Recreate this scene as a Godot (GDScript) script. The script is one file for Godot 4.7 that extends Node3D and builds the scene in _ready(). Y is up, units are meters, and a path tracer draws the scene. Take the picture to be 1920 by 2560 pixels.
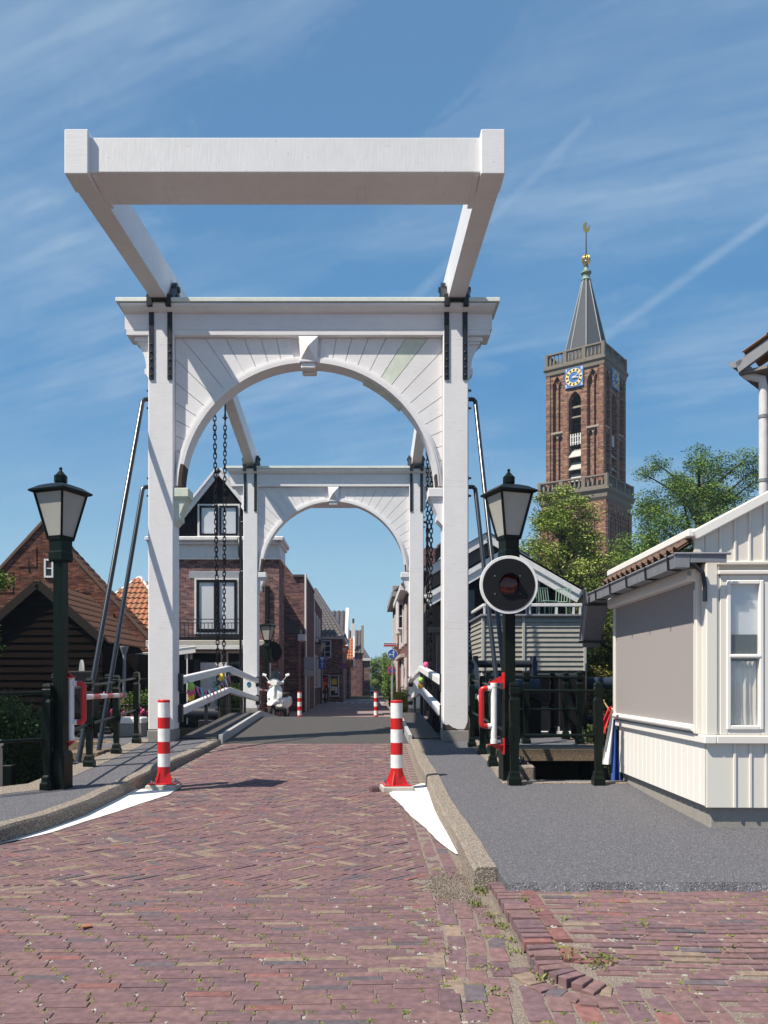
extends Node3D

# ---------------------------------------------------------------- helpers
# World: y up, the camera looks along -z. v(x, y, d) is a point d metres in front of the camera's wall.
const CX := -0.964        # middle of the bridge
var used := {}
var rng := RandomNumberGenerator.new()
var T := {}
var M := {}

func v(x: float, y: float, d: float) -> Vector3:
	return Vector3(x, y, -d)

func smooth(a: float, b: float, x: float) -> float:
	var t := clampf((x - a) / (b - a), 0.0, 1.0)
	return t * t * (3.0 - 2.0 * t)

func numbered(called: String) -> String:
	if not used.has(called):
		used[called] = 0
		return called
	used[called] += 1
	return "%s_%03d" % [called, used[called]]

func nst() -> SurfaceTool:
	var s := SurfaceTool.new()
	s.begin(Mesh.PRIMITIVE_TRIANGLES)
	s.set_smooth_group(-1)
	return s

func meshed(s: SurfaceTool) -> ArrayMesh:
	s.generate_normals()
	return s.commit()

func put(called: String, mesh: Mesh, m: Material, parent: Node = null) -> MeshInstance3D:
	var o := MeshInstance3D.new()
	o.mesh = mesh
	o.material_override = m
	if parent == null:
		o.name = numbered(called)
		add_child(o, true)
	else:
		var key := str(parent.get_instance_id()) + called
		var n: int = used.get(key, 0)
		used[key] = n + 1
		o.name = called if n == 0 else "%s_%03d" % [called, n]
		parent.add_child(o, true)
	return o

func obj(called: String, s: SurfaceTool, m: Material, parent: Node = null) -> MeshInstance3D:
	return put(called, meshed(s), m, parent)

func thing(called: String, label: String, category: String, at := Vector3.ZERO, turn := 0.0, group := "") -> Node3D:
	var o := Node3D.new()
	o.name = numbered(called)
	add_child(o, true)
	o.position = at
	o.rotation.y = turn
	return tag(o, label, category, group)

func tag(o: Node3D, label: String, category: String, group := "") -> Node3D:
	o.set_meta("label", label)
	o.set_meta("category", category)
	if group != "":
		o.set_meta("group", group)
	return o

func setting(called: String, s: SurfaceTool, m: Material, label := "") -> MeshInstance3D:
	var o := obj(called, s, m)
	o.set_meta("kind", "structure")
	if label != "":
		o.set_meta("label", label)
	return o

func stuff(o: Node3D) -> Node3D:
	o.set_meta("kind", "stuff")
	return o

func dup(src: Node3D, at: Vector3, turn: float, label := "") -> Node3D:
	var called := str(src.name)
	var cut := RegEx.create_from_string("_\\d{3}$")
	called = cut.sub(called, "")
	var c: Node3D = src.duplicate()
	c.name = numbered(called)
	add_child(c, true)
	c.position = at
	c.rotation.y = turn
	if label != "":
		c.set_meta("label", label)
	return c

# ---- shapes that are added to a SurfaceTool
func tri(s: SurfaceTool, a: Vector3, b: Vector3, c: Vector3) -> void:
	s.add_vertex(a)
	s.add_vertex(b)
	s.add_vertex(c)

func face(s: SurfaceTool, p: Array, out: Vector3) -> void:
	var flip: bool = (p[1] - p[0]).cross(p[2] - p[0]).dot(out) > 0.0
	for i in range(1, p.size() - 1):
		if flip:
			tri(s, p[0], p[i + 1], p[i])
		else:
			tri(s, p[0], p[i], p[i + 1])

func box(s: SurfaceTool, c: Vector3, size: Vector3, ch := 0.0, b := Basis()) -> void:
	var h := size * 0.5
	ch = minf(ch, minf(h.x, minf(h.y, h.z)) * 0.6)
	for ax in 3:
		var u := (ax + 1) % 3
		var w := (ax + 2) % 3
		for sg in [-1.0, 1.0]:
			var p := []
			for k in [[-1, -1], [1, -1], [1, 1], [-1, 1]]:
				var q := Vector3.ZERO
				q[ax] = sg * h[ax]
				q[u] = k[0] * (h[u] - ch)
				q[w] = k[1] * (h[w] - ch)
				p.append(c + b * q)
			var out := Vector3.ZERO
			out[ax] = sg
			face(s, p, b * out)
	if ch <= 0.0:
		return
	for ax in 3:
		var u := (ax + 1) % 3
		var w := (ax + 2) % 3
		for su in [-1.0, 1.0]:
			for sw in [-1.0, 1.0]:
				var p := []
				for k in [[-1.0, 0], [1.0, 0], [1.0, 1], [-1.0, 1]]:
					var q := Vector3.ZERO
					q[ax] = k[0] * (h[ax] - ch)
					q[u] = su * (h[u] - (ch if k[1] == 1 else 0.0))
					q[w] = sw * (h[w] - (0.0 if k[1] == 1 else ch))
					p.append(c + b * q)
				var out := Vector3.ZERO
				out[u] = su
				out[w] = sw
				face(s, p, b * out)
	for sx in [-1.0, 1.0]:
		for sy in [-1.0, 1.0]:
			for sz in [-1.0, 1.0]:
				var g := Vector3(sx, sy, sz)
				face(s, [c + b * (g * Vector3(h.x, h.y - ch, h.z - ch)), c + b * (g * Vector3(h.x - ch, h.y, h.z - ch)), c + b * (g * Vector3(h.x - ch, h.y - ch, h.z))], b * g)

func bounds(s: SurfaceTool, lo: Vector3, hi: Vector3, ch := 0.0) -> void:
	box(s, (lo + hi) * 0.5, (hi - lo).abs(), ch)

func along(dir: Vector3, up := Vector3.UP) -> Basis:
	# x across, y up, z along dir
	var z := dir.normalized()
	if absf(z.dot(up)) > 0.995:
		up = Vector3.RIGHT
	var x := up.cross(z).normalized()
	return Basis(x, z.cross(x).normalized(), z)

func bar(s: SurfaceTool, a: Vector3, b: Vector3, w: float, h: float, ch := 0.0, up := Vector3.UP) -> void:
	box(s, (a + b) * 0.5, Vector3(w, h, a.distance_to(b)), ch, along(b - a, up))

# a beam from a to b whose height changes: heights ha and hb, measured under the top line
func taper(s: SurfaceTool, a: Vector3, b: Vector3, w: float, ha: float, hb: float) -> void:
	var x := (b - a).cross(Vector3.UP).normalized() * w * 0.5
	var up := Vector3.UP
	var p := [a - x, a + x, b + x, b - x]
	var q := [a - x - up * ha, a + x - up * ha, b + x - up * hb, b - x - up * hb]
	face(s, p, up)
	face(s, q, -up)
	for i in 4:
		var j := (i + 1) % 4
		var mid: Vector3 = (p[i] + p[j]) * 0.5
		face(s, [p[i], p[j], q[j], q[i]], mid - (a + b) * 0.5)

func tube(s: SurfaceTool, pts: Array, r, n := 10, caps := true, group := 1) -> void:
	var rings := []
	var x := Vector3.ZERO
	for i in pts.size():
		var d: Vector3
		if i == 0:
			d = pts[1] - pts[0]
		elif i == pts.size() - 1:
			d = pts[i] - pts[i - 1]
		else:
			d = (pts[i] - pts[i - 1]).normalized() + (pts[i + 1] - pts[i]).normalized()
		d = d.normalized()
		if i == 0:
			x = along(d).x
		x = (x - d * x.dot(d)).normalized()
		var y := d.cross(x)
		var rr: float = r[i] if r is Array else r
		var ring := []
		for k in n:
			var t := TAU * k / n
			ring.append(pts[i] + (x * cos(t) + y * sin(t)) * rr)
		rings.append(ring)
	s.set_smooth_group(group)
	for i in rings.size() - 1:
		for k in n:
			var k2 := (k + 1) % n
			tri(s, rings[i][k], rings[i][k2], rings[i + 1][k2])
			tri(s, rings[i][k], rings[i + 1][k2], rings[i + 1][k])
	s.set_smooth_group(-1)
	if caps:
		face(s, rings[0], pts[0] - pts[1])
		face(s, rings[-1], pts[-1] - pts[-2])

# turned shape; prof holds Vector2(radius, height) from bottom to top
func lathe(s: SurfaceTool, prof: Array, at: Vector3, n := 20, flat := false, phase := 0.0, b := Basis()) -> void:
	for i in prof.size() - 1:
		s.set_smooth_group(-1 if flat else 2 + i)
		for k in n:
			var t0 := TAU * k / n + phase
			var t1 := TAU * (k + 1) / n + phase
			var p: Vector2 = prof[i]
			var q: Vector2 = prof[i + 1]
			var a := at + b * Vector3(cos(t0) * p.x, p.y, sin(t0) * p.x)
			var e := at + b * Vector3(cos(t1) * p.x, p.y, sin(t1) * p.x)
			var c := at + b * Vector3(cos(t1) * q.x, q.y, sin(t1) * q.x)
			var d := at + b * Vector3(cos(t0) * q.x, q.y, sin(t0) * q.x)
			if p.x > 0.0001:
				tri(s, a, c, e)
			if q.x > 0.0001:
				tri(s, a, d, c)
	s.set_smooth_group(-1)

# four-sided turned shape with flat faces: prof holds Vector2(half width, height)
func square_lathe(s: SurfaceTool, prof: Array, at: Vector3, turn := 0.0) -> void:
	for i in prof.size() - 1:
		var p: Vector2 = prof[i]
		var q: Vector2 = prof[i + 1]
		for k in 4:
			var t0 := PI / 2 * k + PI / 4 + turn
			var t1 := t0 + PI / 2
			var e := sqrt(2.0)
			var a := at + Vector3(cos(t0) * p.x * e, p.y, sin(t0) * p.x * e)
			var b := at + Vector3(cos(t1) * p.x * e, p.y, sin(t1) * p.x * e)
			var c := at + Vector3(cos(t1) * q.x * e, q.y, sin(t1) * q.x * e)
			var d := at + Vector3(cos(t0) * q.x * e, q.y, sin(t0) * q.x * e)
			tri(s, a, c, b)
			tri(s, a, d, c)
	face(s, square_ring(prof[-1], at, turn), Vector3.UP)
	face(s, square_ring(prof[0], at, turn), Vector3.DOWN)

func square_ring(p: Vector2, at: Vector3, turn: float) -> Array:
	var r := []
	for k in 4:
		var t := PI / 2 * k + PI / 4 + turn
		r.append(at + Vector3(cos(t), 0, sin(t)) * p.x * sqrt(2.0) + Vector3(0, p.y, 0))
	return r

# polygon in the local xy plane, extruded from z = 0 to z = depth
func slab(s: SurfaceTool, poly: PackedVector2Array, depth: float, xf := Transform3D()) -> void:
	var idx := Geometry2D.triangulate_polygon(poly)
	if idx.is_empty():
		return
	var nb := xf.basis
	for i in range(0, idx.size(), 3):
		for z in [0.0, depth]:
			var p := []
			for k in 3:
				var q := poly[idx[i + k]]
				p.append(xf * Vector3(q.x, q.y, z))
			face(s, p, nb * Vector3(0, 0, (1.0 if z == depth else -1.0) * signf(depth)))
	var cw := Geometry2D.is_polygon_clockwise(poly)
	for i in poly.size():
		var a := poly[i]
		var b := poly[(i + 1) % poly.size()]
		var n := Vector2(b.y - a.y, a.x - b.x) * (-1.0 if cw else 1.0)
		face(s, [xf * Vector3(a.x, a.y, 0), xf * Vector3(b.x, b.y, 0), xf * Vector3(b.x, b.y, depth), xf * Vector3(a.x, a.y, depth)], nb * Vector3(n.x, n.y, 0))

func disc(s: SurfaceTool, c: Vector3, r: float, depth: float, dir: Vector3, n := 32, bevel := 0.004) -> void:
	# round plate whose front lies depth in front of c along dir
	var b := along(dir)
	var bb := Basis(b.x, b.z, -b.y)
	lathe(s, [Vector2(0, 0), Vector2(r, 0), Vector2(r, depth - bevel), Vector2(r - bevel, depth), Vector2(0, depth)], c, n, false, 0.0, bb)

func ring(s: SurfaceTool, c: Vector3, r0: float, r1: float, depth: float, dir: Vector3, n := 40) -> void:
	var b := along(dir)
	var bb := Basis(b.x, b.z, -b.y)
	lathe(s, [Vector2(r0, 0), Vector2(r1, 0), Vector2(r1, depth), Vector2(r0, depth), Vector2(r0, 0)], c, n, false, 0.0, bb)

func ball(s: SurfaceTool, c: Vector3, r: float, n := 10, squash := 1.0) -> void:
	var prof := []
	var m := maxi(4, n / 2)
	for i in m + 1:
		var t := PI * i / m - PI / 2
		prof.append(Vector2(maxf(cos(t) * r, 0.0), sin(t) * r * squash))
	s.set_smooth_group(3)
	for i in m:
		for k in n:
			var p := []
			for q in [[i, k], [i, k + 1], [i + 1, k + 1], [i + 1, k]]:
				var t: float = TAU * (q[1] % n) / n
				var w: Vector2 = prof[q[0]]
				p.append(c + Vector3(cos(t) * w.x, w.y, sin(t) * w.x))
			if i > 0:
				tri(s, p[0], p[2], p[1])
			if i < m - 1:
				tri(s, p[0], p[3], p[2])
	s.set_smooth_group(-1)

# box with one rounded hull, for castings: a superellipse swept through sections (z, half width, half height, y offset)
func hull(s: SurfaceTool, sections: Array, xf: Transform3D, power := 2.6, n := 20) -> void:
	var rings := []
	for q in sections:
		var r := []
		for k in n:
			var t := TAU * k / n
			var c := cos(t)
			var d := sin(t)
			r.append(xf * Vector3(signf(c) * pow(absf(c), 2.0 / power) * q[1], signf(d) * pow(absf(d), 2.0 / power) * q[2] + q[3], q[0]))
		rings.append(r)
	s.set_smooth_group(4)
	for i in rings.size() - 1:
		for k in n:
			var k2 := (k + 1) % n
			tri(s, rings[i][k], rings[i + 1][k2], rings[i][k2])
			tri(s, rings[i][k], rings[i + 1][k], rings[i + 1][k2])
	s.set_smooth_group(-1)
	face(s, rings[0], xf.basis * Vector3(0, 0, sections[0][0] - sections[1][0]))
	face(s, rings[-1], xf.basis * Vector3(0, 0, sections[-1][0] - sections[-2][0]))

# flat lettering as thin raised mesh
func letters(text: String, height: float, m: Material, parent: Node, at: Vector3, turn := 0.0, called := "lettering", bold := true) -> void:
	var t := TextMesh.new()
	var f := SystemFont.new()
	f.font_names = ["Droid Sans"]
	f.font_weight = 700 if bold else 400
	t.font = f
	t.text = text
	t.font_size = 32
	t.pixel_size = height / 23.0
	t.depth = 0.004
	var o := put(called, t, m, parent)
	o.position = at
	o.rotation.y = turn

# ---- textures and materials
func noise_image(size: int, freq: float, seed_: int, oct := 4, kind := FastNoiseLite.TYPE_SIMPLEX_SMOOTH) -> Image:
	var n := FastNoiseLite.new()
	n.noise_type = kind
	n.seed = seed_
	n.frequency = freq
	n.fractal_octaves = oct
	var im := n.get_seamless_image(size, size)
	im.convert(Image.FORMAT_L8)
	return im

func as_tex(im: Image) -> ImageTexture:
	return ImageTexture.create_from_image(im)

# picture whose tones run from a to b with coarse and fine grain (colours are sRGB)
func blend_tex(size: int, a: Color, b: Color, coarse: float, fine: float, seed_: int, mixing := 0.5) -> ImageTexture:
	var n0 := noise_image(size, coarse, seed_).get_data()
	var n1 := noise_image(size, fine, seed_ + 1, 2).get_data()
	var out := PackedByteArray()
	out.resize(size * size * 3)
	for i in size * size:
		var t := clampf((n0[i] * (1.0 - mixing) + n1[i] * mixing) / 255.0 * 1.6 - 0.3, 0.0, 1.0)
		out[i * 3] = int((a.r + (b.r - a.r) * t) * 255.0)
		out[i * 3 + 1] = int((a.g + (b.g - a.g) * t) * 255.0)
		out[i * 3 + 2] = int((a.b + (b.b - a.b) * t) * 255.0)
	return as_tex(Image.create_from_data(size, size, false, Image.FORMAT_RGB8, out))

func mk(lin: Color, rough := 0.8, metal := 0.0, tex: Texture2D = null, scale := 1.0, bump: Texture2D = null, depth_cm := 0.3, world := true) -> StandardMaterial3D:
	var m := StandardMaterial3D.new()
	m.albedo_color = lin.linear_to_srgb()
	m.roughness = rough
	m.metallic = metal
	if tex:
		m.albedo_texture = tex
	if tex or bump:
		m.uv1_triplanar = true
		m.uv1_world_triplanar = world
		m.uv1_scale = Vector3.ONE * scale
		m.uv1_triplanar_sharpness = 8.0
	if bump:
		m.heightmap_enabled = true
		m.heightmap_texture = bump
		m.heightmap_scale = depth_cm
	return m

# ---------------------------------------------------------------- the scene
func _ready() -> void:
	rng.seed = 11
	# camera: eye 1.4 m above the brick road, level, with the lens shifted upwards
	var cam := Camera3D.new()
	cam.name = "camera"
	add_child(cam)
	cam.position = Vector3(0, 1.4, 0)
	var near := 0.05
	cam.keep_aspect = Camera3D.KEEP_HEIGHT
	cam.set_frustum(near * 1024.0 / 833.3, Vector2(18.3, 169.0) * near / 833.3, near, 2500.0)
	cam.current = true
	# sky
	var world := WorldEnvironment.new()
	world.name = "world_environment"
	var env := Environment.new()
	env.background_mode = Environment.BG_SKY
	env.sky = Sky.new()
	env.sky.sky_material = sky_material()
	env.background_energy_multiplier = 1.06
	env.tonemap_mode = Environment.TONE_MAPPER_LINEAR
	env.tonemap_exposure = 1.47
	env.sdfgi_enabled = true
	env.ssao_enabled = true
	env.ssil_enabled = true
	env.fog_enabled = true
	env.fog_density = 0.0004
	env.fog_light_color = Color(0.72, 0.8, 0.9)
	world.environment = env
	add_child(world)
	# sun: high, from the left and a little behind the camera
	var sun := DirectionalLight3D.new()
	sun.name = "sun"
	sun.light_energy = 1.6
	sun.light_color = Color(1.0, 0.965, 0.9)
	sun.light_angular_distance = 0.5
	sun.shadow_enabled = true
	add_child(sun)
	sun.look_at_from_position(Vector3.ZERO, Vector3(1.0, -1.6, -0.55))

	make_materials()
	# large structure
	build_ground()
	build_paving()
	build_walks()
	build_bridge()
	build_cabin()
	build_tower()
	build_far_street()
	build_left_bank()
	build_right_bank()
	build_trees()
	# objects
	build_lamps_and_gates()
	build_railings()
	build_bollards()
	build_small_things()

func sky_material() -> PanoramaSkyMaterial:
	# upper half of the panorama: a blue gradient by height, thin streaked cirrus everywhere, a few old contrails
	var w := 3072
	var h := 1536
	var big := FastNoiseLite.new()
	big.seed = 5
	big.frequency = 0.9
	big.fractal_octaves = 4
	big.domain_warp_enabled = true
	big.domain_warp_amplitude = 0.6
	big.domain_warp_frequency = 0.8
	var fine := FastNoiseLite.new()
	fine.seed = 9
	fine.frequency = 2.2
	fine.fractal_octaves = 5
	var data := PackedFloat32Array()
	data.resize(w * h * 3)
	var zen := Color(0.078, 0.165, 0.305)
	var mid := Color(0.068, 0.20, 0.385)
	var low := Color(0.27, 0.435, 0.52)
	var cloud := Color(0.30, 0.39, 0.49)
	# contrails as great circles: normals of their planes with half width and strength, all over the sky
	var trails := []
	for e in [[Vector3(0.27, 0.40, -1), Vector3(0.62, 0.655, -1), 0.0045, 0.36], [Vector3(0.03, 0.43, -1), Vector3(0.27, 0.675, -1), 0.005, 0.24], [Vector3(0.12, 0.39, -1), Vector3(0.34, 0.43, -1), 0.004, 0.2],
			[Vector3(1, 0.5, 0.2), Vector3(0.6, 0.9, 0.6), 0.012, 0.25], [Vector3(-1, 0.3, 0.4), Vector3(-0.5, 0.5, 1), 0.01, 0.25], [Vector3(-1, 0.6, -0.5), Vector3(-0.9, 0.3, 0.3), 0.008, 0.22]]:
		var a: Vector3 = e[0].normalized()
		var b: Vector3 = e[1].normalized()
		trails.append([a.cross(b).normalized(), (a + b).normalized(), a.dot((a + b).normalized()), e[2], e[3]])
	for y in h / 2:
		var up := (0.5 - (y + 0.5) / h) * PI
		var sy := sin(up)
		var cy := cos(up)
		var t := sy
		var base := low.lerp(mid, smooth(0.0, 0.34, t)).lerp(zen, smooth(0.2, 0.75, t))
		for x in w:
			var az := (x + 0.5) / w * TAU
			var d := Vector3(sin(az) * cy, sy, -cos(az) * cy)
			# clouds lie on a high flat layer: streaks run across it
			var p := d / (sy + 0.18)
			var q := Vector2(p.x * 0.75 + p.z * 0.5, (p.z * 0.75 - p.x * 0.35) * 2.1)
			var c := big.get_noise_2d(q.x, q.y) * 0.75 + 0.28
			c = clampf(c, 0.0, 1.0)
			c *= 0.62 + 0.45 * fine.get_noise_2d(q.x * 1.3, q.y * 3.0) + 0.32 * fine.get_noise_2d(q.x * 1.6 + 7.0, q.y * 9.0 + q.x * 1.5)
			c = clampf(c * 0.95, 0.0, 0.8) * smooth(0.05, 0.4, sy)
			for tr in trails:
				var off: float = absf(d.dot(tr[0]))
				if off < tr[3] * 2.0 and d.dot(tr[1]) > tr[2]:
					c = maxf(c, c * 0.6 + tr[4] * (1.0 - smooth(0.2, 1.7, off / tr[3])) * (0.75 + 0.5 * fine.get_noise_2d(q.x * 6.0, q.y * 6.0)))
			var o := base.lerp(cloud, c)
			var i := (y * w + x) * 3
			data[i] = o.r
			data[i + 1] = o.g
			data[i + 2] = o.b
	for y in range(h / 2, h):
		for x in w:
			var i := (y * w + x) * 3
			data[i] = 0.14
			data[i + 1] = 0.15
			data[i + 2] = 0.15
	var m := PanoramaSkyMaterial.new()
	m.panorama = as_tex(Image.create_from_data(w, h, false, Image.FORMAT_RGBF, data.to_byte_array()))
	return m

func brick_tex(cols: int, rows: int, w: int, h: int, tones: Array, mortar: Color, seed_: int) -> Array:
	# running bond; returns colour and height pictures
	var r := RandomNumberGenerator.new()
	r.seed = seed_
	var im := Image.create(w, h, false, Image.FORMAT_RGB8)
	var hm := Image.create(w, h, false, Image.FORMAT_L8)
	im.fill(mortar)
	hm.fill(Color(0.2, 0.2, 0.2))
	var bw := float(w) / cols
	var bh := float(h) / rows
	for j in rows:
		for i in cols:
			var x := int(i * bw + (bw * 0.5 if j % 2 else 0.0))
			var c: Color = tones[r.randi() % tones.size()]
			c = c * r.randf_range(0.82, 1.15)
			var lift := r.randf_range(0.75, 1.0)
			for part in 2:
				var rect := Rect2i(x - part * w, int(j * bh), int(bw) - 2, int(bh) - 1)
				im.fill_rect(rect, c)
				hm.fill_rect(rect, Color(lift, lift, lift))
	var n := noise_image(512, 0.05, seed_ + 3, 3)
	n.resize(w, h)
	var nd := n.get_data()
	var d := im.get_data()
	for i in w * h:
		var k := 0.8 + 0.4 * nd[i] / 255.0
		for c in 3:
			d[i * 3 + c] = clampi(int(d[i * 3 + c] * k), 0, 255)
	return [as_tex(Image.create_from_data(w, h, false, Image.FORMAT_RGB8, d)), as_tex(hm)]

func speckle_tex(size: int, base: Color, specks: Array, count: int, most: int, seed_: int) -> Array:
	# stones set in a binder: round specks of several tones; colour and height
	var r := RandomNumberGenerator.new()
	r.seed = seed_
	var im := Image.create(size, size, false, Image.FORMAT_RGB8)
	var hm := Image.create(size, size, false, Image.FORMAT_L8)
	im.fill(base)
	hm.fill(Color(0.3, 0.3, 0.3))
	for i in count:
		var x := r.randi() % size
		var y := r.randi() % size
		var a := r.randi_range(1, most)
		var b := maxi(1, a - r.randi() % 3)
		var c: Color = specks[r.randi() % specks.size()] * r.randf_range(0.8, 1.2)
		var g := r.randf_range(0.5, 1.0)
		im.fill_rect(Rect2i(x, y, a, b), c)
		hm.fill_rect(Rect2i(x, y, a, b), Color(g, g, g))
	return [as_tex(im), as_tex(hm)]

func streak_tex(size: int, lo: float, hi: float, long: int, seed_: int) -> ImageTexture:
	# brush marks and wood grain: noise stretched along x
	var n := noise_image(size, 0.09, seed_, 3)
	n.resize(size * long, size)
	n.crop(size, size)
	var f := noise_image(size, 0.2, seed_ + 1, 2).get_data()
	var d := n.get_data()
	for i in size * size:
		d[i] = clampi(int((lo + (hi - lo) * (d[i] * 0.75 + f[i] * 0.25) / 255.0) * 255.0), 0, 255)
	return as_tex(Image.create_from_data(size, size, false, Image.FORMAT_L8, d))

func turned(t: ImageTexture) -> ImageTexture:
	var im: Image = t.get_image().duplicate()
	im.rotate_90(CLOCKWISE)
	return as_tex(im)

func paint_tex() -> ImageTexture:
	# old gloss paint: faint brush tone, chips down to the grey wood, hair cracks along the grain, small rust specks
	var r := RandomNumberGenerator.new()
	r.seed = 77
	var n := 1024
	var tone := streak_tex(n, 0.955, 1.0, 8, 81).get_image().get_data()
	var cloud := noise_image(n, 0.006, 83, 3).get_data()
	var d := PackedByteArray()
	d.resize(n * n * 3)
	for i in n * n:
		var k := tone[i] * (0.97 + 0.03 * cloud[i] / 255.0)
		d[i * 3] = int(k)
		d[i * 3 + 1] = int(k * 0.997)
		d[i * 3 + 2] = int(k * 0.99)
	var im := Image.create_from_data(n, n, false, Image.FORMAT_RGB8, d)
	for i in 60:
		var x := r.randi() % n
		var y := r.randi() % n
		var c := Color(0.62, 0.6, 0.58).lerp(Color(0.45, 0.4, 0.36), r.randf())
		for k in r.randi_range(1, 4):
			im.fill_rect(Rect2i(x + r.randi() % 5, y + r.randi() % 3, r.randi_range(1, 5), r.randi_range(1, 2)), c)
	for i in 14:
		var x := r.randi() % n
		var y := float(r.randi() % n)
		for k in r.randi_range(40, 160):
			y += r.randf_range(-0.4, 0.4)
			im.fill_rect(Rect2i(posmod(x + k, n), posmod(int(y), n), 1, 1), Color(0.72, 0.70, 0.69))
	for i in 10:
		im.fill_rect(Rect2i(r.randi() % n, r.randi() % n, 2, r.randi_range(6, 26)), Color(0.86, 0.78, 0.68))
	return as_tex(im)

func make_materials() -> void:
	T.grain = blend_tex(256, Color(0.72, 0.72, 0.72), Color(1, 1, 1), 0.02, 0.2, 21)
	T.mottle = blend_tex(512, Color(0.93, 0.925, 0.92), Color(1, 1, 1), 0.008, 0.06, 31, 0.35)
	T.fine = as_tex(noise_image(256, 0.25, 41, 2))
	T.wave = as_tex(noise_image(256, 0.03, 43, 3))
	T.brush = streak_tex(512, 0.0, 1.0, 6, 51)
	T.wood = streak_tex(512, 0.55, 1.0, 8, 53)
	var tar := speckle_tex(1024, Color(0.36, 0.36, 0.39), [Color(0.23, 0.235, 0.26), Color(0.41, 0.415, 0.45), Color(0.29, 0.29, 0.32), Color(0.56, 0.56, 0.57), Color(0.34, 0.345, 0.365), Color(0.28, 0.285, 0.305), Color(0.46, 0.45, 0.44)], 150000, 4, 61)
	var agg := speckle_tex(512, Color(0.56, 0.51, 0.45), [Color(0.66, 0.58, 0.48), Color(0.46, 0.39, 0.33), Color(0.72, 0.68, 0.61), Color(0.56, 0.48, 0.39), Color(0.42, 0.36, 0.32), Color(0.64, 0.60, 0.54)], 20000, 7, 63)
	var sand := speckle_tex(512, Color(0.50, 0.455, 0.43), [Color(0.60, 0.56, 0.53), Color(0.38, 0.345, 0.33), Color(0.66, 0.62, 0.60), Color(0.44, 0.41, 0.36)], 22000, 4, 65)
	var deckt := speckle_tex(512, Color(0.36, 0.355, 0.36), [Color(0.27, 0.265, 0.265), Color(0.42, 0.41, 0.40), Color(0.37, 0.36, 0.36), Color(0.31, 0.305, 0.30)], 60000, 4, 67)
	var red_brick := brick_tex(8, 16, 896, 512, [Color(0.50, 0.405, 0.39), Color(0.44, 0.35, 0.35), Color(0.53, 0.43, 0.40), Color(0.39, 0.325, 0.34), Color(0.48, 0.39, 0.39)], Color(0.60, 0.57, 0.56), 71)
	var old_brick := brick_tex(8, 16, 896, 512, [Color(0.52, 0.32, 0.25), Color(0.45, 0.28, 0.22), Color(0.56, 0.37, 0.28), Color(0.40, 0.26, 0.22), Color(0.5, 0.36, 0.3)], Color(0.5, 0.44, 0.4), 73)
	# ground
	M.tar = mk(Color(1, 1, 1), 0.9, 0.0, tar[0], 0.5, tar[1], 0.7)
	M.tar.albedo_color = Color(1.0, 0.99, 0.99)
	M.kerb = mk(Color(1, 1, 1), 0.92, 0.0, agg[0], 1.3, agg[1], 0.8)
	M.kerb.albedo_color = Color(0.93, 0.95, 1.0)
	M.slab = mk(Color(0.72, 0.66, 0.6), 0.92, 0.0, agg[0], 1.6, agg[1], 0.8)
	M.sand = mk(Color(1, 0.97, 0.93), 0.95, 0.0, sand[0], 1.6, sand[1], 0.6)
	M.deck = mk(Color(0.86, 0.86, 0.86), 0.85, 0.0, deckt[0], 0.6, deckt[1], 0.5)
	M.deck.albedo_color = Color(0.78, 0.76, 0.75)
	M.earth = mk(Color(0.10, 0.085, 0.06), 0.95, 0.0, T.mottle, 0.3)
	M.concrete = mk(Color(0.27, 0.25, 0.235), 0.9, 0.0, T.mottle, 1.1, T.fine, 0.2)
	M.concrete_pale = mk(Color(0.46, 0.43, 0.39), 0.9, 0.0, T.mottle, 1.4, T.fine, 0.2)
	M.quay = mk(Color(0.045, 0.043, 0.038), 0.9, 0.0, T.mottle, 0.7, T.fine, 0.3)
	M.water = mk(Color(0.012, 0.016, 0.012), 0.06, 0.0, null, 1.5, T.wave, 0.6)
	var worn := speckle_tex(512, Color(0.97, 0.97, 0.965), [Color(0.93, 0.93, 0.92), Color(1, 1, 1), Color(0.9, 0.89, 0.88), Color(0.70, 0.66, 0.65)], 2600, 6, 69)
	M.road_white = mk(Color(0.77, 0.77, 0.76), 0.7, 0.0, worn[0], 0.9, T.fine, 0.15)
	M.far_road = mk(Color(0.24, 0.18, 0.19), 0.9, 0.0, T.mottle, 0.5, T.fine, 0.3)
	M.far_brick_road = mk(Color(0.30, 0.20, 0.19), 0.9, 0.0, T.mottle, 0.6, T.fine, 0.3)
	# paint, metal
	T.paint = paint_tex()
	T.brush_up = turned(T.brush)
	M.white = mk(Color(0.84, 0.825, 0.855), 0.42, 0.0, T.paint, 0.42, T.brush, 0.08)
	M.white_upright = mk(Color(0.84, 0.825, 0.855), 0.42, 0.0, turned(T.paint), 0.42, T.brush_up, 0.14)
	M.white_planks = mk(Color(0.84, 0.825, 0.855), 0.45, 0.0, T.paint, 0.5, T.brush, 0.04)
	M.white_green = mk(Color(0.67, 0.72, 0.63), 0.6, 0.0, T.mottle, 1.2, T.brush, 0.2)
	M.cap_metal = mk(Color(0.74, 0.78, 0.73), 0.5, 0.0, T.mottle, 0.9)
	M.rot = mk(Color(0.13, 0.09, 0.07), 0.9, 0.0, T.wood, 3.0, T.brush, 0.8)
	M.iron = mk(Color(0.014, 0.016, 0.022), 0.38, 0.0, null, 2.0, T.wave, 0.1)
	M.iron_matt = mk(Color(0.010, 0.010, 0.013), 0.6)
	M.rod = mk(Color(0.022, 0.026, 0.036), 0.22)
	M.green = mk(Color(0.006, 0.011, 0.0085), 0.3, 0.0, T.mottle, 1.5, T.wave, 0.12)
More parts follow.
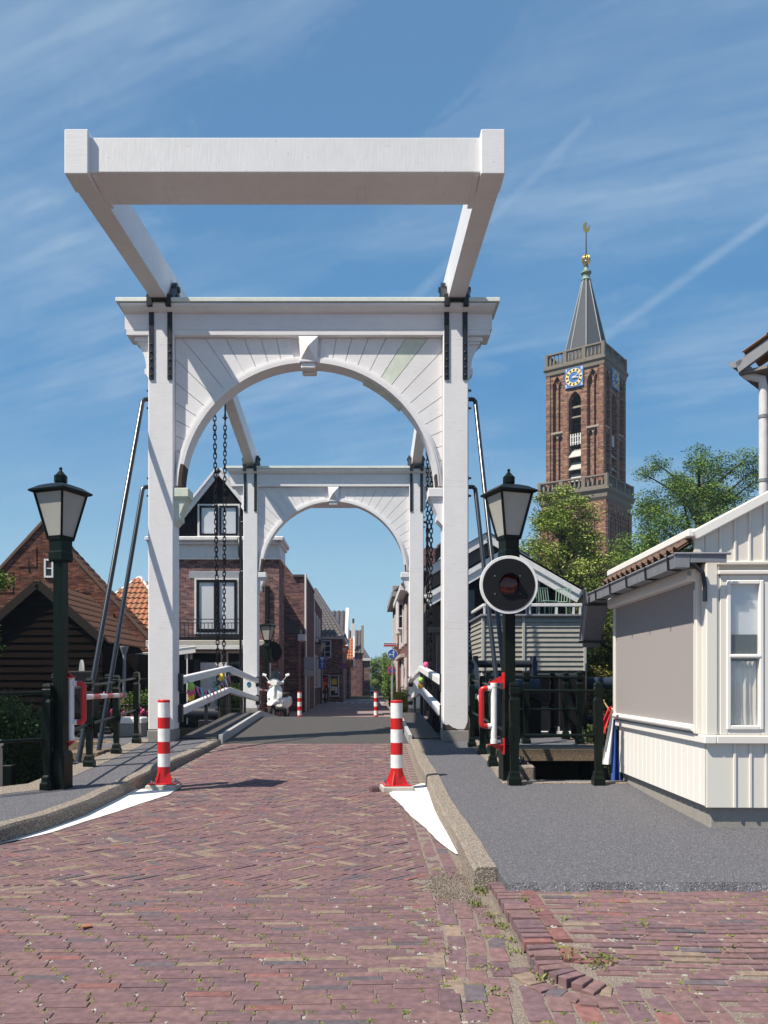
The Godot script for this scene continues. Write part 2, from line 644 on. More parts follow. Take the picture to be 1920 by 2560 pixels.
	M.green_dark = mk(Color(0.005, 0.008, 0.007), 0.36, 0.0, T.mottle, 1.5)
	M.red = mk(Color(0.56, 0.012, 0.014), 0.33, 0.0, T.mottle, 2.0)
	M.stripe_white = mk(Color(0.80, 0.80, 0.80), 0.35, 0.0, T.mottle, 2.0)
	M.galv = mk(Color(0.40, 0.41, 0.43), 0.45, 0.6, T.mottle, 2.0)
	M.strip = mk(Color(0.42, 0.42, 0.43), 0.5, 0.0, T.mottle, 2.0)
	M.frost = mk(Color(0.40, 0.40, 0.37), 0.5)
	M.frost.backlight_enabled = true
	M.frost.backlight = Color(0.30, 0.30, 0.27)
	M.frost.albedo_texture = T.mottle
	M.frost.uv1_triplanar = true
	M.blue_grey = mk(Color(0.028, 0.042, 0.068), 0.4, 0.0, T.mottle, 1.0)
	# cabin
	M.cream = mk(Color(0.70, 0.66, 0.605), 0.42)
	M.cream_frame = mk(Color(0.72, 0.68, 0.63), 0.38)
	M.cream_white = mk(Color(0.78, 0.755, 0.72), 0.42)
	M.screen = mk(Color(0.31, 0.28, 0.28), 0.9)
	M.zinc = mk(Color(0.21, 0.22, 0.25), 0.5, 0.0, T.mottle, 1.5)
	M.zinc_inside = mk(Color(0.20, 0.19, 0.19), 0.55, 0.0, T.mottle, 1.5)
	M.tile_brown = mk(Color(0.15, 0.098, 0.078), 0.8, 0.0, T.mottle, 3.0, T.fine, 0.2)
	M.tile_grey = mk(Color(0.085, 0.074, 0.082), 0.45, 0.0, T.mottle, 1.0)
	M.tile_orange = mk(Color(0.36, 0.13, 0.06), 0.75, 0.0, T.mottle, 1.5)
	M.tile_orange_old = mk(Color(0.26, 0.14, 0.07), 0.85, 0.0, T.mottle, 1.5)
	M.tile_rust = mk(Color(0.115, 0.062, 0.045), 0.85, 0.0, T.mottle, 1.0)
	M.plinth = mk(Color(0.30, 0.28, 0.26), 0.9, 0.0, T.mottle, 1.3, T.fine, 0.3)
	M.curtain = mk(Color(0.72, 0.70, 0.66), 0.9)
	M.curtain.backlight_enabled = true
	M.curtain.backlight = Color(0.25, 0.25, 0.24)
	M.blind = mk(Color(0.66, 0.67, 0.70), 0.8)
	M.glass = StandardMaterial3D.new()
	M.glass.albedo_color = Color(0.9, 0.94, 0.96, 0.06)
	M.glass.transparency = BaseMaterial3D.TRANSPARENCY_ALPHA
	M.glass.roughness = 0.02
	M.dark_glass = mk(Color(0.012, 0.014, 0.018), 0.05)
	M.room = mk(Color(0.03, 0.026, 0.024), 0.9)
	# walls
	M.brick = mk(Color(1, 1, 1), 0.9, 0.0, red_brick[0], 1.0, red_brick[1], 0.6, false)
	M.brick.uv1_scale = Vector3(0.6, 1.0, 0.6)
	M.brick.albedo_color = Color(1.0, 0.96, 0.97)
	M.brick_old = mk(Color(1, 1, 1), 0.9, 0.0, old_brick[0], 1.0, old_brick[1], 0.8, false)
	M.brick_old.uv1_scale = Vector3(0.6, 1.0, 0.6)
	M.brick_old.albedo_color = Color(0.82, 0.83, 0.87)
	M.brick_dark = mk(Color(1, 1, 1), 0.9, 0.0, red_brick[0], 1.0, red_brick[1], 0.6, false)
	M.brick_dark.uv1_scale = Vector3(0.6, 1.0, 0.6)
	M.brick_dark.albedo_color = Color(0.92, 0.86, 0.88)
	M.stone_band = mk(Color(0.36, 0.30, 0.25), 0.9, 0.0, T.mottle, 1.5)
	M.tower_stone = mk(Color(0.19, 0.165, 0.14), 0.9, 0.0, T.mottle, 0.6)
	M.slate = mk(Color(0.085, 0.095, 0.112), 0.75, 0.0, T.mottle, 1.0)
	M.slate_lead = mk(Color(0.36, 0.38, 0.38), 0.5, 0.0, T.mottle, 1.0)
	M.copper = mk(Color(0.20, 0.30, 0.24), 0.6, 0.0, T.mottle, 2.0)
	M.gold = mk(Color(0.72, 0.46, 0.13), 0.3, 1.0)
	M.gold_paint = mk(Color(0.78, 0.60, 0.30), 0.5)
	M.clock_blue = mk(Color(0.03, 0.15, 0.42), 0.5)
	M.black_board = mk(Color(0.018, 0.018, 0.024), 0.6, 0.0, T.wood, 1.0, T.brush, 0.2)
	M.barn_board = mk(Color(0.016, 0.010, 0.008), 0.95, 0.0, T.wood, 1.2, T.brush, 1.2)
	M.barn_edge = mk(Color(0.05, 0.04, 0.036), 0.8, 0.0, T.wood, 1.2)
	M.trim = mk(Color(0.72, 0.71, 0.72), 0.5, 0.0, T.mottle, 1.0)
	M.lintel_blue = mk(Color(0.30, 0.32, 0.37), 0.8, 0.0, T.mottle, 1.0)
	M.siding = mk(Color(0.33, 0.315, 0.285), 0.55, 0.0, T.mottle, 1.0, T.brush, 0.08)
	M.siding_edge = mk(Color(0.42, 0.41, 0.38), 0.5)
	M.taupe = mk(Color(0.13, 0.11, 0.105), 0.8, 0.0, T.mottle, 1.0)
	M.sign_blue = mk(Color(0.02, 0.10, 0.40), 0.4)
	M.sign_red = mk(Color(0.55, 0.02, 0.02), 0.4)
	M.sign_back = mk(Color(0.32, 0.33, 0.34), 0.5, 0.3)
	M.orange = mk(Color(0.75, 0.13, 0.03), 0.5)
	M.flag_red = mk(Color(0.55, 0.02, 0.03), 0.8)
	M.flag_white = mk(Color(0.8, 0.8, 0.8), 0.8)
	M.flag_blue = mk(Color(0.03, 0.09, 0.38), 0.8)
	M.pink = mk(Color(0.75, 0.10, 0.30), 0.7)
	M.cyan = mk(Color(0.15, 0.50, 0.58), 0.7)
	M.yellow = mk(Color(0.80, 0.52, 0.05), 0.7)
	M.lime = mk(Color(0.35, 0.6, 0.10), 0.7)
	M.rubber = mk(Color(0.014, 0.014, 0.014), 0.8)
	M.chrome = mk(Color(0.6, 0.6, 0.6), 0.15, 1.0)
	M.scooter_white = mk(Color(0.82, 0.82, 0.81), 0.2)
	M.car_paint = mk(Color(0.03, 0.055, 0.12), 0.15)
	M.bark = mk(Color(0.06, 0.048, 0.036), 0.9, 0.0, T.mottle, 2.0, T.wave, 1.0)
	M.lens_red = mk(Color(0.07, 0.004, 0.005), 0.08)
	for k in ["green", "green_dark", "iron_matt", "blue_grey"]:
		M[k].metallic_specular = 0.28
	for k in ["barn_board", "black_board", "barn_edge", "tile_rust", "tile_brown", "brick", "brick_old", "brick_dark", "quay", "bark", "room", "earth"]:
		M[k].metallic_specular = 0.2
	M.slate.metallic_specular = 0.3
	M.leafy = vertex_mat(0.55)
	M.leafy.metallic_specular = 0.25
	M.leafy.backlight_enabled = true
	M.leafy.backlight = Color(0.16, 0.22, 0.06)
	M.brick_pile = vertex_mat(0.85)
	M.brick_pile.albedo_texture = T.grain
	M.brick_pile.uv1_triplanar = true
	M.brick_pile.uv1_world_triplanar = true
	M.brick_pile.uv1_scale = Vector3.ONE * 3.0
	M.brick_pile.heightmap_enabled = true
	M.brick_pile.heightmap_texture = T.fine
	M.brick_pile.heightmap_scale = 0.15

func vertex_mat(rough: float) -> StandardMaterial3D:
	var m := StandardMaterial3D.new()
	m.vertex_color_use_as_albedo = true
	m.roughness = rough
	return m

# ---------------------------------------------------------------- ground, paving, walks
func road_y(d: float) -> float:
	if d > 19.65:
		return lerpf(0.16, -0.08, clampf((d - 25.0) / 5.0, 0.0, 1.0)) + 0.08 * smooth(36.0, 54.0, d)
	return 0.335 * pow(clampf((d - 7.0) / 7.25, 0.0, 1.0), 1.6)

func kerb_h(d: float) -> float:
	if d > 19.65:
		return 0.10
	return 0.135 - 0.065 * smooth(10.0, 14.0, d)

func walk_y(d: float) -> float:
	return road_y(d) + kerb_h(d)

# left kerb line: x of the road-side foot of the kerb
func left_x(d: float) -> float:
	var p := [[2.0, -8.0], [4.2, -5.4], [5.2, -4.3], [6.2, -3.55], [7.16, -3.14], [7.7, -3.0], [8.4, -2.87], [9.5, -2.81], [10.8, -2.75], [12.0, -2.68], [13.0, -2.57], [14.25, -2.46], [15.0, -2.46]]
	for i in p.size() - 1:
		if d <= p[i + 1][0]:
			return lerpf(p[i][1], p[i + 1][1], (d - p[i][0]) / (p[i + 1][0] - p[i][0]))
	return -2.46

func strip(s: SurfaceTool, ds: Array, xa: Callable, xb: Callable, ya: Callable, yb: Callable) -> void:
	for i in ds.size() - 1:
		var a: float = ds[i]
		var b: float = ds[i + 1]
		face(s, [v(xa.call(a), ya.call(a), a), v(xb.call(a), yb.call(a), a), v(xb.call(b), yb.call(b), b), v(xa.call(b), ya.call(b), b)], Vector3.UP)

func steps(a: float, b: float, n: int) -> Array:
	var r := []
	for i in n + 1:
		r.append(lerpf(a, b, float(i) / n))
	return r

func build_ground() -> void:
	# one sheet to the horizon: the bed under the canal; banks and roads stand on it
	var s := nst()
	face(s, [v(-900, -2.2, -900), v(900, -2.2, -900), v(900, -2.2, 1500), v(-900, -2.2, 1500)], Vector3.UP)
	setting("ground", s, M.earth)
	s = nst()
	face(s, [v(-200, -1.15, 9.0), v(200, -1.15, 9.0), v(200, -1.15, 27.0), v(-200, -1.15, 27.0)], Vector3.UP)
	setting("water", s, M.water, "dark canal water under the bridge")
	# near bank behind and beside the camera, with its quay wall, and the abutment that carries the road to the bridge
	s = nst()
	bounds(s, v(-3.9, -2.3, 14.3), v(1.88, -0.02, 9.0))
	bounds(s, v(-60, -2.3, 9.2), v(-5.4, -0.06, -40))
	bounds(s, v(-5.4, -2.3, 9.0), v(60, -0.06, -40))
	setting("quay", s, M.quay)
	s = nst()
	bounds(s, v(-200, -2.3, 200), v(200, -0.12, 26.2))
	setting("far_bank_ground", s, M.earth)

func add_brick(s: SurfaceTool, c: Vector3, b: Basis, l: float, w: float, h: float, col: Color, r: RandomNumberGenerator) -> void:
	# worn brick: chamfered top, corners a little uneven, no underside
	var e := 0.003
	var top := []
	var mid := []
	var low := []
	for k in [[-1, -1], [1, -1], [1, 1], [-1, 1]]:
		var jx := r.randf_range(-0.004, 0.002)
		var jz := r.randf_range(-0.002, 0.0015)
		var x: float = k[0] * (l * 0.5 + jx)
		var z: float = k[1] * (w * 0.5 + jz)
		var y := r.randf_range(-0.0015, 0.0015)
		top.append(c + b * Vector3(x - k[0] * e, y, z - k[1] * e))
		mid.append(c + b * Vector3(x, y - e, z))
		low.append(c + b * Vector3(x, -h, z))
	s.set_color(col)
	face(s, top, b.y)
	for i in 4:
		var j := (i + 1) % 4
		var out: Vector3 = (mid[i] + mid[j]) * 0.5 - c
		face(s, [top[i], top[j], mid[j], mid[i]], out + b.y * 0.02)
		face(s, [mid[i], mid[j], low[j], low[i]], Vector3(out.x, 0, out.z))

func brick_tone(r: RandomNumberGenerator, tan_share: float) -> Color:
	var k := r.randf()
	var c := Color(0.175, 0.096, 0.098)
	if k < tan_share:
		c = Color(0.235, 0.165, 0.12)
	elif k < tan_share + 0.05:
		c = Color(0.115, 0.09, 0.098)
	elif k < tan_share + 0.075:
		c = Color(0.225, 0.095, 0.085)
	elif k < tan_share + 0.32:
		c = Color(0.148, 0.086, 0.093)
	elif k < tan_share + 0.52:
		c = Color(0.19, 0.105, 0.10)
	return c * r.randf_range(0.93, 1.08) * Color(1.22, 1.27, 1.33)

# list of bricks: [centre, basis, length, width, tone]; the nearest `single` ones become parts of their own
var joints: Array[Vector2] = []

func lay(parent: Node3D, bricks: Array, single: int, seed_: int) -> void:
	var r := RandomNumberGenerator.new()
	r.seed = seed_
	bricks.sort_custom(func(a, b): return a[0].z > b[0].z)
	var shapes := {}
	var looks := {}
	var s := nst()
	var n := 0
	for q in bricks:
		var c: Vector3 = q[0]
		var e: Vector3 = c + q[1].x * (q[2] * 0.5)
		if absf(e.x) < -0.5 * e.z + 0.3:
			joints.append(Vector2(e.x, -e.z))
		var ok := absf(c.x) < 0.62 * -c.z + 0.4 and c.z < -3.2
		if ok and n < single:
			n += 1
			var key := "%.2f_%.2f_%d" % [q[2], q[3], r.randi() % 5]
			if not shapes.has(key):
				var t := nst()
				add_brick(t, Vector3.ZERO, Basis(), q[2], q[3], 0.05, Color.WHITE, r)
				shapes[key] = meshed(t)
			var tone: Color = q[4]
			var tk := "%d_%d_%d" % [int(tone.r * 40), int(tone.g * 50), int(tone.b * 50)]
			if not looks.has(tk):
				looks[tk] = mk(Color(tone.r, tone.g, tone.b), 0.85, 0.0, T.grain, 3.0, T.fine, 0.15)
			var o := put("brick", shapes[key], looks[tk], parent)
			o.transform = Transform3D(q[1], c)
		else:
			add_brick(s, c, q[1], q[2], q[3], 0.04, q[4], r)
	if n < bricks.size():
		stuff(obj("brick", s, M.brick_pile, parent))

func yaw_basis(a: float, slope := 0.0) -> Basis:
	return Basis(Vector3.RIGHT, slope) * Basis(Vector3.UP, a)

func pave_y(d: float) -> float:
	return 0.085 * smooth(3.7, 4.5, d)

func build_paving() -> void:
	var r := RandomNumberGenerator.new()
	r.seed = 3
	# ---- carriageway
	var s := nst()
	var ds := steps(-6.0, 14.27, 60)
	strip(s, ds, func(d): return left_x(d) - 0.02, func(_d): return 0.86, func(d): return road_y(d) - 0.0065, func(d): return road_y(d) - 0.0065)
	var road := setting("road", s, M.sand, "purple brick road leading onto the bridge")
	var list := []
	# running courses across the road near the camera
	var d0 := 2.9
	var row := 0
	while d0 < 5.585:
		var pitch := 0.0565
		var x := left_x(d0) - 0.3 + (0.105 if row % 2 else 0.0) + r.randf_range(-0.03, 0.03)
		while x < 0.31:
			var l := 0.205 + r.randf_range(-0.006, 0.006)
			if x > -1.1 * d0 - 1.0:
				var dd := d0 + 0.035 * sin(x * 1.1 + 0.6) + r.randf_range(-0.003, 0.003)
				list.append([v(x + l * 0.5, road_y(dd) + r.randf_range(-0.0025, 0.0015), dd), yaw_basis(0.0 + r.randf_range(-0.008, 0.008) + 0.0385 * cos(x * 1.1 + 0.6)), minf(l, 0.31 - x + 0.03), 0.0515, brick_tone(r, 0.03)])
			x += l + 0.006
		d0 += pitch
		row += 1
	# herringbone up to the bridge
	var w := 0.0545
	var c45 := Basis(Vector3.UP, PI / 4)
	for i in range(-170, 170):
		for j in range(-170, 170):
			var k := posmod(i - j, 8)
			if k != 0 and k != 7:
				continue
			var p := Vector3(i + 2.0, 0, j + 0.5) if k == 0 else Vector3(i + 0.5, 0, j + 2.0)
			p = c45 * (p * w)
			var dd := 9.9 - p.z
			var xx := p.x - 0.9
			if dd < 5.575 or dd > 14.2:
				continue
			if xx < left_x(dd) + 0.07 or xx > 0.36:
				continue
			var slope := atan((road_y(dd + 0.1) - road_y(dd - 0.1)) / 0.2)
			list.append([v(xx, road_y(dd) + r.randf_range(-0.003, 0.003) - (0.0035 if dd < 5.67 else 0.0), dd), yaw_basis(PI / 4 + (0.0 if k == 0 else PI / 2) + r.randf_range(-0.015, 0.015), slope), 0.2085, 0.0485, brick_tone(r, 0.10)])
	# a soldier row along each kerb and the gutter of flat bricks on the right
	var dd2 := 6.0
	while dd2 < 14.1:
		list.append([v(0.415, road_y(dd2) - 0.002, dd2), yaw_basis(PI / 2 + r.randf_range(-0.02, 0.02)), 0.2, 0.096, brick_tone(r, 0.02)])
		list.append([v(0.525, road_y(dd2 + 0.1) - 0.006, dd2 + 0.1), yaw_basis(PI / 2 + r.randf_range(-0.02, 0.02)), 0.2, 0.096, brick_tone(r, 0.02)])
		list.append([v(0.635, road_y(dd2) - 0.004, dd2 + 0.03), yaw_basis(PI / 2 + r.randf_range(-0.02, 0.02)), 0.2, 0.096, brick_tone(r, 0.02)])
		dd2 += 0.213
	for col in 12:
		var cx := 0.385 + col * 0.107
		var from := 2.9
		var to := 5.5 if col < 3 else (5.2 if col == 3 else 3.98 - 0.022 * col)
		var dd3 := from + (0.1 if col % 2 else 0.0)
		while dd3 < to:
			var bend := -0.16 * smooth(4.6, 3.2, dd3) * (1.0 if col < 4 else 0.6)
			list.append([v(cx + bend + r.randf_range(-0.004, 0.004), road_y(dd3) + r.randf_range(-0.006, 0.003), dd3), yaw_basis(PI / 2 + r.randf_range(-0.04, 0.04) - 0.06), 0.198, 0.095, brick_tone(r, 0.05) * 1.12])
			dd3 += 0.212
	lay(road, list, 300, 5)
	# ---- pavement on the right, a brick's height above the gutter
	s = nst()
	ds = steps(-6.0, 5.36, 50)
	strip(s, ds, func(_d): return 0.82, func(_d): return 8.0, func(d): return pave_y(d) - 0.0065, func(d): return pave_y(d) - 0.0065)
	strip(s, steps(4.3, 5.36, 8), func(_d): return 0.815, func(_d): return 0.82, func(_d): return -0.02, func(d): return pave_y(d) - 0.010)
	var pavement := setting("pavement", s, M.sand, "brick pavement with weeds in front of the asphalt path")
	list = []
	d0 = 2.9
	row = 0
	while d0 < 5.27:
		var x := (1.07 if d0 > 4.1 else (0.97 + (4.1 - d0) * 0.62 if d0 > 3.72 else 1.54)) + (0.105 if row % 2 else 0.0) + r.randf_range(-0.03, 0.03)
		while x < 5.5:
			var l := 0.205 + r.randf_range(-0.008, 0.006)
			if x < 0.9 * d0 + 1.0:
				var dd := d0 + 0.03 * cos(x * 1.7) + 0.04 * smooth(1.8, 1.0, x) + r.randf_range(-0.003, 0.003)
				list.append([v(x + l * 0.5, pave_y(dd) + r.randf_range(-0.004, 0.003), dd), yaw_basis(r.randf_range(-0.008, 0.008) - 0.051 * sin(x * 1.7)), l, 0.0515, brick_tone(r, 0.06) * 1.08])
			x += l + 0.009
		d0 += 0.0565
		row += 1
	# kerb of bricks set across, and one row lengthwise behind it
	var a := 4.02
	while a < 5.45:
		list.append([v(0.885 + r.randf_range(-0.006, 0.006), pave_y(a) + r.randf_range(-0.004, 0.008), a), yaw_basis(r.randf_range(-0.05, 0.05) + 0.05 + 0.5 * smooth(4.25, 4.0, a)), 0.15, 0.05, brick_tone(r, 0.1) * 1.1])
		a += 0.062
	a = 4.15
	while a < 5.3:
		list.append([v(1.01, pave_y(a) + 0.004, a), yaw_basis(PI / 2 + r.randf_range(-0.04, 0.04)), 0.195, 0.09, brick_tone(r, 0.0) * Color(1.25, 0.95, 0.9)])
		a += 0.212
	# the bricks of the dropped corner lie loose, turning round the bend
	for k in 9:
		var phi := 1.4 * k / 8.0
		list.append([v(1.19 - 0.31 * cos(phi), lerpf(0.075, 0.004, k / 8.0) + r.randf_range(-0.010, 0.006), 4.05 - 0.31 * sin(phi)), yaw_basis(phi + r.randf_range(-0.2, 0.2), r.randf_range(-0.09, 0.09)), 0.115 + r.randf() * 0.04, 0.046 + r.randf() * 0.012, brick_tone(r, 0.1) * 1.05])
		if k < 8:
			list.append([v(1.19 - 0.44 * cos(phi), 0.008 + r.randf_range(-0.004, 0.004), 4.02 - 0.44 * sin(phi)), yaw_basis(phi + 0.2 + r.randf_range(-0.2, 0.2)), 0.10, 0.075, brick_tone(r, 0.08) * 1.05])
	lay(pavement, list, 300, 7)
	# moss and grit in the joints: flat flakes, nobody could count them
	s = nst()
	for q in joints:
		var d: float = q.y
		var x: float = q.x
		if d > 8.5 or r.randf() < (0.30 if d < 5.5 else 0.72):
			continue
		var big := r.randf() < (0.45 if x < -0.2 and d < 5.0 else 0.2)
		var y := (pave_y(d) if x > 0.82 else road_y(d)) - 0.001
		var col := Color(0.27, 0.27, 0.065).lerp(Color(0.13, 0.16, 0.04), r.randf())
		if r.randf() < 0.30:
			col = Color(0.48, 0.44, 0.40)
			big = r.randf() < 0.06
		s.set_color(col)
		var m := r.randi_range(7, 14) if big else r.randi_range(1, 5)
		for k in m:
			var px := x + r.randf_range(-0.03, 0.03) * (1.7 if big else 0.5)
			var pd := d + r.randf_range(-0.028, 0.028) * (1.0 if r.randf() < 0.4 else 0.3)
			var wide := r.randf_range(0.004, 0.013)
			var hgt := r.randf_range(0.002, 0.007)
			var t := r.randf() * TAU
			var c := v(px, y + hgt, pd)
			var b0 := v(px + cos(t) * wide * 1.4, y - 0.003, pd + sin(t) * wide)
			var b1 := v(px + cos(t + 2.1) * wide * 1.4, y - 0.003, pd + sin(t + 2.1) * wide)
			var b2 := v(px + cos(t + 4.2) * wide * 1.4, y - 0.003, pd + sin(t + 4.2) * wide)
			face(s, [c, b0, b1], Vector3.UP)
			face(s, [c, b1, b2], Vector3.UP)
			face(s, [c, b2, b0], Vector3.UP)
	var moss := obj("moss", s, M.brick_pile)
	stuff(moss)
	moss.set_meta("label", "yellow green moss and grit in the joints between the road bricks")
	moss.set_meta("category", "moss")
	# weeds along the brick kerb
	s = nst()
	for q in [[0.76, 5.5, 46, 0.10], [0.70, 5.2, 60, 0.06], [0.74, 4.95, 50, 0.05], [0.78, 4.75, 46, 0.05], [0.79, 4.5, 30, 0.05], [0.79, 4.3, 26, 0.05], [0.98, 5.38, 30, 0.05], [0.96, 5.0, 22, 0.035], [0.97, 4.75, 26, 0.035], [1.1, 4.62, 18, 0.03],
			[1.02, 4.12, 60, 0.05], [1.16, 4.1, 60, 0.05], [1.1, 4.03, 40, 0.04], [0.83, 3.9, 40, 0.05], [0.6, 4.6, 16, 0.03], [0.58, 3.75, 26, 0.035], [0.62, 4.05, 20, 0.03], [0.42, 4.35, 14, 0.03], [1.5, 4.5, 16, 0.03], [1.85, 4.2, 14, 0.03], [1.3, 4.9, 14, 0.03], [1.62, 5.1, 12, 0.03], [0.5, 3.55, 14, 0.03], [0.25, 4.0, 16, 0.03], [-0.3, 4.2, 12, 0.025], [1.45, 3.75, 14, 0.03], [1.2, 3.6, 12, 0.025]]:
		for k in q[2]:
			var t := r.randf() * TAU
			var rad: float = r.randf() * 0.075
			var base := v(q[0] + cos(t) * rad, (pave_y(q[1]) if q[0] > 0.82 else 0.0) - 0.004, q[1] + sin(t) * rad * 1.3)
			t = r.randf() * TAU
			var lean := Vector3(cos(t), 0, sin(t)) * r.randf_range(0.006, 0.03)
			var tip := base + lean + Vector3(0, q[3] * r.randf_range(0.1, 0.6), 0)
			var side := Vector3(-sin(t), 0, cos(t)) * r.randf_range(0.003, 0.007)
			var mid := base.lerp(tip, 0.55) + Vector3(0, 0.004, 0)
			s.set_color(Color(0.09, 0.14, 0.03).lerp(Color(0.24, 0.24, 0.08), r.randf()))
			face(s, [base, mid + side, tip, mid - side], Vector3.UP)
	var weeds := obj("weeds", s, M.leafy)
	stuff(weeds)
	weeds.set_meta("label", "green weeds and grass tufts sprouting along the low brick kerb")
	weeds.set_meta("category", "weeds")
	# pale sandy spill at the kerb's end is grit with its own outline
	s = nst()
	for i in 2600:
		var t := r.randf() * TAU
		var rad := sqrt(r.randf())
		var c := v(0.61 + clampf(r.randfn() * 0.09, -0.3, 0.11), -0.002 + r.randf() * 0.003, 5.62 + r.randfn() * 0.22)
		box(s, c, Vector3.ONE * r.randf_range(0.003, 0.008), 0.0, Basis(Vector3(1, 1, 0).normalized(), r.randf() * 3.0))
	var grit := obj("gravel", s, M.sand)
	stuff(grit)
	grit.set_meta("label", "pale loose grit at the foot of the kerb end")
	grit.set_meta("category", "gravel")
	# white painted triangles on the road at the bollards
	s = nst()
	var tri_pts := [Vector2(0.27, 9.85), Vector2(0.72, 10.55), Vector2(0.728, 8.5), Vector2(0.728, 6.72), Vector2(0.60, 7.5), Vector2(0.44, 8.6)]
	var pp := []
	for q in tri_pts:
		pp.append(v(q.x, road_y(q.y) + 0.009, q.y))
	for i in 24:
		var a0 := 6.72 + i * (10.5 - 6.72) / 24.0
		var a1 := 6.72 + (i + 1) * (10.5 - 6.72) / 24.0
		var xa := white_right(a0)
		var xb := white_right(a1)
		face(s, [v(xa, road_y(a0) + 0.006, a0), v(0.745, road_y(a0) + 0.006, a0), v(0.745, road_y(a1) + 0.006, a1), v(xb, road_y(a1) + 0.006, a1)], Vector3.UP)
	var wr := setting("white_marking", s, M.road_white, "white painted triangle beside the right bollard")
	s = nst()
	for i in 30:
		var a0 := 7.0 + i * (10.1 - 7.0) / 30.0
		var a1 := 7.0 + (i + 1) * (10.1 - 7.0) / 30.0
		face(s, [v(left_x(a0) - 0.01, road_y(a0) + 0.006, a0), v(white_left(a0), road_y(a0) + 0.006, a0), v(white_left(a1), road_y(a1) + 0.006, a1), v(left_x(a1) - 0.01, road_y(a1) + 0.006, a1)], Vector3.UP)
	setting("white_marking", s, M.road_white, "white painted sliver between left kerb and left bollard")

func white_right(d: float) -> float:
	if d > 9.85:
		return lerpf(0.27, 0.70, (d - 9.85) / 0.65)
	return lerpf(0.735, 0.265, (d - 6.6) / (9.85 - 6.6)) + 0.008 * sin(d * 5.0) + 0.004 * sin(d * 17.0)

func white_left(d: float) -> float:
	var p := [[6.9, -3.24], [7.18, -3.11], [7.6, -2.90], [8.3, -2.71], [9.75, -2.30], [10.4, -2.28]]
	for i in p.size() - 1:
		if d <= p[i + 1][0]:
			return maxf(left_x(d), lerpf(p[i][1], p[i + 1][1], (d - p[i][0]) / (p[i + 1][0] - p[i][0]))) + 0.006 * sin(d * 6.0) + 0.003 * sin(d * 19.0)
	return -2.28

